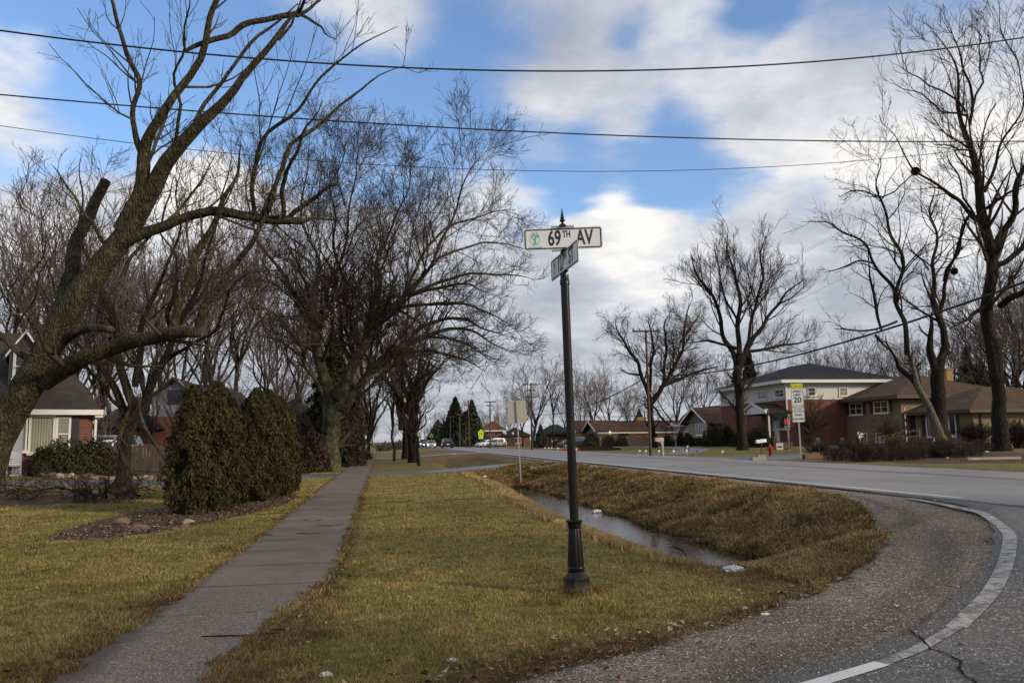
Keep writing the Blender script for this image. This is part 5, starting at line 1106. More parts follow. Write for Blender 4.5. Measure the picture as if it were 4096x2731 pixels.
# ---------------------------------------------------------------- buildings
M['brick_red'] = brick('brick_red', (0.16, 0.045, 0.028), (0.21, 0.07, 0.04), (0.20, 0.15, 0.12))
M['brick_dark'] = brick('brick_dark', (0.11, 0.035, 0.025), (0.16, 0.05, 0.035), (0.22, 0.17, 0.14))
M['brick_orange'] = brick('brick_orange', (0.30, 0.12, 0.055), (0.24, 0.09, 0.045), (0.25, 0.18, 0.13))
M['brick_tan'] = brick('brick_tan', (0.25, 0.20, 0.125), (0.19, 0.155, 0.10), (0.18, 0.15, 0.11))
M['brick_yellow'] = brick('brick_yellow', (0.38, 0.24, 0.10), (0.33, 0.21, 0.09), (0.27, 0.2, 0.12))
M['stone'] = brick('ledge_stone', (0.36, 0.32, 0.26), (0.22, 0.18, 0.13), (0.14, 0.12, 0.1), bw=.5, bh=.12)
M['roof_grey'] = shingle('roof_grey', (0.032, 0.029, 0.026), (0.05, 0.045, 0.04), (0.06, 0.052, 0.042))
M['roof_black'] = shingle('roof_black', (0.014, 0.015, 0.018), (0.022, 0.022, 0.026))
M['roof_brown'] = shingle('roof_brown', (0.062, 0.033, 0.024), (0.09, 0.05, 0.034), (0.13, 0.07, 0.04))
M['roof_red'] = shingle('roof_red', (0.09, 0.04, 0.03), (0.12, 0.055, 0.04))
M['roof_tan'] = shingle('roof_tan', (0.062, 0.038, 0.026), (0.09, 0.056, 0.036), (0.13, 0.08, 0.045))
M['white'] = plain('white_paint', (0.62, 0.62, 0.60), 0.5, 0.4, .06)
M['siding'] = siding('white_siding', (0.60, 0.61, 0.60)); M['siding_grey'] = siding('dark_siding', (0.05, 0.055, 0.07), .14)
M['green_wall'] = siding('green_siding', (0.09, 0.12, 0.10), .2); M['grey_gable'] = siding('grey_gable', (0.10, 0.10, 0.105), .2)
M['shutter'] = siding('shutter_dark', (0.03, 0.032, 0.042), .05)
M['brownfascia'] = plain('brown_fascia', (0.06, 0.035, 0.028), .5, .4)
def b_glass(n, p, o):
    oc = n.n('ShaderNodeTexCoord').outputs['Object']; f = n.noise(oc, 1.2, 3, .5)
    setc(n, p, n.mix(f, (0.018, 0.02, 0.024), (0.05, 0.052, 0.055)), 0.06, 0.6)
M['glass'] = mat('window_glass', b_glass)
def b_curtain(n, p, o):
    oc = n.n('ShaderNodeTexCoord').outputs['Object']; s_ = n.n('ShaderNodeSeparateXYZ', {0: oc})
    w_ = n.n('ShaderNodeMath', {0: n.math('MULTIPLY', s_.outputs[0], 62)}, operation='SINE').outputs[0]
    setc(n, p, n.mix(n.math('ADD', .5, n.math('MULTIPLY', w_, .5)), (0.17, 0.175, 0.14), (0.27, 0.275, 0.22)), .25, .5, w_, .3, .02)
M['curtain'] = mat('curtain_glass', b_curtain)
def b_blind(n, p, o):
    oc = n.n('ShaderNodeTexCoord').outputs['Object']; s_ = n.n('ShaderNodeSeparateXYZ', {0: oc})
    fr = n.math('FRACT', n.math('DIVIDE', s_.outputs[2], .055)); setc(n, p, n.mix(n.smooth(fr, .5, .9), (0.26, 0.26, 0.22), (0.10, 0.10, 0.085)), .3, .5)
M['blind'] = mat('blind_glass', b_blind)
M['wood_grey'] = siding('fence_wood', (0.085, 0.07, 0.062), 3.0)
def b_fence(c):
    def b(n, p, o):
        oc = n.n('ShaderNodeTexCoord').outputs['Object']; s_ = n.n('ShaderNodeSeparateXYZ', {0: oc}); u = n.math('ADD', s_.outputs[0], s_.outputs[1])
        fr = n.math('FRACT', n.math('DIVIDE', u, .15)); f = n.noise(n.n('ShaderNodeMapping', {'Vector': oc, 'Scale': (6, 6, .6)}).outputs[0], 1.5, 5, .6)
        col = n.mix(f, tuple(x*.6 for x in c), tuple(x*1.5 for x in c)); setc(n, p, n.mix(n.smooth(fr, .1, .0), col, tuple(x*.25 for x in c)), .9, .2, fr, .3, .02)
    return b
M['fence'] = mat('fence_boards', b_fence((.075, .06, .052))); M['deckwood'] = plain('deck_wood', (0.12, 0.075, 0.042), .8, .2, .25, 9)
M['pole'] = bark('pole_wood', (0.085, 0.058, 0.042), (0.16, 0.115, 0.085), None, 1.2); M['pole_brown'] = bark('pole_brown', (0.10, 0.045, 0.022), (0.19, 0.095, 0.05), None, 1.2)
def wbox(parent, name, mt, *b): mb = MB(); mb.box(*b); return mb.build(name, mt, parent)
def hip(parent, mt, x0, x1, y0, y1, z, h, ov=.5, name='roof', ridge=None, thick=.0):
    x0 -= ov; x1 += ov; y0 -= ov; y1 += ov; mb = MB()
    if (x1-x0) >= (y1-y0): d = (y1-y0)/2 if ridge is None else ridge; a, b = (x0+d, (y0+y1)/2, z+h), (x1-d, (y0+y1)/2, z+h); fs = [(0, 1, 5, 4), (1, 2, 5), (2, 3, 4, 5), (3, 0, 4)]
    else: d = (x1-x0)/2 if ridge is None else ridge; a, b = ((x0+x1)/2, y0+d, z+h), ((x0+x1)/2, y1-d, z+h); fs = [(0, 1, 4), (1, 2, 5, 4), (2, 3, 5), (3, 0, 4, 5)]
    mb.add([(x0, y0, z), (x1, y0, z), (x1, y1, z), (x0, y1, z), a, b, (x0, y0, z-.05), (x1, y0, z-.05), (x1, y1, z-.05), (x0, y1, z-.05)], fs+[(9, 8, 7, 6), (0, 6, 7, 1), (1, 7, 8, 2), (2, 8, 9, 3), (3, 9, 6, 0)])
    return mb.build(name, mt, parent)
def gutter(parent, mt, x0, x1, y0, y1, z, ov=.5, hh=.2):
    x0 -= ov+.06; x1 += ov+.06; y0 -= ov+.06; y1 += ov+.06; mb = MB(); t = .09; z0, z1 = z-hh-.02, z-.02
    mb.box(x0, x1, y0, y0+t, z0, z1); mb.box(x0, x1, y1-t, y1, z0, z1); mb.box(x0, x0+t, y0+t, y1-t, z0, z1); mb.box(x1-t, x1, y0+t, y1-t, z0, z1)
    mb.box(x0+t, x1-t, y0+t, y1-t, z0+.04, z0+.07)
    return mb.build('gutter', mt, parent)
def gable(parent, mt, x0, x1, y0, y1, z, h, axis, ov=.4, end=.3, t=.12, name='roof'):
    """axis = direction of the ridge"""
    mb = MB()
    if axis == 'x':
        ym = (y0+y1)/2; s_ = h/((y1-y0)/2); p = [(y0-ov, z-s_*ov), (ym, z+h), (y1+ov, z-s_*ov), (y1+ov, z-s_*ov+t), (ym, z+h+t*1.2), (y0-ov, z-s_*ov+t)]
        mb.prism(p, 'x', x0-end, x1+end)
    else:
        xm = (x0+x1)/2; s_ = h/((x1-x0)/2); p = [(x0-ov, z-s_*ov), (xm, z+h), (x1+ov, z-s_*ov), (x1+ov, z-s_*ov+t), (xm, z+h+t*1.2), (x0-ov, z-s_*ov+t)]
        mb.prism(p, 'y', y0-end, y1+end)
    # concave prism caps are split by hand
    n = 6; k = len(mb.v)-12
    mb.f = [f for f in mb.f if len(f) != 6]; mb.f += [(k+5, k+4, k+1, k), (k+4, k+3, k+2, k+1), (k+6, k+7, k+10, k+11), (k+7, k+8, k+9, k+10)]
    return mb.build(name, mt, parent)
def rake(parent, mt, x0, x1, y0, y1, z, h, axis, at, ov=.4, w=.2, t=.12):
    """white barge boards along one gable end at coordinate `at`"""
    mb = MB()
    a0, a1 = (y0, y1) if axis == 'x' else (x0, x1); m_ = (a0+a1)/2; s_ = h/((a1-a0)/2)
    for sg, e in ((-1, a0-ov), (1, a1+ov)):
        ze = z-s_*ov; p = [(e, ze-w*.6+t), (m_, z+h-w*.6+t), (m_, z+h+t*1.2+.03), (e, ze+t+.03)]
        mb.prism(p, axis, at-.06, at)
    return mb.build('bargeboard', mt, parent)
def window(parent, face, pl_, a, z, w, h, cols=2, rows=1, glass='glass', fr=.07, trim='white', name='window', split=None):
    """face 'x': wall facing -X at x=pl_, centred at y=a. face 'y': wall facing -Y at y=pl_, centred at x=a"""
    mb = MB(); g_ = MB()
    def bx(m_, u0, u1, z0, z1, d0, d1):
        if face == 'x': m_.box(pl_-d1, pl_-d0, u0, u1, z0, z1)
        else: m_.box(u0, u1, pl_-d1, pl_-d0, z0, z1)
    a0, a1, z0, z1 = a-w/2, a+w/2, z, z+h
    bx(mb, a0-fr, a0, z0-fr, z1+fr, 0.0, .07); bx(mb, a1, a1+fr, z0-fr, z1+fr, 0.0, .07); bx(mb, a0, a1, z1, z1+fr, 0.0, .068); bx(mb, a0-.04-fr, a1+.04+fr, z0-fr*1.6, z0-.001, 0.0, .10)
    xs_ = split or [i/cols for i in range(1, cols)]
    for s_ in xs_: c = a0+w*s_; bx(mb, c-fr*.4, c+fr*.4, z0, z1, 0.0, .06)
    for j in range(1, rows): c = z0+h*j/rows; bx(mb, a0, a1, c-.022, c+.022, 0.0, .055)
    f = mb.build(name+'_frame' if False else name, M[trim], parent)
    bx(g_, a0, a1, z0, z1, 0.0, .025); g_.build('pane', M[glass], f); return f
def zp(px, py, X=None, Y=None):
    v = ray(px, py); t = X/v[0] if X is not None else Y/v[1]; return H+v[2]*t
def yx(px, X, py=1765): v = ray(px, py); return v[1]*X/v[0]
def xY(px, Y, py=1765): v = ray(px, py); return v[0]*Y/v[1]
def win_px(parent, face, pl_, x0, y0, x1, y1, **kw):
    """a window measured on the photograph, put on its real wall plane"""
    xm, ym = (x0+x1)/2, (y0+y1)/2
    if face == 'x': a, b = yx(x0, pl_, ym), yx(x1, pl_, ym); z0, z1 = zp(xm, y1, X=pl_), zp(xm, y0, X=pl_)
    else: a, b = xY(x0, pl_, ym), xY(x1, pl_, ym); z0, z1 = zp(xm, y1, Y=pl_), zp(xm, y0, Y=pl_)
    return window(parent, face, pl_, (a+b)/2, z0, abs(b-a), z1-z0, **kw)
def shut(parent, face, pl_, x0, y0, x1, y1, mt='shutter', name='shutter'):
    xm, ym = (x0+x1)/2, (y0+y1)/2; mb = MB()
    if face == 'x': a, b = sorted((yx(x0, pl_, ym), yx(x1, pl_, ym))); mb.box(pl_-.05, pl_, a, b, zp(xm, y1, X=pl_), zp(xm, y0, X=pl_))
    else: a, b = sorted((xY(x0, pl_, ym), xY(x1, pl_, ym))); mb.box(a, b, pl_-.05, pl_, zp(xm, y1, Y=pl_), zp(xm, y0, Y=pl_))
    return mb.build(name, M[mt], parent)

# -- house on the left
HY = 38.4
hx1 = xY(368, HY); hx0 = hx1-12.5; hz = gz(hx1-3, HY)-.1; ez = zp(300, 1640, Y=HY)
hl = empty('house', (0, 0, 0), 0, 'brick house with steep grey shingle roof and white-framed picture window at left', 'house')
wbox(hl, 'wall', M['brick_dark'], hx0, hx1, HY, HY+9, hz-.3, ez+.05)
px_ = xY(313, HY); wbox(hl, 'siding_panel', M['siding_grey'], hx0+.1, px_, HY-.03, HY, zp(300, 1672, Y=HY), ez)
wbox(hl, 'frieze', M['siding_grey'], hx0, hx1+.02, HY-.035, HY-.031, zp(300, 1668, Y=HY), ez-.02)
hip(hl, M['roof_grey'], hx0, hx1, HY, HY+9, ez, zp(80, 1338, Y=HY+3.6)-ez, .35, ridge=2.5)
gutter(hl, M['white'], hx0, hx1, HY, HY+9, ez+.02, .35, .22)
mb = MB(); gx = hx1+.12; mb.box(gx-.05, gx+.05, HY-.14, HY-.04, hz+.1, ez-.3); mb.box(gx-.05, gx+.28, HY-.33, HY-.23, ez-.33, ez-.2); mb.build('downspout', M['white'], hl)
win_px(hl, 'y', HY-.035, 121, 1672, 208, 1806, cols=1, glass='curtain', fr=.09); win_px(hl, 'y', HY-.035, 228, 1676, 270, 1795, cols=1, rows=2, glass='blind', fr=.1)
win_px(hl, 'y', HY-.035, 62, 1674, 100, 1800, cols=1, glass='curtain', fr=.08)
shut(hl, 'y', HY-.036, 281, 1670, 313, 1790)
sx = xY(103, HY-1.5)-.85; wbox(hl, 'porch_post', M['white'], sx-.16, sx+.16, HY-1.6, HY-1.28, hz, ez-.22); wbox(hl, 'post_base', M['white'], sx-.22, sx+.22, HY-1.66, HY-1.22, hz-.1, hz+.12)
wbox(hl, 'porch_beam', M['white'], hx0, sx+.2, HY-1.62, HY-1.26, ez-.25, ez-.02)
wbox(hl, 'porch_roof', M['roof_grey'], hx0, sx+.35, HY-1.75, HY-.42, ez-.018, ez+.1)
wbox(hl, 'porch_wall', M['brick_red'], hx0, sx-.2, HY-1.55, HY-1.3, hz-.1, hz+.75)
wbox(hl, 'porch_floor', plain('concrete_step', (.19, .17, .15), .9, .2), hx0, sx+.3, HY-2.3, HY-1.0, hz-.2, hz+.05)
dz0, dx0, dx1 = zp(100, 1535, Y=HY+.9), xY(52, HY+.9), xY(175, HY+.9); dzt = zp(100, 1425, Y=HY+.9)
wbox(hl, 'dormer_wall', M['siding_grey'], dx0, dx1, HY+.9, HY+4.2, dz0-.3, dzt)
gable(hl, M['roof_grey'], dx0, dx1, HY+.9, HY+4.2, dzt-.02, .9, 'y', .15, .2, .1, 'dormer_roof'); rake(hl, M['white'], dx0, dx1, 0, 0, dzt-.02, .9, 'y', HY+.7, .15, .16)
mb = MB(); mb.prism([(dx0, dzt), (dx1, dzt), ((dx0+dx1)/2, dzt+.88)], 'y', HY+.92, HY+1.0); mb.build('dormer_gable', M['siding_grey'], hl)
win_px(hl, 'y', HY+.9, 96, 1428, 140, 1520, cols=1, rows=2, glass='glass', fr=.12)
# chair on the porch corner
mb = MB(); cx_ = xY(52, HY-1.9)-.6; cz_ = hz+.05
for a in range(6): mb.box(cx_-.26, cx_+.26, HY-2.02, HY-2.0, cz_+.45+a*.085, cz_+.51+a*.085)
t_ = empty('porch_chair', (cx_, HY-1.9, cz_), 0, 'white slatted metal chair on the porch of the left house', 'chair')
for v_i in range(len(mb.v)): x_, y_, z_ = mb.v[v_i]; mb.v[v_i] = (x_-cx_, y_-(HY-1.9), z_-cz_)
mb.build('backrest', M['white'], t_); wbox(t_, 'seat', M['white'], -.26, .26, -.08, .3, .4, .43)
for sx_ in (-.25, .22):
    for sy_ in (-.08, .27): wbox(t_, 'leg', M['white'], sx_, sx_+.03, sy_, sy_+.03, 0, .4)
# the house stands turned 20 degrees to the street
HA = math.radians(20); HC = (hx1, HY)
def hpos(x, y): dx, dy = (x-HC[0])*.93, y-HC[1]; return HC[0]+dx*math.cos(HA)-dy*math.sin(HA), HC[1]+dx*math.sin(HA)+dy*math.cos(HA)
def settle(root, pivot, rz=0.0, sx=1.0):
    T_ = Matrix.Diagonal((sx, 1, 1, 1)) @ Matrix.Translation((-pivot[0], -pivot[1], -pivot[2]))
    for c in root.children_recursive:
        if c.type == 'MESH': c.data.transform(T_)
    root.location = pivot; root.rotation_euler = (0, 0, rz)
settle(hl, (hx1, HY, hz), HA, .93)
t_.location = (*hpos(cx_, HY-1.9), cz_); t_.rotation_euler = (0, 0, HA)
# shrubs + rocks in front
for i, (px, w, ty, lb) in enumerate([(205, 2.7, 1772, 'round dark shrub under the picture window of the left house'), (325, 2.4, 1768, 'round dark shrub at the corner of the left house'), (130, 1.0, 1800, 'small dark shrub beside the white porch post')]):
    x, y_ = hpos(xY(px, HY-1.3), HY-1.3); h_ = topz(px, ty, x, y_)-gz(x, y_); shrub(x, y_, w*.88, 1.4, h_, lb, 'yew', 5000, 60+i, .08, group='foundation shrubs of the left house')
rs = np.random.default_rng(4); M['rock'] = plain('field_stone', (.16, .11, .09), .9, .2, .4, 3); M['rock_pale'] = plain('field_stone_pale', (.30, .24, .20), .9, .2, .3, 3)
def rock(x, y, s, label, i, group=None):
    me = bpy.data.meshes.new('rock'); bm = bmesh.new(); bmesh.ops.create_icosphere(bm, subdivisions=2, radius=1)
    sq = (rs.uniform(.8, 1.3), rs.uniform(.7, 1.1), rs.uniform(.5, .75)); k = rs.uniform(0, 9)
    for v in bm.verts: c = v.co; f = 1+.16*math.sin(c.x*3+k)+.14*math.sin(c.y*4+k*2)+.1*math.sin(c.z*5+c.x*4+k); v.co = Vector((c.x*sq[0]*f*s, c.y*sq[1]*f*s, c.z*sq[2]*f*s))
    bm.to_mesh(me); bm.free(); smooth_mesh(me); me.set_sharp_from_angle(angle=.7)
    return tag(link('rock', me, M['rock_pale' if i % 3 == 0 else 'rock'], None, (x, y, gz(x, y)+s*.25)), label, 'rock', group)
def ordinal(i):
    return ordn[i] if i < 18 else ['nineteenth', 'twentieth'][i-18] if i < 20 else ('twenty-' if i < 30 else 'thirty-')+['first', 'second', 'third', 'fourth', 'fifth', 'sixth', 'seventh', 'eighth', 'ninth', 'tenth'][(i-20) % 10] if i != 29 else 'thirtieth'
wh = ['low wall of stones before the left house']
for i in range(34):
    px = 95+i*17.5; Dy = HY-2.2+rs.uniform(-.35, .35); x, Dy = hpos(xY(px, Dy), Dy)
    rock(x, Dy, rs.uniform(.12, .24), '%s field stone in the border before the brick house, %s from the left' % ('pale' if i % 3 == 0 else 'reddish brown', ordinal(i)), i, 'field stones in the long left border')
for i, (px, py, s) in enumerate([(480, 2094, .15), (700, 2120, .09), (755, 2095, .11), (740, 2108, .08), (560, 2118, .13)]):
    v_ = ray(px, py); t = -H/v_[2]; rock(v_[0]*t, v_[1]*t, s, ['large dark stone at the left tip of the mulch bed', 'flat stone on the rim of the mulch bed below the cedars', 'pale stone on the rim of the mulch bed', 'brown stone leaning on the pale one at the mulch rim', 'half-buried stone at the front of the mulch bed'][i], i+1)
# -- house with the white gable behind cedars
b1 = empty('house', (0, 0, 0), 0, 'house with a white gable above red brick behind the dark maple at left', 'house'); Yb = 66.0
x0, x1 = xY(600, Yb), xY(880, Yb); xm = xY(706, Yb); zr = gz(x0, Yb); ze = zp(700, 1590, Y=Yb)
wbox(b1, 'wall', M['brick_red'], x0, x1, Yb, Yb+10, zr-.3, zp(700, 1665, Y=Yb))
M['siding_dull'] = siding('dull_siding', (0.30, 0.31, 0.33))
wbox(b1, 'upper_wall', M['siding_dull'], x0+.0, xY(770, Yb), Yb+.02, Yb+9.9, zp(700, 1665, Y=Yb), ze)
mb = MB(); mb.prism([(x0, ze), (xY(770, Yb), ze), (xm, zp(706, 1520, Y=Yb))], 'y', Yb+.04, Yb+.3); mb.build('gable_wall', M['siding_dull'], b1)
gable(b1, M['roof_grey'], x0, xY(770, Yb), Yb, Yb+9.9, ze+.02, zp(706, 1518, Y=Yb)-ze, 'y', .5, .4, .15)
hip(b1, M['roof_grey'], xY(770, Yb)+.3, x1+1.5, Yb, Yb+10, zp(850, 1650, Y=Yb), zp(850, 1556, Y=Yb+5)-zp(850, 1650, Y=Yb), .4, name='side_roof', ridge=.6)
win_px(b1, 'y', Yb+.02, 678, 1565, 726, 1607, cols=1, trim='shutter', fr=.1); win_px(b1, 'y', Yb, 575, 1800, 640, 1800+30, cols=2)
b2 = empty('garage', (0, 0, 0), 0, 'low dark red outbuilding seen between the left house and the maple', 'garage'); Yc = 60.0
x0, x1 = xY(372, Yc), xY(545, Yc); zr = gz(x0, Yc); zt = zp(450, 1712, Y=Yc)
wbox(b2, 'wall', M['brick_dark'], x0, x1, Yc, Yc+7, zr-.3, zt); hip(b2, M['roof_black'], x0, x1, Yc, Yc+7, zt, 1.6, .4); win_px(b2, 'y', Yc, 397, 1724, 420, 1752, cols=1)
b3 = empty('house', (0, 0, 0), 0, 'dark brick house half hidden between the cedars and the maple trunk', 'house'); Yd = 74
x0, x1 = xY(1010, Yd), xY(1300, Yd); zr = gz(x0, Yd); zt = zp(1200, 1690, Y=Yd); wbox(b3, 'wall', M['brick_dark'], x0, x1, Yd, Yd+9, zr-.3, zt); hip(b3, M['roof_grey'], x0, x1, Yd, Yd+9, zt, 2.2, .5); win_px(b3, 'y', Yd, 1222, 1735, 1252, 1775, cols=2)
b4 = empty('house', (0, 0, 0), 0, 'far brick house behind the trees along the left walk', 'house'); wbox(b4, 'wall', M['brick_orange'], -14, -7, 150, 160, 0, 3); hip(b4, M['roof_brown'], -14, -7, 150, 160, 3, 2, .5); window(b4, 'y', 150, -9, 1.2, 1.2, 1.0)
# fence left
def fence(x0, y0, x1, y1, h, label, mt='fence', n=None, name='wood_fence'):
    L = math.hypot(x1-x0, y1-y0); n = n or max(2, int(L/2.4)); root = empty(name, (x0, y0, gz(x0, y0)), math.atan2(y1-y0, x1-x0), label, 'fence'); mb = MB(); nb = int(L/.15); rf = np.random.default_rng(int(L*10))
    for i in range(nb): zt = h+rf.uniform(-.03, .03)+.06*math.sin(i*.45); mb.box(i*.15, i*.15+.138, -.012, .012, .02, zt)
    mb.build('boards', M[mt], root)
    for i in range(n+1): wbox(root, 'post', M[mt], i*L/n-.05, i*L/n+.05, .02, .12, 0, h+.1)
    return root
fence(xY(370, 44), 44, xY(745, 44), 44, 1.15, 'weathered wooden fence behind the dark multi-stemmed maple')
fence(xY(1195, 50), 50, xY(1290, 50), 50, 1.5, 'dark wooden gate fence left of the broad maple trunk')
# -- two storey brick house on the right
X2, Y2 = 38.59, 74.49
h2 = empty('house', (0, 0, 0), 0, 'two-storey house of red brick below and white siding above, black hip roof', 'house')
wbox(h2, 'wall', M['brick_red'], X2, X2+11.5, Y2, Y2+15.5, .4, 5.12); wbox(h2, 'upper_wall', M['siding'], X2-.03, X2+11.53, Y2-.03, Y2+15.53, 5.12, 6.9)
hip(h2, M['roof_black'], X2, X2+11.5, Y2, Y2+15.5, 7.0, 2.2, .75); gutter(h2, M['white'], X2, X2+11.5, Y2, Y2+15.5, 7.02, .75, .3)
wbox(h2, 'chimney', M['brick_red'], X2+9.3, X2+10.3, Y2+5.0, Y2+6.2, 7, zp(3350, 1488, Y=Y2+5))
win_px(h2, 'y', Y2-.03, 3232, 1552, 3258, 1580, cols=1, rows=2, fr=.1); win_px(h2, 'y', Y2-.03, 3358, 1552, 3387, 1580, cols=1, rows=2, glass='blind', fr=.1)
for a, b in ((3035, 3068), (3103, 3136), (2972, 2987)): win_px(h2, 'x', X2-.03, a, 1560 if a > 3090 else 1567 if a > 3000 else 1592, b, 1586 if a > 3090 else 1594 if a > 3000 else 1608, cols=2 if a > 3000 else 1, rows=2, fr=.1)
win_px(h2, 'x', X2, 3097, 1662, 3155, 1712, cols=3, rows=1, split=[.25, .75], fr=.14); win_px(h2, 'y', Y2, 3243, 1753, 3275, 1778, cols=4, rows=3, glass='blind', fr=.06); win_px(h2, 'y', Y2, 3365, 1752, 3374, 1777, cols=1, rows=3, glass='blind', fr=.05)
mb = MB(); mb.box(X2-.12, X2-.02, Y2-.2, Y2-.1, .9, 6.7); mb.build('downspout', M['white'], h2)
# porch
py0, py1 = yx(3085, X2-2.2), yx(2975, X2-2.2); pz = zp(3085, 1652, X=X2-2.2)
gable(h2, M['roof_black'], X2-2.4, X2, py0, py1, pz, .95, 'x', .25, .1, .1, 'porch_roof'); rake(h2, M['white'], 0, 0, py0, py1, pz, .95, 'x', X2-2.55, .25, .22)
mb = MB(); mb.prism([(py0, pz), (py1, pz), ((py0+py1)/2, pz+.93)], 'x', X2-2.45, X2-2.35); mb.build('porch_gable', M['white'], h2)
for yy_ in (py0+.15, py1-.15): wbox(h2, 'porch_post', M['white'], X2-2.4, X2-2.2, yy_-.1, yy_+.1, .7, pz)
wbox(h2, 'porch_floor', plain('porch_concrete', (.3, .28, .25), .9, .2), X2-2.5, X2-.02, py0, py1, .4, 1.1)
d_ = wbox(h2, 'door', M['white'], X2-.06, X2-.01, (py0+py1)/2-.5, (py0+py1)/2+.5, 1.12, 3.2); wbox(d_, 'handle', M['brownfascia'], X2-.11, X2-.06, (py0+py1)/2-.4, (py0+py1)/2-.36, 2.0, 2.1)
# -- ranch with stone and orange brick
X3 = 40.26; h3 = empty('house', (0, 0, 0), 0, 'orange brick ranch house with a stone bay under a grey front gable', 'house')
ya, yb, yc, yd = yx(2938, X3), yx(2838, X3), yx(2735, X3), yx(2683, X3); z3 = .6; e3 = zp(2740, 1694, X=X3)
wbox(h3, 'wall', M['brick_orange'], X3+.6, X3+10, ya, yd, z3-.2, e3); wbox(h3, 'stone_wall', M['stone'], X3-.1, X3+.6, yb, yc-2.2, z3-.2, e3-.05)
gable(h3, M['roof_brown'], X3+.6, X3+10, ya, yd, e3, zp(2800, 1633, X=X3+5)-e3, 'y', .6, .5, .15); rake(h3, M['white'], X3+.6, X3+10, 0, 0, e3, zp(2800, 1633, X=X3+5)-e3, 'y', ya-.5, .6, .3)
mb = MB(); mb.prism([(X3+.6, e3), (X3+10, e3), (X3+5.3, zp(2800, 1633, X=X3+5))], 'y', ya+.01, ya+.15); mb.build('gable_wall', M['grey_gable'], h3)
zg = zp(2780, 1634, X=X3-.5)-e3; gable(h3, M['roof_brown'], X3-.3, X3+5, yb-.6, yc-1.2, e3, zg, 'x', .5, .5, .13, 'front_gable_roof'); rake(h3, M['white'], 0, 0, yb-.6, yc-1.2, e3, zg, 'x', X3-.8, .5, .3)
mb = MB(); mb.prism([(yb-.6, e3), (yc-1.2, e3), ((yb+yc-1.8)/2, e3+zg)], 'x', X3-.2, X3-.1); mb.build('front_gable_wall', M['grey_gable'], h3)
mb = MB(); mb.box(X3-.05, X3+.05, yc-.2, yd+.5, e3-.28, e3-.05); mb.build('gutter', M['white'], h3)
win_px(h3, 'x', X3+.6, 2700, 1700, 2719, 1726, cols=3, fr=.1); win_px(h3, 'x', X3+.6, 2741, 1698, 2762, 1724, cols=3, fr=.1); win_px(h3, 'x', X3-.1, 2787, 1690, 2826, 1736, cols=4, fr=.16)
mb = MB(); mb.box(X3-.35, X3-.2, yc-.9, yc-.8, 1.3, 1.4)
for k_ in range(7): mb.tube([(X3-.3-k_*.3, yc-1.0, .8+max(0, .9-k_*.12)), (X3-.3-k_*.3, yc-1.0, 1.6+max(0, .9-k_*.12)-.3)], .02, 5)
mb.tube([(X3-.3, yc-1.0, 2.2), (X3-2.1, yc-1.0, 1.5)], .03, 5); mb.build('step_railing', M['white'], h3)
# -- tan brick split level
X4, Y4 = 44.74, 65.9; h4 = empty('house', (0, 0, 0), 0, 'tan brick split-level house with brown shingle roofs and dark shutters at right', 'house')
wbox(h4, 'wall', M['brick_tan'], X4, X4+11, Y4, Y4+15, .3, 5.0); e4 = 5.04
hip(h4, M['roof_tan'], X4, X4+11, Y4, Y4+15, e4, zp(3640, 1508, Y=Y4+5)-e4+.3, .8); gutter(h4, M['brownfascia'], X4, X4+11, Y4, Y4+15, e4, .8, .28)
X5, Y5 = 45.6, yx(3899, 45.6); e5 = zp(3899, 1636, X=X5)
wbox(h4, 'wing_wall', M['brick_tan'], X5, X5+13, Y5, Y4-.02, .2, e5); hip(h4, M['roof_tan'], X5, X5+13, Y5, Y4+2.5, e5, zp(3905, 1545, X=X5+4)-e5, .75, name='wing_roof'); gutter(h4, M['brownfascia'], X5, X5+13, Y5, Y4-.02, e5, .75, .24)
cX = X5+5.5; ca_, cb_ = xY(3807, 70.4), xY(3833, 70.4); cy_ = yx(3788, ca_); wbox(h4, 'chimney', M['brick_yellow'], ca_, cb_, 70.4, cy_, 5, zp(3810, 1480, Y=70.6)); wbox(h4, 'chimney_cap', M['stone'], ca_-.06, cb_+.06, 70.34, cy_+.06, zp(3810, 1480, Y=70.6), zp(3810, 1480, Y=70.6)+.15)
win_px(h4, 'x', X4, 3402, 1614, 3448, 1655, cols=2, rows=2, fr=.12); shut(h4, 'x', X4, 3385, 1612, 3397, 1660); shut(h4, 'x', X4, 3451, 1610, 3462, 1656)
win_px(h4, 'x', X4, 3500, 1608, 3552, 1648, cols=2, rows=2, fr=.12); shut(h4, 'x', X4, 3481, 1608, 3490, 1655); shut(h4, 'x', X4, 3560, 1600, 3570, 1648)
win_px(h4, 'x', X4, 3447, 1736, 3468, 1778, cols=2, fr=.14); shut(h4, 'x', X4, 3429, 1733, 3440, 1778); win_px(h4, 'x', X4, 3508, 1735, 3535, 1764, cols=2, rows=2, fr=.12)
win_px(h4, 'x', X5, 3710, 1652, 3738, 1742, cols=1, fr=.14); win_px(h4, 'x', X5, 3800, 1652, 3822, 1738, cols=1, fr=.14); shut(h4, 'x', X5, 3688, 1658, 3702, 1744); shut(h4, 'x', X5, 3824, 1650, 3838, 1742)
d_ = shut(h4, 'x', X5, 3645, 1660, 3662, 1745, 'shutter', 'door'); wbox(d_, 'handle', M['white'], X5-.1, X5-.05, yx(3660, X5), yx(3660, X5)+.05, 2.0, 2.1)
mb = MB(); dx_ = X5+.6; mb.box(dx_, dx_+.1, Y5-.14, Y5-.04, .6, e5-.3); mb.build('downspout', M['brownfascia'], h4)
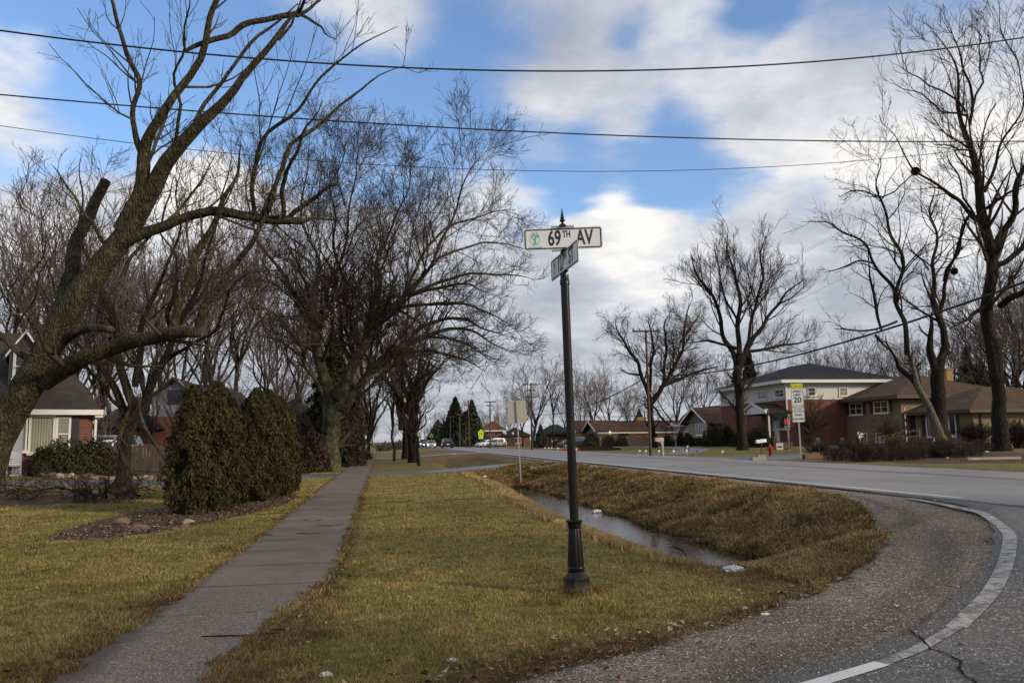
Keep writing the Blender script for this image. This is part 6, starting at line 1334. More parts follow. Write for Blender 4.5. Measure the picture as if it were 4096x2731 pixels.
# -- yellow brick house with green gables
X6, Y6 = 37.98, 141.6; h6 = empty('house', (0, 0, 0), 0, 'long yellow brick house with two green front gables across the road', 'house'); e6 = 3.1
wbox(h6, 'wall', M['brick_yellow'], X6, X6+17, Y6, Y6+9, -.3, e6-.05); gable(h6, M['roof_brown'], X6, X6+17, Y6, Y6+9, e6, zp(2400, 1680, Y=Y6+4)-e6-.3, 'x', .6, .9, .15)
rake(h6, M['white'], 0, 0, Y6, Y6+9, e6, zp(2400, 1680, Y=Y6+4)-e6-.3, 'x', X6-.9, .6, .35)
mb = MB(); hh_ = zp(2400, 1680, Y=Y6+4)-e6-.3; mb.prism([(Y6, e6), (Y6+9, e6), (Y6+4.5, e6+hh_)], 'x', X6-.05, X6+.02); mb.build('gable_wall', M['green_wall'], h6)
wbox(h6, 'green_wall', M['green_wall'], X6-.06, X6, Y6, Y6+4, -.2, e6); mb = MB(); mb.box(X6-.5, X6+17.5, Y6-.72, Y6-.6, e6-.55, e6-.32); mb.build('gutter', M['white'], h6)
gable(h6, M['roof_brown'], X6-1.5, X6+6, Y6+9.5, Y6+16, e6, 1.9, 'x', .5, .6, .15, 'rear_gable_roof'); rake(h6, M['white'], 0, 0, Y6+9.5, Y6+16, e6, 1.9, 'x', X6-2.1, .5, .35); wbox(h6, 'rear_wall', M['brick_yellow'], X6-1, X6+6, Y6+9.3, Y6+16, -.3, e6)
mb = MB(); mb.prism([(Y6+9.5, e6), (Y6+16, e6), (Y6+12.75, e6+1.9)], 'x', X6-1.6, X6-1.4); mb.build('rear_gable_wall', M['green_wall'], h6)
win_px(h6, 'y', Y6, 2475, 1731, 2512, 1740, cols=2, trim='brownfascia'); win_px(h6, 'y', Y6, 2624, 1728, 2632, 1745, cols=1)
wbox(h6, 'chimney', M['brick_yellow'], X6+8.6, X6+10.2, Y6+5, Y6+6.2, 4, zp(2495, 1668, Y=Y6+5))
fence(xY(2410, 131), 131, xY(2680, 131), 131, 1.75, 'long weathered board fence before the yellow brick house', 'fence')
# -- low dark ranch and far red-roofed house
h7 = empty('house', (0, 0, 0), 0, 'low dark-roofed house behind the blue-grey spruce across the road', 'house'); Y7 = 158
xa, xb = xY(2195, Y7), xY(2290, Y7); wbox(h7, 'wall', M['brick_dark'], xa, xb, Y7, Y7+12, -.2, 2.6); hip(h7, M['roof_black'], xa, xb, Y7, Y7+12, 2.6, 2.0, .8); win_px(h7, 'y', Y7, 2205, 1752, 2228, 1760, cols=3); wbox(h7, 'brick_panel', M['brick_orange'], xY(2237, Y7), xY(2262, Y7), Y7-.05, Y7, .4, 2.0)
h8 = empty('house', (0, 0, 0), 0, 'far two-storey orange brick house with a shallow red hip roof', 'house'); Y8 = 214
xa, xb = xY(1946, Y8), xY(2012, Y8); zt = zp(1980, 1720, Y=Y8); wbox(h8, 'wall', M['brick_orange'], xa, xb, Y8, Y8+9, -.2, zt); hip(h8, M['roof_red'], xa, xb, Y8, Y8+9, zt, 2.4, 1.1); gutter(h8, M['white'], xa, xb, Y8, Y8+9, zt, 1.1, .3)
win_px(h8, 'y', Y8, 1957, 1724, 1977, 1733, cols=2, fr=.12); wbox(h8, 'chimney', M['brick_tan'], xa-.2, xa+1.0, Y8+2, Y8+3, 2, zp(1940, 1690, Y=Y8)); wbox(h8, 'rear_chimney', M['brick_tan'], xb-1.5, xb-.2, Y8+5, Y8+6, 4, zt+3.6)
h9 = empty('garage', (0, 0, 0), 0, 'low tan garage with red roof at the foot of the far brick house', 'garage'); Y9 = 205; xa, xb = xY(1955, Y9), xY(2000, Y9); wbox(h9, 'wall', M['brick_tan'], xa, xb, Y9, Y9+5, -.2, 2.4); hip(h9, M['roof_red'], xa, xb, Y9, Y9+5, 2.4, 1.3, .5); wbox(h9, 'garage_door', M['white'], xa+.6, xb-.6, Y9-.05, Y9, 0, 2.0)
h10 = empty('house', (0, 0, 0), 0, 'dark low house behind the white parked cars', 'house'); Y10 = 190; xa, xb = xY(2020, Y10), xY(2120, Y10); wbox(h10, 'wall', M['brick_dark'], xa, xb, Y10, Y10+8, -.2, 2.6); hip(h10, M['roof_black'], xa, xb, Y10, Y10+8, 2.6, 2.0, .6); window(h10, 'y', Y10, (xa+xb)/2, 1, 1.5, 1.1)
fence(xY(1925, 182), 182, xY(2060, 182), 182, 1.9, 'dark board fence behind the white parked cars')

for r_, p_ in ((b1, (xY(700, Yb), Yb, gz(-20, Yb))), (b2, (xY(450, Yc), Yc, gz(-20, Yc))), (b3, (xY(1150, Yd), Yd, 0)), (b4, (-10, 150, 0)), (h2, (X2, Y2, .5)), (h3, (X3, yx(2838, X3), .5)), (h4, (X4, Y4, .5)), (h6, (X6, Y6, 0)), (h7, (xY(2240, Y7), Y7, 0)), (h8, (xY(1980, Y8), Y8, 0)), (h9, (xY(1980, Y9), Y9, 0)), (h10, (xY(2070, Y10), Y10, 0))):
    pass
# ---------------------------------------------------------------- street furniture
M['black'] = plain('black_enamel', (0.007, 0.007, 0.0075), 0.34, 0.28, .3, 5, bump=.1)
M['galv'] = plain('galvanised', (0.36, 0.37, 0.38), 0.5, 0.5, .25, 12, metal=.5)
M['alu'] = plain('sign_back', (0.36, 0.35, 0.31), 0.6, 0.4, .18, 14)
M['signwhite'] = plain('sign_white', (0.66, 0.68, 0.68), 0.35, 0.5, .05, 3)
M['signblack'] = plain('sign_black', (0.02, 0.02, 0.022), 0.5, 0.4)
M['teal'] = plain('sign_teal', (0.10, 0.46, 0.40), 0.5, 0.4)
M['fluo'] = plain('sign_fluorescent', (0.62, 0.78, 0.02), 0.5, 0.4, .04)
M['fluoy'] = plain('sign_school_yellow', (0.80, 0.80, 0.02), 0.5, 0.4, .04)
M['red'] = plain('red_paint', (0.30, 0.012, 0.012), 0.4, 0.5, .2); M['orange'] = plain('orange_sticker', (0.75, 0.28, 0.02), .5, .4)
M['wire'] = plain('cable_black', (0.012, 0.012, 0.013), .6, .3)
M['plastic'] = plain('tan_plastic', (0.36, 0.31, 0.27), .6, .4, .08)
def rrect(w, h, r, n=6):
    pts = []
    for cx_, cy_, a0 in ((w/2-r, h/2-r, 0), (-w/2+r, h/2-r, 90), (-w/2+r, -h/2+r, 180), (w/2-r, -h/2+r, 270)):
        for i in range(n+1): a = math.radians(a0+90*i/n); pts.append((cx_+r*math.cos(a), cy_+r*math.sin(a)))
    return pts
def plate(mb, w, h, r, y0, y1, cx_=0, cz_=0):
    p = rrect(w, h, r); return mb.prism([(x+cx_, z+cz_) for x, z in p], 'y', y0, y1)
def ring(mb, w, h, r, t, y0, y1, cx_=0, cz_=0):
    a = rrect(w, h, r); b = rrect(w-2*t, h-2*t, max(.004, r-t)); n = len(a); o = len(mb.v)
    for y_ in (y0, y1):
        for pts in (a, b): mb.v += [(x+cx_, y_, z+cz_) for x, z in pts]
    for i in range(n):
        j = (i+1) % n; mb.f += [(o+i, o+j, o+n+j, o+n+i), (o+2*n+i, o+3*n+i, o+3*n+j, o+2*n+j), (o+i, o+2*n+i, o+2*n+j, o+j), (o+n+i, o+n+j, o+3*n+j, o+3*n+i)]
    return mb
def TX(x, y, z, rx=90): return Matrix.Translation((x, y, z)) @ Matrix.Rotation(math.radians(rx), 4, 'X')
# ---- street name post
px0, py0 = 2.03, 8.62
pb = gz(px0, py0)-.02; sp = empty('street_name_post', (px0, py0, pb), 0, 'black fluted street name post with two white blades standing on the lawn corner', 'signpost')
sp.rotation_euler = (0, math.radians(-1.05), 0)
zt = lambda py: zp(2300, py, Y=py0)-pb
mb = MB(); Z_ = [zt(v) for v in (2392, 2357, 2354, 2307, 2286, 2283)]
mb.lathe([(.122, 0), (.122, Z_[1]), (.140, Z_[1]+.002), (.140, Z_[2]+.006), (.136, Z_[2]+.012), (.136, Z_[3]), (.098, Z_[4]-.02), (.09, Z_[4]), (.088, Z_[5])], 8, rot=math.pi/8)

def b_post(n, p, o):
    oc = n.n('ShaderNodeTexCoord').outputs['Object']; zz_ = n.n('ShaderNodeSeparateXYZ', {0: oc}).outputs[2]; f = n.noise(oc, 22, 6, .7); f2 = n.noise(oc, 5, 4, .6)
    m_ = n.smooth(n.math('ADD', zz_, n.math('MULTIPLY', n.math('SUBTRACT', f, .5), .35)), .20, .02)
    setc(n, p, n.mix(n.math('MULTIPLY', m_, .75), n.mix(n.smooth(f, .62, .7), (0.007, .007, .0075), (.05, .047, .04)), (.06, .045, .03)), n.math('ADD', .25, n.math('MULTIPLY', f2, .35)), .3, f, .15, .01)
M['black_dusty'] = mat('black_enamel_dusty', b_post)
mb.build('base', M['black_dusty'], sp, False, .003)
mb = MB(); a = zt(2281); b = zt(2262); mb.lathe([(.085, zt(2284)), (.092, a), (.092, a+.012), (.083, a+.018), (.083, a+.024), (.091, a+.03), (.091, b-.01), (.082, b)], 24); mb.build('collar', M['black'], sp, True)
mb = MB(); n = 48; prof = [(.084, zt(2262)), (.084, zt(2240)), (.074, zt(2180)), (.064, zt(2118)), (.06, zt(2112))]; o = 0
for r_, z_ in prof:
    for j in range(n): a = 2*math.pi*j/n; rr = r_*(1-.09*(1 if (j % 6) in (0, 1) else 0)); mb.v.append((rr*math.cos(a), rr*math.sin(a), z_))
for i in range(len(prof)-1):
    for j in range(n): mb.f.append((i*n+j, i*n+(j+1) % n, (i+1)*n+(j+1) % n, (i+1)*n+j))
mb.build('fluted_shaft', M['black'], sp, True)
mb = MB(); c_ = zt(2112); mb.lathe([(.06, c_), (.074, c_+.006), (.078, c_+.016), (.066, c_+.022), (.066, c_+.03), (.08, c_+.036), (.08, c_+.046), (.068, c_+.052), (.072, c_+.056), (.086, c_+.07), (.088, c_+.08), (.078, c_+.092), (.05, c_+.096)], 24); mb.build('collar', M['black'], sp, True)
mb = MB(); n = 40; z0_, z1_ = c_+.09, zt(1128)
for z_ in (z0_, z1_):
    for j in range(n): a = 2*math.pi*j/n; rr = .046*(1-.055*(1 if (j % 5) == 0 else 0)); mb.v.append((rr*math.cos(a), rr*math.sin(a), z_))
for j in range(n): mb.f.append((j, (j+1) % n, n+(j+1) % n, n+j))
mb.build('pole', M['black'], sp, True)
mb = MB(); mb.lathe([(.047, zt(1140)), (.053, zt(1139)), (.053, zt(1122)), (.047, zt(1119)), (.046, zt(1100))], 20); mb.build('cap', M['black'], sp, True)
def blade(zc, rz, main, sup, tail, lab, w=.86, h=.245, q=1.0):
    bl = bpy.data.objects.new('sign_blade', None); C.objects.link(bl); bl.parent = sp; bl.location = (0, 0, zc); bl.rotation_euler = (0, 0, math.radians(rz)); bl['label'] = lab
    mb = MB(); plate(mb, w, h, .03, -.0015, .0015); mb.build('panel', M['signwhite'], bl)
    mb = MB(); ring(mb, w-.022, h-.022, .024, .0135, -.0032, -.0016); ring(mb, w-.022, h-.022, .024, .0135, .0016, .0032); mb.build('border', M['signblack'], bl)
    for y_, fl in ((-.0034, 1), (.0034, -1)):
        mt = lambda x_, z_: Matrix.Translation((x_*fl*q, y_, z_)) @ Matrix.Rotation(0 if fl > 0 else math.pi, 4, 'Z') @ Matrix.Rotation(math.radians(90), 4, 'X')
        text_mesh(main, .232, 'lettering', M['signblack'], bl, mt(main == '69' and -.092 or -.095, 0.0), .0008, .62*q, .0045)
        text_mesh(sup, .105, 'lettering', M['signblack'], bl, mt(main == '69' and .040 or .045, .045), .0008, .64*q, .002)
        text_mesh(tail, .232, 'lettering', M['signblack'], bl, mt(main == '69' and .235 or .225, 0.0), .0008, .62*q, .0045)
        text_mesh('City of Palos Heights', .019, 'emblem_lettering', M['teal'], bl, mt(-.305, -.088), .0006, .9, 0.0)
        mb = MB()                                     # oak tree emblem in an oval
        yy0, yy1 = (y_-.0006, y_+.0002) if fl > 0 else (y_-.0002, y_+.0006)
        el = [(math.cos(t)*.052, math.sin(t)*.076) for t in np.linspace(0, 2*math.pi, 40, endpoint=False)]
        k = len(mb.v)
        for s_ in (1, .96):
            for yv in (yy0, yy1): mb.v += [(fl*(-.305)*q+x_*s_, yv, .008+z_*s_) for x_, z_ in el]
        for i in range(40):
            j = (i+1) % 40; mb.f += [(k+i, k+j, k+80+j, k+80+i), (k+40+i, k+120+i, k+120+j, k+40+j)]
        cx_ = -.305*fl*q
        mb.prism([(cx_-.010, -.028), (cx_-.012, .012), (cx_+.012, .012), (cx_+.010, -.028), (cx_+.018, -.048), (cx_+.040, -.058), (cx_+.012, -.052), (cx_, -.060), (cx_-.012, -.052), (cx_-.040, -.060), (cx_-.018, -.046)], 'y', yy0, yy1)
        re_ = random.Random(5)
        for i in range(70):
            a = re_.uniform(0, 6.28); q = re_.uniform(0, 1)**.5; x_, z_ = cx_+math.cos(a)*q*.042, .034+math.sin(a)*q*.034; rr = .0042
            mb.prism([(x_+rr*math.cos(t), z_+rr*math.sin(t)) for t in (0, 1.26, 2.5, 3.8, 5.0)], 'y', yy0, yy1)
        mb.build('tree_emblem', M['teal'], bl)
    return bl
z69, z127 = zt(955), zt(1047)
blade(z69, -10.6, '69', 'TH', 'AV', 'upper white blade reading 69TH AV')
blade(z127, -90+2.5, '127', 'TH', 'ST', 'lower white blade reading 127TH ST', 1.12, .24, 1.3)
mb = MB(); mb.lathe([(.046, z127-.20), (.03, z127-.15), (.018, z127-.14), (.018, z127-.118)], 12)
mb.box(-.02, .02, -.11, .11, z127-.128, z127-.108); mb.build('lower_bracket', M['black'], sp)
mb = MB(); mb.lathe([(.016, z127+.115), (.028, z127+.122), (.03, (z127+z69)/2), (.02, z69-.118), (.014, z69-.112)], 12)
for sx_ in (-1,): mb.box(-.015, .015, -.1, .1, z127+.112, z127+.13)
mb.build('middle_bracket', M['black'], sp)
mb = MB(); ca, sa = math.cos(math.radians(-10.6)), math.sin(math.radians(-10.6))
def obx(x0, x1, y0, y1, z0, z1): s0 = len(mb.v); mb.box(x0, x1, y0, y1, z0, z1); mb.v[s0:] = [(v[0]*ca-v[1]*sa, v[0]*sa+v[1]*ca, v[2]) for v in mb.v[s0:]]
obx(-.125, .125, -.009, .009, z69+.112, z69+.142); mb.build('clamp', M['galv'], sp); mb = MB(); obx(-.125, .06, -.009, .009, z69-.142, z69-.112); mb.build('clamp', M['galv'], sp)
mb = MB(); t0 = z69+.135; th = zt(835)-t0; mb.lathe([(.045, t0), (.034, t0+.02), (.013, t0+.035), (.011, t0+.046), (.027, t0+.056), (.03, t0+.066), (.026, t0+.076), (.015, t0+.086), (.0215, t0+.088), (.0215, t0+.096), (.019, t0+.10), (.002, t0+th)], 20); mb.build('finial', M['black'], sp, True)
# ---- back of a sign beside the ditch
D_ = 38; b_ = W(2084, 1888, D_); gs = empty('road_sign', (b_[0], b_[1], gz(b_[0], b_[1])), 0, 'blank grey back of a road sign on a leaning perforated steel post', 'road sign'); gs.rotation_euler = (0, math.radians(-2.6), math.radians(-8))
hs = (1888-1565)/FPX*D_*1.0; mb = MB(); mb.box(-.03, .03, -.03, .03, -.5, hs+.05)
for k in range(44): mb.box(-.011, .011, -.0335, -.03, .05+k*.082, .078+k*.082)
mb.build('post', M['galv'], gs); W_, H_ = 75/FPX*D_, 91/FPX*D_
mb = MB(); plate(mb, W_, H_, .05, .031, .036, 0, hs-H_/2+.06); mb.build('panel', M['alu'], gs); wbox(gs, 'sticker', M['orange'], W_*.3, W_*.3+.11, .027, .0305, hs-H_+.14, hs-H_+.24)
mb = MB(); rd_ = random.Random(3)
for k in range(26): x_, z_ = rd_.uniform(-.42, .42)*W_, hs-H_*rd_.uniform(.1, .9)+.06; mb.box(x_, x_+rd_.uniform(.01, .03), .029, .0308, z_, z_+rd_.uniform(.008, .02))
mb.build('scratches', M['brownfascia'], gs)
# ---- school speed sign
b_ = W(3206, 1848, 42); ssg = empty('speed_sign', (b_[0], b_[1], gz(b_[0], b_[1])), 0, 'school speed limit 20 sign with fines higher plate on a steel post', 'road sign'); ssg.rotation_euler = (0, math.radians(-.6), math.radians(-16))
k_ = 42/FPX/3.137; zc = lambda v: (1398-v)*k_*1.0
wbox(ssg, 'post', M['galv'], -.035, .035, 0, .05, -.3, zc(450)); wbox(ssg, 'post_foot', plain('teal_cap', (.05, .2, .22), .6, .4), -.05, .05, -.01, .06, 0, .12)
def panel(nm, mt, z0, z1, w, border=True):
    mb = MB(); plate(mb, w, z1-z0, .05, -.006, -.002, 0, (z0+z1)/2); o = mb.build(nm, mt, ssg)
    if border: mb = MB(); ring(mb, w-.035, z1-z0-.035, .04, .014, -.0085, -.0062, 0, (z0+z1)/2); mb.build('border', M['signblack'], o)
    return o
w_ = 150*k_; pa = panel('school_panel', M['fluoy'], zc(491), zc(430), w_); pb2 = panel('limit_panel', M['signwhite'], zc(780), zc(492), w_); pc = panel('fines_panel', M['signwhite'], zc(916), zc(784), w_)
for s_, v, sz, par, xs_, bo in (('SCHOOL', 464, .17, pa, .98, .003), ('SPEED', 531, .165, pb2, .98, .004), ('LIMIT', 574, .165, pb2, .98, .004), ('20', 640, .40, pb2, 1.0, .011), ('ON SCHOOL DAYS', 706, .075, pb2, .95, .002), ('WHEN CHILDREN', 732, .075, pb2, .95, .002), ('ARE PRESENT', 757, .075, pb2, .95, .002), ('FINES', 826, .155, pc, 1.0, .004), ('HIGHER', 877, .155, pc, 1.0, .004)):
    text_mesh(s_, sz, 'lettering', M['signblack'], par, TX(0, -.0075, zc(v)), .0012, xs_, bo)
# ---- hydrant
b_ = W(3082, 1821, 52); hd = empty('fire_hydrant', (b_[0], b_[1], gz(b_[0], b_[1])-.02), 0, 'red fire hydrant on the verge between the tilted mailbox and the speed sign', 'hydrant'); hd.scale = (1.0, 1.0, 1.0)
mb = MB(); mb.lathe([(.13, 0), (.13, .05), (.10, .06), (.10, .38), (.115, .40), (.115, .50), (.13, .51), (.13, .55), (.11, .56), (.105, .62), (.07, .69), (.03, .73), (.03, .79), (.0, .8)], 16); mb.build('barrel', M['red'], hd, True)
mb = MB(); mb.tube([(-.1, 0, .48), (-.2, 0, .48)], .05, 10); mb.tube([(-.2, 0, .48), (-.215, 0, .48)], .06, 8); mb.tube([(.1, 0, .48), (.2, 0, .48)], .05, 10); mb.build('side_nozzles', M['red'], hd)
mb = MB(); mb.tube([(0, -.1, .44), (0, -.19, .44)], .075, 12); mb.build('front_nozzle', M['red'], hd)
# ---- mailboxes
b_ = W(2646, 1821, 58); mbx = empty('mailbox', (b_[0], b_[1], gz(b_[0], b_[1])), 0, 'tan plastic mailbox on a thick moulded pedestal beside the utility pole', 'mailbox'); mbx.rotation_euler = (0, 0, math.radians(4))
s_ = 58/FPX/3.137; mb = MB(); mb.prism([(.02, 0), (.16, 0), (.15, 150*s_+.3), (.12, 185*s_), (-.22, 185*s_), (-.20, 180*s_), (-.06, 172*s_), (.01, 140*s_)], 'y', -.11, .11); mb.build('pedestal', M['plastic'], mbx, bevel=.01)
bx0, bx1 = -.5, .13; z0_ = 185*s_; mb = MB(); mb.prism([(-.13, 0), (.13, 0), (.13, .17)]+[(.13*math.cos(a), .17+.10*math.sin(a)) for a in np.linspace(0, math.pi, 9)[1:-1]]+[(-.13, .17)], 'x', -.45, .17)
mb.v = [(v[0], v[1], v[2]+z0_) for v in mb.v]; bo_ = mb.build('box', M['plastic'], mbx, True); wbox(mbx, 'flag', M['red'], -.42, -.22, -.145, -.132, z0_+.17, z0_+.21)
wbox(mbx, 'newspaper_slot', M['white'], -.34, -.2, -.14, -.131, z0_+.03, z0_+.06)
for i_, ch_ in enumerate('7135'): text_mesh(ch_, .11, 'number', M['signblack'], mbx, TX(.09, -.113, 145*s_-.05-i_*.13), .001, 1, .001)
b_ = W(3045, 1842, 44); tmb = empty('mailbox', (b_[0], b_[1], gz(b_[0], b_[1])), 0, 'white metal mailbox tilted on a thin rusty post behind stone blocks', 'mailbox'); tmb.rotation_euler = (0, math.radians(3), 0)
mb = MB(); mb.tube([(0, 0, 0), (.01, 0, 1.0)], .022, 8); mb.build('post', M['pole_brown'], tmb)
mb = MB(); mb.prism([(-.1, 0), (.1, 0), (.1, .1)]+[(.1*math.cos(a), .1+.08*math.sin(a)) for a in np.linspace(0, math.pi, 9)[1:-1]]+[(-.1, .1)], 'x', -.30, .26); o = mb.build('box', M['signwhite'], tmb, True, loc=(0.02, 0, .95)); o.rotation_euler = (0, math.radians(-9), 0)
for i, (px, py, lb) in enumerate([(3022, 1845, 'stone block at the foot of the tilted mailbox, lower left one'), (3044, 1838, 'stone block at the foot of the tilted mailbox, taller one')]):
    b_ = W(px, py, 43.6+i*.3); o = MB().box(-.24, .24, -.15, .15, 0, .2+.12*i).build('stone_block', M['stone'], None, False, .02, (b_[0], b_[1], gz(b_[0], b_[1])-.01)); tag(o, lb, 'stone block')
for i, (px, h_) in enumerate([(3232, .3), (3262, .36), (3290, .3)]):
    x, y = xy(px, 44.5+i*.4); o = MB().box(-.35, .35, -.2, .2, 0, h_).build('stone_block', M['rock'], None, False, .04, (x, y, gz(x, y)-.02)); tag(o, 'grey retaining block at the left end of the roadside bed, %s from the left' % ordn[i], 'stone block', 'retaining blocks of the roadside bed')
# ---- utility poles and wires
def upole(px, py, D, topy, r, label, arms=(), mt='pole', lean=0, extra=None):
    b_ = W(px, py, D); z = gz(b_[0], b_[1]); h = topz(px, topy, b_[0], b_[1])-z
    u = empty('utility_pole', (b_[0], b_[1], z), 0, label, 'utility pole', 'wooden utility poles along the road'); u.rotation_euler = (0, math.radians(lean), 0)
    mb = MB(); mb.tube([(0, 0, -.3), (0, 0, h*.5), (0, 0, h)], [r, r*.85, r*.68], 12); mb.build('pole', M[mt], u, True)
    for (zz_, w_) in arms:
        mb = MB(); mb.box(-w_/2, w_/2, -r-.1, -r, h*zz_-.06, h*zz_+.06)
        for s_ in (-.45, -.25, .25, .45): mb.lathe([(.03, 0), (.05, .05), (.05, .1), (.02, .14)], 6, (s_*w_, -r-.05), h*zz_+.06)
        mb.build('crossarm', M['pole'], u)
    return u, h
u1, hu = upole(2603, 1820, 59, 1318, .11, 'grey-brown wooden utility pole beside the tan mailbox', [(.985, 2.1)], 'pole', -.4)
upole(2128, 1800, 105, 1530, .14, 'utility pole with stacked crossarms behind the blank sign', [(.97, 2.2), (.88, 1.0), (.78, 1.4)], 'pole', 0)
upole(1962, 1795, 130, 1604, .14, 'utility pole in front of the far red-roofed house', [(.98, 1.8), (.9, 1.1)], 'pole', 0)
upole(1878, 1792, 150, 1600, .15, 'leaning reddish brown utility pole before the dark spruces', [(.9, 1.4)], 'pole_brown', -1.2)
upole(1839, 1791, 165, 1652, .14, 'pale utility pole before the dark spruces', [(.96, 1.2)], 'pole', 0)
upole(1802, 1790, 185, 1664, .14, 'thin pale pole behind the dark car', [(.98, 2.0)], 'pole', 0)
upole(1863, 1792, 160, 1705, .1, 'short dark pole between the taller ones', [], 'pole', 0)
upole(1699, 1786, 260, 1724, .14, 'tiny distant pole behind the approaching cars', [], 'pole', 0)
upole(1220, 1860, 62, 1660, .09, 'thin grey pole behind the cedars', [], 'pole', 0)
def wire(name, pts, r, label, group='overhead wires'):
    pts = [np.array(p, float) for p in pts]; P, R = resample(pts, [r]*len(pts), 60); b = P[0].copy(); v, q = tubes((P-b)[None], R[None], 6)
    return tag(link(name, np_mesh(name, v, q, True), M['wire'], None, tuple(b)), label, 'wire', group)
def onY_(px, py, Yp): v = ray(px*4096/2352, py*4096/2352); t = Yp/v[1]; return (v[0]*t, v[1]*t, H+v[2]*t)
def fitwire(lst, Yp, r, label):
    """cable in a vertical plane: parabola through measured points, carried on past the frame"""
    P = np.array([onY_(a, b, Yp) for a, b in lst]); c = np.polyfit(P[:, 0], P[:, 2], 2); xs_ = np.linspace(P[0, 0]-4, P[-1, 0]+4, 40)
    return wire('overhead_cable', [(x, Yp, np.polyval(c, x)) for x in xs_], r, label)
fitwire([(0, 73), (240, 100), (500, 127), (900, 152), (1300, 163), (1700, 157), (2000, 132), (2352, 85)], 13.0, .0135, 'thick black cable crossing the sky highest')
fitwire([(0, 218), (550, 262), (1000, 293), (1500, 315), (1900, 323), (2352, 325)], 14.0, .0115, 'black cable crossing the sky second from the top')
fitwire([(0, 292), (400, 335), (850, 378), (1250, 396), (1500, 394), (1800, 380), (2100, 358)], 15.0, .006, 'thin wire crossing the sky third from the top')
a_ = W(2596, 1502, 58.8); b2_ = W(4096, 1130, 22); mid = [a_+(b2_-a_)*t+np.array([0, 0, -.75*4*t*(1-t)]) for t in np.linspace(0, 1.25, 14)]
wire('overhead_cable', mid, .035, 'thick cable running from the utility pole by the mailbox up to the right edge')
a2 = W(2128, 1655, 105); wire('overhead_cable', [a_+(a2-a_)*t+np.array([0, 0, -1.0*4*t*(1-t)]) for t in np.linspace(0, 1, 12)], .04, 'sagging cable between the utility pole by the mailbox and the next one')
for i, (x0, y0, x1, y1) in enumerate([(1800, 600, 2110, 440), (1800, 606, 2125, 436), (1800, 705, 2100, 560)]):
    wire('service_wire', [W(x0*4096/2352-600, y0*4096/2352+330, 90), W(x0*4096/2352, y0*4096/2352, 70), W(x1*4096/2352, y1*4096/2352, 50), W(x1*4096/2352+700, y1*4096/2352-360, 38)], .008, 'faint thin wire slanting up towards the tall right-hand trees, %s from the top' % ordn[i])
pa_ = [W(2128, 1535, 105), W(1962, 1606, 130), W(1878, 1612, 150), W(1802, 1666, 185)]
for i, (dx, dz) in enumerate([(-.8, 0), (.8, 0)]):
    wire('overhead_cable', sum([[p+(q-p)*t+np.array([dx, 0, dz-.6*4*t*(1-t)]) for t in np.linspace(0, 1, 7)[:-1]] for p, q in zip(pa_[:-1], pa_[1:])], []), .02, 'wire strung along the row of distant utility poles, %s one' % ('left', 'right')[i])
wire('overhead_cable', [W(2596, 1660, 58.8)+(W(2128, 1630, 105)-W(2596, 1660, 58.8))*t+np.array([0, 0, -.5*4*t*(1-t)]) for t in np.linspace(0, 1, 10)]+[W(1962, 1640, 130)], .02, 'lower pale wire between the distant poles')
# ---- school crossing signs
def crossing(px, py, D, size, label, extra=False):
    b_ = W(px, py, D); z = gz(b_[0], b_[1]); h = 3.0*size; u = empty('school_crossing_sign', (b_[0], b_[1], z), 0, label, 'road sign', 'yellow-green school crossing signs'); wbox(u, 'post', M['galv'] if not extra else M['brownfascia'], -.04, .04, 0, .06, 0, h)
    s_ = .42*size; mb = MB(); mb.prism([(-s_, h-.9*size), (s_, h-.9*size), (s_, h-.3*size), (0, h+.1*size), (-s_, h-.3*size)], 'y', -.03, -.01); p_ = mb.build('pentagon', M['fluo'], u)
    mb = MB()
    for sx_ in (-.15, .13): mb.sphere((sx_*size, -.035, h-.25*size), .06*size, 8); mb.prism([((sx_-.08)*size, h-.8*size), ((sx_+.08)*size, h-.8*size), ((sx_+.05)*size, h-.34*size), ((sx_-.05)*size, h-.34*size)], 'y', -.04, -.031)
    mb.build('walkers', M['signblack'], p_)
    if extra: mb = MB(); mb.box(-.34*size, .34*size, -.03, -.01, h-1.4*size, h-.95*size); q_ = mb.build('arrow_plate', M['fluo'], u); MB().prism([(-.2*size, h-1.3*size), (.05*size, h-1.2*size), (.15*size, h-1.05*size), (.0, h-1.12*size), (-.1*size, h-1.15*size)], 'y', -.04, -.031).build('arrow', M['signblack'], q_)
    return u
crossing(1924, 1793, 128, .98, 'nearest school crossing sign with an arrow plate, before the parked white cars', True)
crossing(1680, 1786, 190, .95, 'school crossing sign left of the approaching blue car', False); crossing(1726, 1788, 200, 1.05, 'school crossing sign above the silver car', False)
b_ = W(1795, 1786, 200); u = empty('street_name_sign', (b_[0], b_[1], gz(b_[0], b_[1])), 0, 'tiny white street name blade above the dark car', 'road sign'); wbox(u, 'post', M['galv'], -.04, .04, 0, .06, 0, 2.6); wbox(u, 'blade', M['signwhite'], -.4, .4, -.02, 0, 2.4, 2.62)
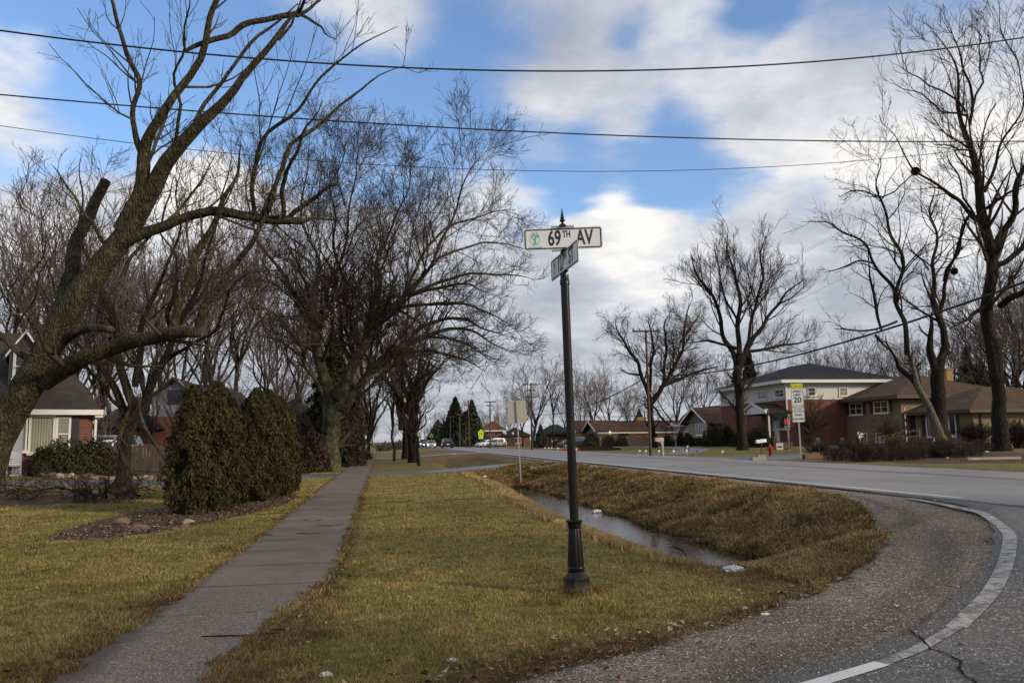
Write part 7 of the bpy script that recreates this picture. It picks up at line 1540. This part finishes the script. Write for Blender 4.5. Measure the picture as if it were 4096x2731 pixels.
# ---- vehicles
M['tyre'] = plain('tyre', (.015, .015, .015), .9, .2); M['rim'] = plain('rim', (.3, .3, .31), .4, .5, metal=.6)
M['lampglass'] = plain('headlight_lit', (.9, .88, .8), .3, .5, emit=((1, .86, .66), 9.0)); M['lampoff'] = plain('headlight_off', (.5, .5, .5), .15, .6); M['tail'] = plain('tail_lamp', (.35, .01, .01), .3, .5)
def car(x, y, rz, paint, label, kind='sedan', lit=False, name='car', cat='car', group='vehicles on the road'):
    """nose points to local -Y"""
    u = empty(name, (x, y, gz(x, y)+(.035 if 10.9+float(bend(y)) < x < 20+float(bend(y)) else 0)), rz, label, cat, group)
    L, w, hb, ht = (4.7, 1.78, .92, 1.43) if kind == 'sedan' else (4.8, 1.9, 1.08, 1.76)
    h2 = L/2; nose = .62 if kind == 'sedan' else .72
    body = [(-h2, .32), (-h2+.05, nose), (-h2+.25, nose+.1), (-h2+1.25, hb-.02), (h2-.75 if kind == 'sedan' else h2-.2, hb+.04), (h2-.05, hb-.02), (h2, .5), (h2-.1, .3)]
    mb = MB(); mb.prism(body, 'x', -w/2, w/2); mb.build('body', paint, u, True, .07)
    if kind == 'sedan': cab = [(-h2+1.2, hb-.05), (-h2+1.95, ht-.04), (-h2+2.3, ht), (h2-1.6, ht-.02), (h2-.75, hb-.02)]
    else: cab = [(-h2+1.15, hb-.05), (-h2+1.85, ht-.06), (-h2+2.2, ht), (h2-.45, ht-.03), (h2-.12, hb-.02)]
    n = len(cab); mb = MB(); ins = lambda z_: (w/2-.06)-(z_-hb)*.28
    mb.add([(-ins(z_), y_, z_) for y_, z_ in cab]+[(ins(z_), y_, z_) for y_, z_ in cab], [tuple(range(n))[::-1], tuple(range(n, 2*n))]+[(i, (i+1) % n, n+(i+1) % n, n+i) for i in range(n)]); mb.build('cabin', paint, u, True, .05)
    g_ = MB(); a, b = cab[0], cab[1]; c0, c1_ = cab[-1], cab[-2]
    def quad(p, q, f0, f1, off):
        pa__ = (p[0]+(q[0]-p[0])*f0, p[1]+(q[1]-p[1])*f0); pb_ = (p[0]+(q[0]-p[0])*f1, p[1]+(q[1]-p[1])*f1); wa, wb = ins(pa__[1])-.09, ins(pb_[1])-.09
        return [(-wa, pa__[0]+off, pa__[1]+.012), (wa, pa__[0]+off, pa__[1]+.012), (wb, pb_[0]+off, pb_[1]+.012), (-wb, pb_[0]+off, pb_[1]+.012)]
    g_.add(quad(a, b, .14, .92, -.015), [(0, 1, 2, 3)]); g_.build('windscreen', M['glass'], u)
    MB().add(quad(c0, c1_, .2, .9, .02), [(3, 2, 1, 0)]).build('rear_window', M['glass'], u)
    for sd_ in (-1, 1):
        zz0, zz1 = hb+.06, ht-.13; y0_, y1_ = a[0]+.42, c0[0]-.42; mm = MB()
        for (ya_, yb_) in ((y0_, (y0_+y1_)/2-.05), ((y0_+y1_)/2+.05, y1_)):
            s0 = .35 if ya_ == y0_ else 0; s1 = -.3 if yb_ == y1_ else 0
            mm.add([(sd_*(ins(zz0)+.006), ya_, zz0), (sd_*(ins(zz0)+.006), yb_, zz0), (sd_*(ins(zz1)+.006), yb_+s1, zz1), (sd_*(ins(zz1)+.006), ya_+s0, zz1)], [(0, 1, 2, 3)])
        mm.build('side_window', M['glass'], u)
        for yw in (-h2+.85, h2-.9):
            m2 = MB(); m2.tube([(sd_*(w/2-.2), yw, .33), (sd_*(w/2+.01), yw, .33)], .33, 18); t_ = m2.build('wheel', M['tyre'], u); MB().tube([(sd_*(w/2+.005), yw, .33), (sd_*(w/2+.02), yw, .33)], .2, 12).build('rim', M['rim'], t_)
        m3 = MB(); m3.sphere((sd_*(w/2-.28), -h2+.03, nose-.03), .105, 10, (1.15, .35, .72)); m3.build('headlight', M['lampglass' if lit else 'lampoff'], u, True)
        MB().box(sd_*(w/2-.2)-.14, sd_*(w/2-.2)+.14, h2-.06, h2+.01, hb-.26, hb-.08).build('tail_light', M['tail'], u)
        MB().box(sd_*(w/2+.1)-.09, sd_*(w/2+.1)+.09, a[0]+.3, a[0]+.38, hb, hb+.13).build('mirror', paint, u)
    MB().box(-.45, .45, -h2-.02, -h2+.02, .42, .56).build('grille', M['tyre'], u); MB().box(-w/2+.05, w/2-.05, -h2-.05, -h2+.06, .26, .38).build('bumper', paint, u)
    MB().box(-.25, .25, h2, h2+.015, .62, .75).build('number_plate', M['signwhite'], u); return u
def paint(nm, c, m_=.3): return plain(nm, c, .28, .6, .04, 2, metal=m_)
SIL, RED, BLU, DRK, WHT, NAV = paint('paint_silver', (.42, .42, .41)), paint('paint_red', (.30, .015, .015)), paint('paint_blue', (.07, .10, .17)), paint('paint_maroon', (.05, .015, .02)), paint('paint_car_white', (.72, .73, .75), 0), paint('paint_navy', (.02, .025, .045))
for px, by, D, pt, lb, kd, nm in [(1724, 1791, 157, SIL, 'silver sedan with lit headlights, nearest of the oncoming cars', 'sedan', 'car'), (1714, 1790, 172, DRK, 'dark maroon car half hidden behind the silver sedan', 'sedan', 'car'),
        (1697, 1788, 192, BLU, 'blue-grey sport utility car behind the maroon one', 'suv', 'car'), (1665, 1786, 205, RED, 'red car, farthest left of the oncoming cars', 'sedan', 'car')]:
    x, y = xy(px-(8 if pt is DRK else 4 if pt is BLU else 0), D); car(x, y, -.03, pt, lb, kd, True, nm)
x, y = xy(1788, 150); car(x, y, math.pi, NAV, 'dark blue sport utility car driving away up the road', 'suv', False)
x, y = xy(1948, 165); car(x, y, math.radians(-62), WHT, 'white sedan parked nose to the road before the far houses', 'sedan', False, group='cars parked at the houses')
x, y = xy(1978, 170); car(x, y, math.radians(-70), WHT, 'white sport utility car behind the white sedan', 'suv', False, group='cars parked at the houses')
x, y = xy(1985, 158); car(x, y, math.radians(-40), SIL, 'silver car beside the white parked ones', 'sedan', False, group='cars parked at the houses')
x, y = xy(2290, 138); car(x, y, math.radians(-82), NAV, 'black sport utility car parked in the driveway behind the post', 'suv', False, group='cars parked at the houses')
for px, py, lb in [(425, 1757, 'silver sport utility car parked behind the left house'), (437, 1772, 'white sedan parked behind the left house')]:
    x, y = xy(px, 54 if py < 1760 else 51); car(x, y, math.radians(-75), SIL if py < 1760 else WHT, lb, 'suv' if py < 1760 else 'sedan', False, group='cars parked at the houses')
# ---- small things across the road
def flag(px, py, D, c, lb, h=.4):
    b_ = W(px, py, D); u = empty('marker_flag', (b_[0], b_[1], gz(b_[0], b_[1])), rg0.uniform(-.4, .4), lb, 'marker flag', 'little marker flags on the far verge'); MB().tube([(0, 0, 0), (0, 0, h)], .012, 5).build('wire_stem', M['galv'], u)
    MB().add([(0, 0, h), (.16, .02, h-.01), (.17, 0, h-.12), (0, 0, h-.13), (0, .004, h), (.16, .024, h-.01), (.17, .004, h-.12), (0, .004, h-.13)], [(0, 1, 2, 3), (7, 6, 5, 4), (0, 4, 5, 1), (2, 6, 7, 3)]).build('cloth', M[c], u); return u
M['yellow'] = plain('yellow_plastic', (.65, .5, .03), .6, .3)
for i, (px, c, D) in enumerate([(2178, 'white', 96), (2192, 'white', 95), (2204, 'white', 94), (2230, 'white', 90), (2555, 'white', 62), (2580, 'yellow', 61), (2633, 'white', 60), (2692, 'white', 58), (2783, 'red', 56), (2887, 'white', 53)]):
    flag(px, 1815, D, c, '%s marker flag on the grass edge across the road, %s from the left' % ({'white': 'small white', 'yellow': 'small yellow', 'red': 'small red'}[c], ordn[i]))
b_ = W(2749, 1823, 57); u = empty('pinwheel', (b_[0], b_[1], gz(b_[0], b_[1])), 0, 'red white and blue pinwheel on the verge across the road', 'pinwheel'); MB().tube([(0, 0, 0), (0, 0, .5)], .012, 5).build('stem', M['white'], u)
for k, c in enumerate(['red', 'white', 'glass', 'red', 'white', 'glass']):
    a = k*math.pi/3; MB().add([(0, -.02, .5), (.24*math.cos(a), -.06, .5+.24*math.sin(a)), (.2*math.cos(a+.7), -.02, .5+.2*math.sin(a+.7))], [(0, 1, 2)]).build('vane', M[c], u)
def timber(px, D, L, c, lb, h=.22):
    x, y = xy(px, D); o = empty('timber_edging', (x, y, gz(x, y)), math.radians(4), lb, 'timber edging')
    if c == 'red':
        for k in range(6): wbox(o, 'stripe', M['red' if k % 2 == 0 else 'white'], -L/2+k*L/6, -L/2+(k+1)*L/6, -.1, .1, 0, h)
    else: wbox(o, 'timber', M['bark_dark'], -L/2, L/2, -.12, .12, 0, h)
    return o
timber(2335, 92, 5.0, 'red', 'red and white striped timber by the road, left of the dark ones'); timber(2385, 91, 3.8, 'b', 'dark stacked timber edging by the road, taller one', .45); timber(2420, 88, 3.4, 'b', 'dark low timber edging by the road, right one', .28)
for px, D in ((2208, 112), (2253, 108)):
    x, y = xy(px, D); u = empty('driveway_marker', (x, y, gz(x, y)), 0, 'orange reflector on a stake at the %s side of the far drive' % ('left' if px < 2220 else 'right'), 'marker', 'orange driveway reflectors'); MB().tube([(0, 0, 0), (0, 0, .9)], .02, 5).build('stake', M['galv'], u); MB().lathe([(.09, 0), (.1, .02), (.1, .2), (.09, .22)], 8, z0=.9).build('reflector', M['orange'], u)
for px, D, lb in ((2022, 150, 'black lamp post with a white globe behind the parked cars, left one'), (2052, 150, 'black lamp post with a white globe behind the parked cars, right one'), (2690, 92, 'black yard lamp post before the ranch house')):
    x, y = xy(px, D); u = empty('lamp_post', (x, y, gz(x, y)), 0, lb, 'lamp post', 'black yard lamp posts'); MB().tube([(0, 0, 0), (0, 0, 2.3)], .05, 8).build('post', M['signblack'], u); MB().sphere((0, 0, 2.5), .2, 10, (1, 1, 1.2)).build('globe', M['white'], u)
for px, D, z_, lb in ((2443, 140.6, 2.3, 'lit porch lamp on the yellow brick wall'), (2761, 103.6, 3.0, 'lit porch lamp beside the stone bay')):
    pass
M['lit'] = plain('lamp_lit', (.9, .85, .7), .4, .4, emit=((1, .8, .5), 14.0))
MB().sphere((xY(2441, Y6-.15), Y6-.15, zp(2441, 1729, Y=Y6)), .13, 8).build('porch_lamp', M['lit'], h6); MB().sphere((X3+.45, yx(2762, X3+.45), zp(2762, 1697, X=X3)), .1, 8).build('porch_lamp', M['lit'], h3)
# ramps and railings
def ramp(x, y, rz, L, w, h, lb, sc_=1):
    u = empty('wooden_ramp', (x, y, gz(x, y)), rz, lb, 'ramp'); MB().prism([(0, 0), (L, 0), (L, h), (0, .06)], 'y', -w/2, w/2).build('deck', M['deckwood'], u)
    for s_ in (-1, 1):
        for k in range(4): wbox(u, 'post', M['deckwood'], k*L/3-.05, k*L/3+.05, s_*w/2-.05, s_*w/2+.05, 0, h*k/3+.85)
        mb = MB()
        for o_ in (.45, .83): mb.tube([(-.05, s_*w/2, o_), (L, s_*w/2, h+o_)], .035, 4)
        mb.build('rail', M['deckwood'], u)
    return u
x, y = xy(3488, 60); ramp(x, y, math.radians(8), 3.6, 1.4, .45, 'wooden access ramp with rails before the tan split-level house')
x, y = xy(3125, 66); ramp(x, y, math.radians(60), 2.6, 1.1, .4, 'small wooden step platform with rails before the red brick house')
x, y = xy(3627, 57); u = empty('striped_pole', (x, y, gz(x, y)), 0, 'red and white candy-striped pole by the tan house door', 'decorative pole'); z_ = 0
for k in range(12): MB().tube([(0, 0, k*.26), (0, 0, (k+1)*.26)], .03, 8).build('stripe', M['red' if k % 2 else 'white'], u)
x, y = xy(3118, 61); u = empty('yard_sign', (x, y, gz(x, y)), math.radians(-20), 'white and red yard sign on the lawn before the red brick house', 'sign'); MB().box(-.24, .24, -.02, .02, .15, .65).build('board', M['white'], u); MB().box(-.16, .14, -.03, -.021, .3, .42).build('print', M['red'], u)
for k in (-.2, .18): MB().box(k, k+.03, -.015, .015, 0, .2).build('stake', M['galv'], u)
x, y = xy(3440, 58); u = empty('pinwheel', (x, y, gz(x, y)), 0, 'purple and white foil pinwheel before the tan house', 'pinwheel'); MB().tube([(0, 0, 0), (0, 0, 1.0)], .015, 5).build('stem', M['galv'], u); M['purple'] = plain('purple_foil', (.12, .08, .35), .4, .5)
for k in range(6): a = k*math.pi/3; MB().add([(0, -.02, 1.05), (.28*math.cos(a), -.06, 1.05+.28*math.sin(a)), (.22*math.cos(a+.7), -.02, 1.05+.22*math.sin(a+.7))], [(0, 1, 2)]).build('vane', M['purple' if k % 2 else 'white'], u)
x, y = xy(3155, 62); u = empty('garden_flag', (x, y, gz(x, y)), 0, 'tattered red and green garden flag hanging from a tall thin pole', 'flag'); MB().tube([(0, 0, 0), (0, 0, 2.6)], .025, 6).build('pole', M['galv'], u); MB().box(-.28, 0, -.02, .02, 2.0, 2.4).build('cloth', M['red'], u); MB().box(-.3, -.05, -.025, .015, 1.55, 1.89).build('green_cloth', M['green_wall'], u)
x, y = xy(3075, 64); u = empty('flag_pole', (x, y, gz(x, y)), 0, 'short dark flag pole with a white top left of the porch steps', 'flag pole'); MB().tube([(0, 0, 0), (0, 0, 3.2)], .05, 6).build('pole', M['signblack'], u); MB().box(-.2, .06, -.02, .02, 2.95, 3.25).build('plate', M['white'], u)
# blue band round the dead tree
pb_, rb_ = W(*c6(985, 915), 54.6), 165/2.704/FPX*55/2*1.02
mb = MB(); n = 24
for s_, dz in ((1.0, -.07), (1.0, .07)):
    for j in range(n): a = 2*math.pi*j/n; mb.v.append((rb_*s_*math.cos(a), rb_*s_*math.sin(a)*.95, dz+.18*math.cos(a)))
for j in range(n): mb.f.append((j, (j+1) % n, n+(j+1) % n, n+j))
tag(mb.build('ribbon', plain('blue_ribbon', (.01, .16, .42), .5, .4), None, True, loc=tuple(W(*c6(976, 912), 55.0))), 'bright blue band tied round the dead tree trunk', 'ribbon')
# concrete parking bar at the right edge, silt fence, little things
b_ = W(3975, 1862, 36.5); tag(MB().box(-1.35, 1.35, -.09, .09, 0, .14).build('parking_bar', M['stone'], None, False, .03, (b_[0], b_[1], gz(b_[0], b_[1])+.01)), 'long pale concrete bar lying on the verge at the right edge', 'parking bar')
for px, py, D, sz, c, lb in [(3945, 1818, 45, .12, 'white', 'small white box on the dark verge beside the tall trunk'), (3790, 1842, 40, .07, 'yellow', 'crumpled yellow wrapper at the edge of the roadside bed'), (3583, 1862, 39, .05, 'yellow', 'small yellow scrap on the far road edge')]:
    b_ = W(px, py, D); o = MB().box(-sz, sz, -.08, .08, 0, sz*.7).build('litter', M[c], None, False, .02, (b_[0], b_[1], gz(b_[0], b_[1])+.01)); tag(o, lb, 'litter', 'litter across the road')
x, y = xy(3733, 52); u = empty('garden_statue', (x, y, gz(x, y)+.1), 0, 'small white goose-shaped garden ornament in the roadside bed', 'ornament'); MB().sphere((0, 0, .3), .14, 10, (1, 1.3, 1.2)).build('body', M['white'], u, True); MB().tube([(0, -.05, .4), (0, -.1, .6), (0, -.12, .7)], [.06, .04, .05], 8).build('neck', M['white'], u, True)
# litter by the ditch (crumpled sheets)
def crumple(px, py, z, s, c, lb, sq=.5, mt=None, name='litter'):
    x, y, z = hit(px, py); me = bpy.data.meshes.new(name); bm = bmesh.new(); bmesh.ops.create_icosphere(bm, subdivisions=3, radius=s); k = px*.1
    for v in bm.verts: q = v.co/s; f = 1+.22*math.sin(q.x*5+k)*math.sin(q.y*6+k)+.14*math.sin(q.z*9+q.x*11+k)+.08*math.sin(q.y*17+k); v.co = Vector((q.x*s*f*1.3, q.y*s*f*.8, q.z*s*f*sq))
    bm.to_mesh(me); bm.free(); return tag(link(name, me, mt or M[c], None, (x, y, max(gz(x, y), -.5)+s*sq*.45)), lb, 'litter', 'litter about the ditch')
M['bag'] = plain('plastic_bag', (.38, .40, .41), .35, .5, .2, 8)
crumple(2935, 2285, -.15, .095, 'bag', 'large crumpled white plastic bag at the near end of the ditch', .5, M['bag'])
crumple(2135, 1880, .05, .13, 'white', 'white and red wrapper on the ditch bank near the blank sign', .7); crumple(2035, 1866, .2, .09, 'orange', 'orange scrap on the ditch bank left of the blank sign', .7)
crumple(2368, 1918, -.05, .11, 'white', 'white cup on the ditch bank right of the post', .4); crumple(1940, 1907, -.2, .07, 'white', 'small white scrap at the far end of the ditch', .6); crumple(2388, 2064, -.45, .10, 'white', 'pale stone-like lump in the ditch water', .6)
crumple(1815, 1817, .2, .16, 'white', 'white scrap on the far verge near the oncoming cars', .4); crumple(1810, 2645, .03, .03, 'white', 'white paper scrap in the brown turf at the gravel edge', .6); crumple(1305, 2705, .02, .035, 'white', 'white crumpled paper near the bottom of the sidewalk grass', .6)
crumple(3062, 2458, .08, .03, 'white', 'small white card on the brown turf edge by the gravel', .3); crumple(2975, 2437, .08, .03, 'white', 'pale wrapper on the brown turf edge left of the card', .5)
# branch in the ditch
P_ = [W(2780, 2100, 15), W(2710, 2160, 14.6), W(2690, 2185, 14.2), W(2730, 2200, 13.8), W(2755, 2240, 13.2)]
b_ = P_[0]; mb = MB(); mb.tube([tuple(p-b_) for p in P_], [.01, .013, .014, .012, .008], 6); tag(mb.build('stick', M['bark_dark'], None, loc=tuple(b_)), 'dark bent branch dipping into the ditch water', 'stick')
# asphalt slab chunk on gravel
v_ = ray(3610, 2085); t = (.28-H)/v_[2]; tag(MB().prism([(-.35, -.08), (.1, -.12), (.45, .02), (.05, .1)], 'z', 0, .035).build('asphalt_chunk', M['side'], None, loc=(v_[0]*t, v_[1]*t, gz(v_[0]*t, v_[1]*t)+.005)), 'flat broken slab of asphalt lying on the gravel shoulder', 'asphalt slab')
# long crack in the side road: a narrow dark groove
CP = [(3640, 2535), (3655, 2550), (3690, 2570), (3720, 2610), (3780, 2625), (3845, 2660), (3838, 2690), (3900, 2731), (3950, 2790)]; pts = []
for px, py in CP:
    v_ = ray(px, py); t = (.1-H)/v_[2]; pts.append((v_[0]*t, v_[1]*t))
rc = np.random.default_rng(6); q_ = []
for (a, b), (c, d) in zip(pts[:-1], pts[1:]):
    for t in np.linspace(0, 1, 6)[:-1]: q_.append((a+(c-a)*t+rc.normal(0, .008), b+(d-b)*t+rc.normal(0, .008)))
q_ = np.array(q_); tx, ty = np.gradient(q_[:, 0]), np.gradient(q_[:, 1]); l = np.hypot(tx, ty); wd_ = rc.uniform(.004, .011, len(q_))
M['crack'] = plain('crack_dark', (.012, .012, .012), .95, .1)
sheet('road_crack', lambda u, v: (q_[:, 0][None]*np.ones_like(u)-ty/l*v*wd_, q_[:, 1][None]*np.ones_like(u)+tx/l*v*wd_), np.arange(len(q_)), np.array([-1, 0, 1]), M['crack'], 0.037, 'jagged crack across the side road')

for r_, p_ in ((b1, (xY(700, Yb), Yb, gz(-20, Yb))), (b2, (xY(450, Yc), Yc, gz(-20, Yc))), (b3, (xY(1150, Yd), Yd, 0)), (b4, (-10, 150, 0)), (h2, (X2, Y2, .5)), (h3, (X3, yx(2838, X3), .5)), (h4, (X4, Y4, .5)), (h6, (X6, Y6, 0)), (h7, (xY(2240, Y7), Y7, 0)), (h8, (xY(1980, Y8), Y8, 0)), (h9, (xY(1980, Y9), Y9, 0)), (h10, (xY(2070, Y10), Y10, 0))):
    settle(r_, p_)
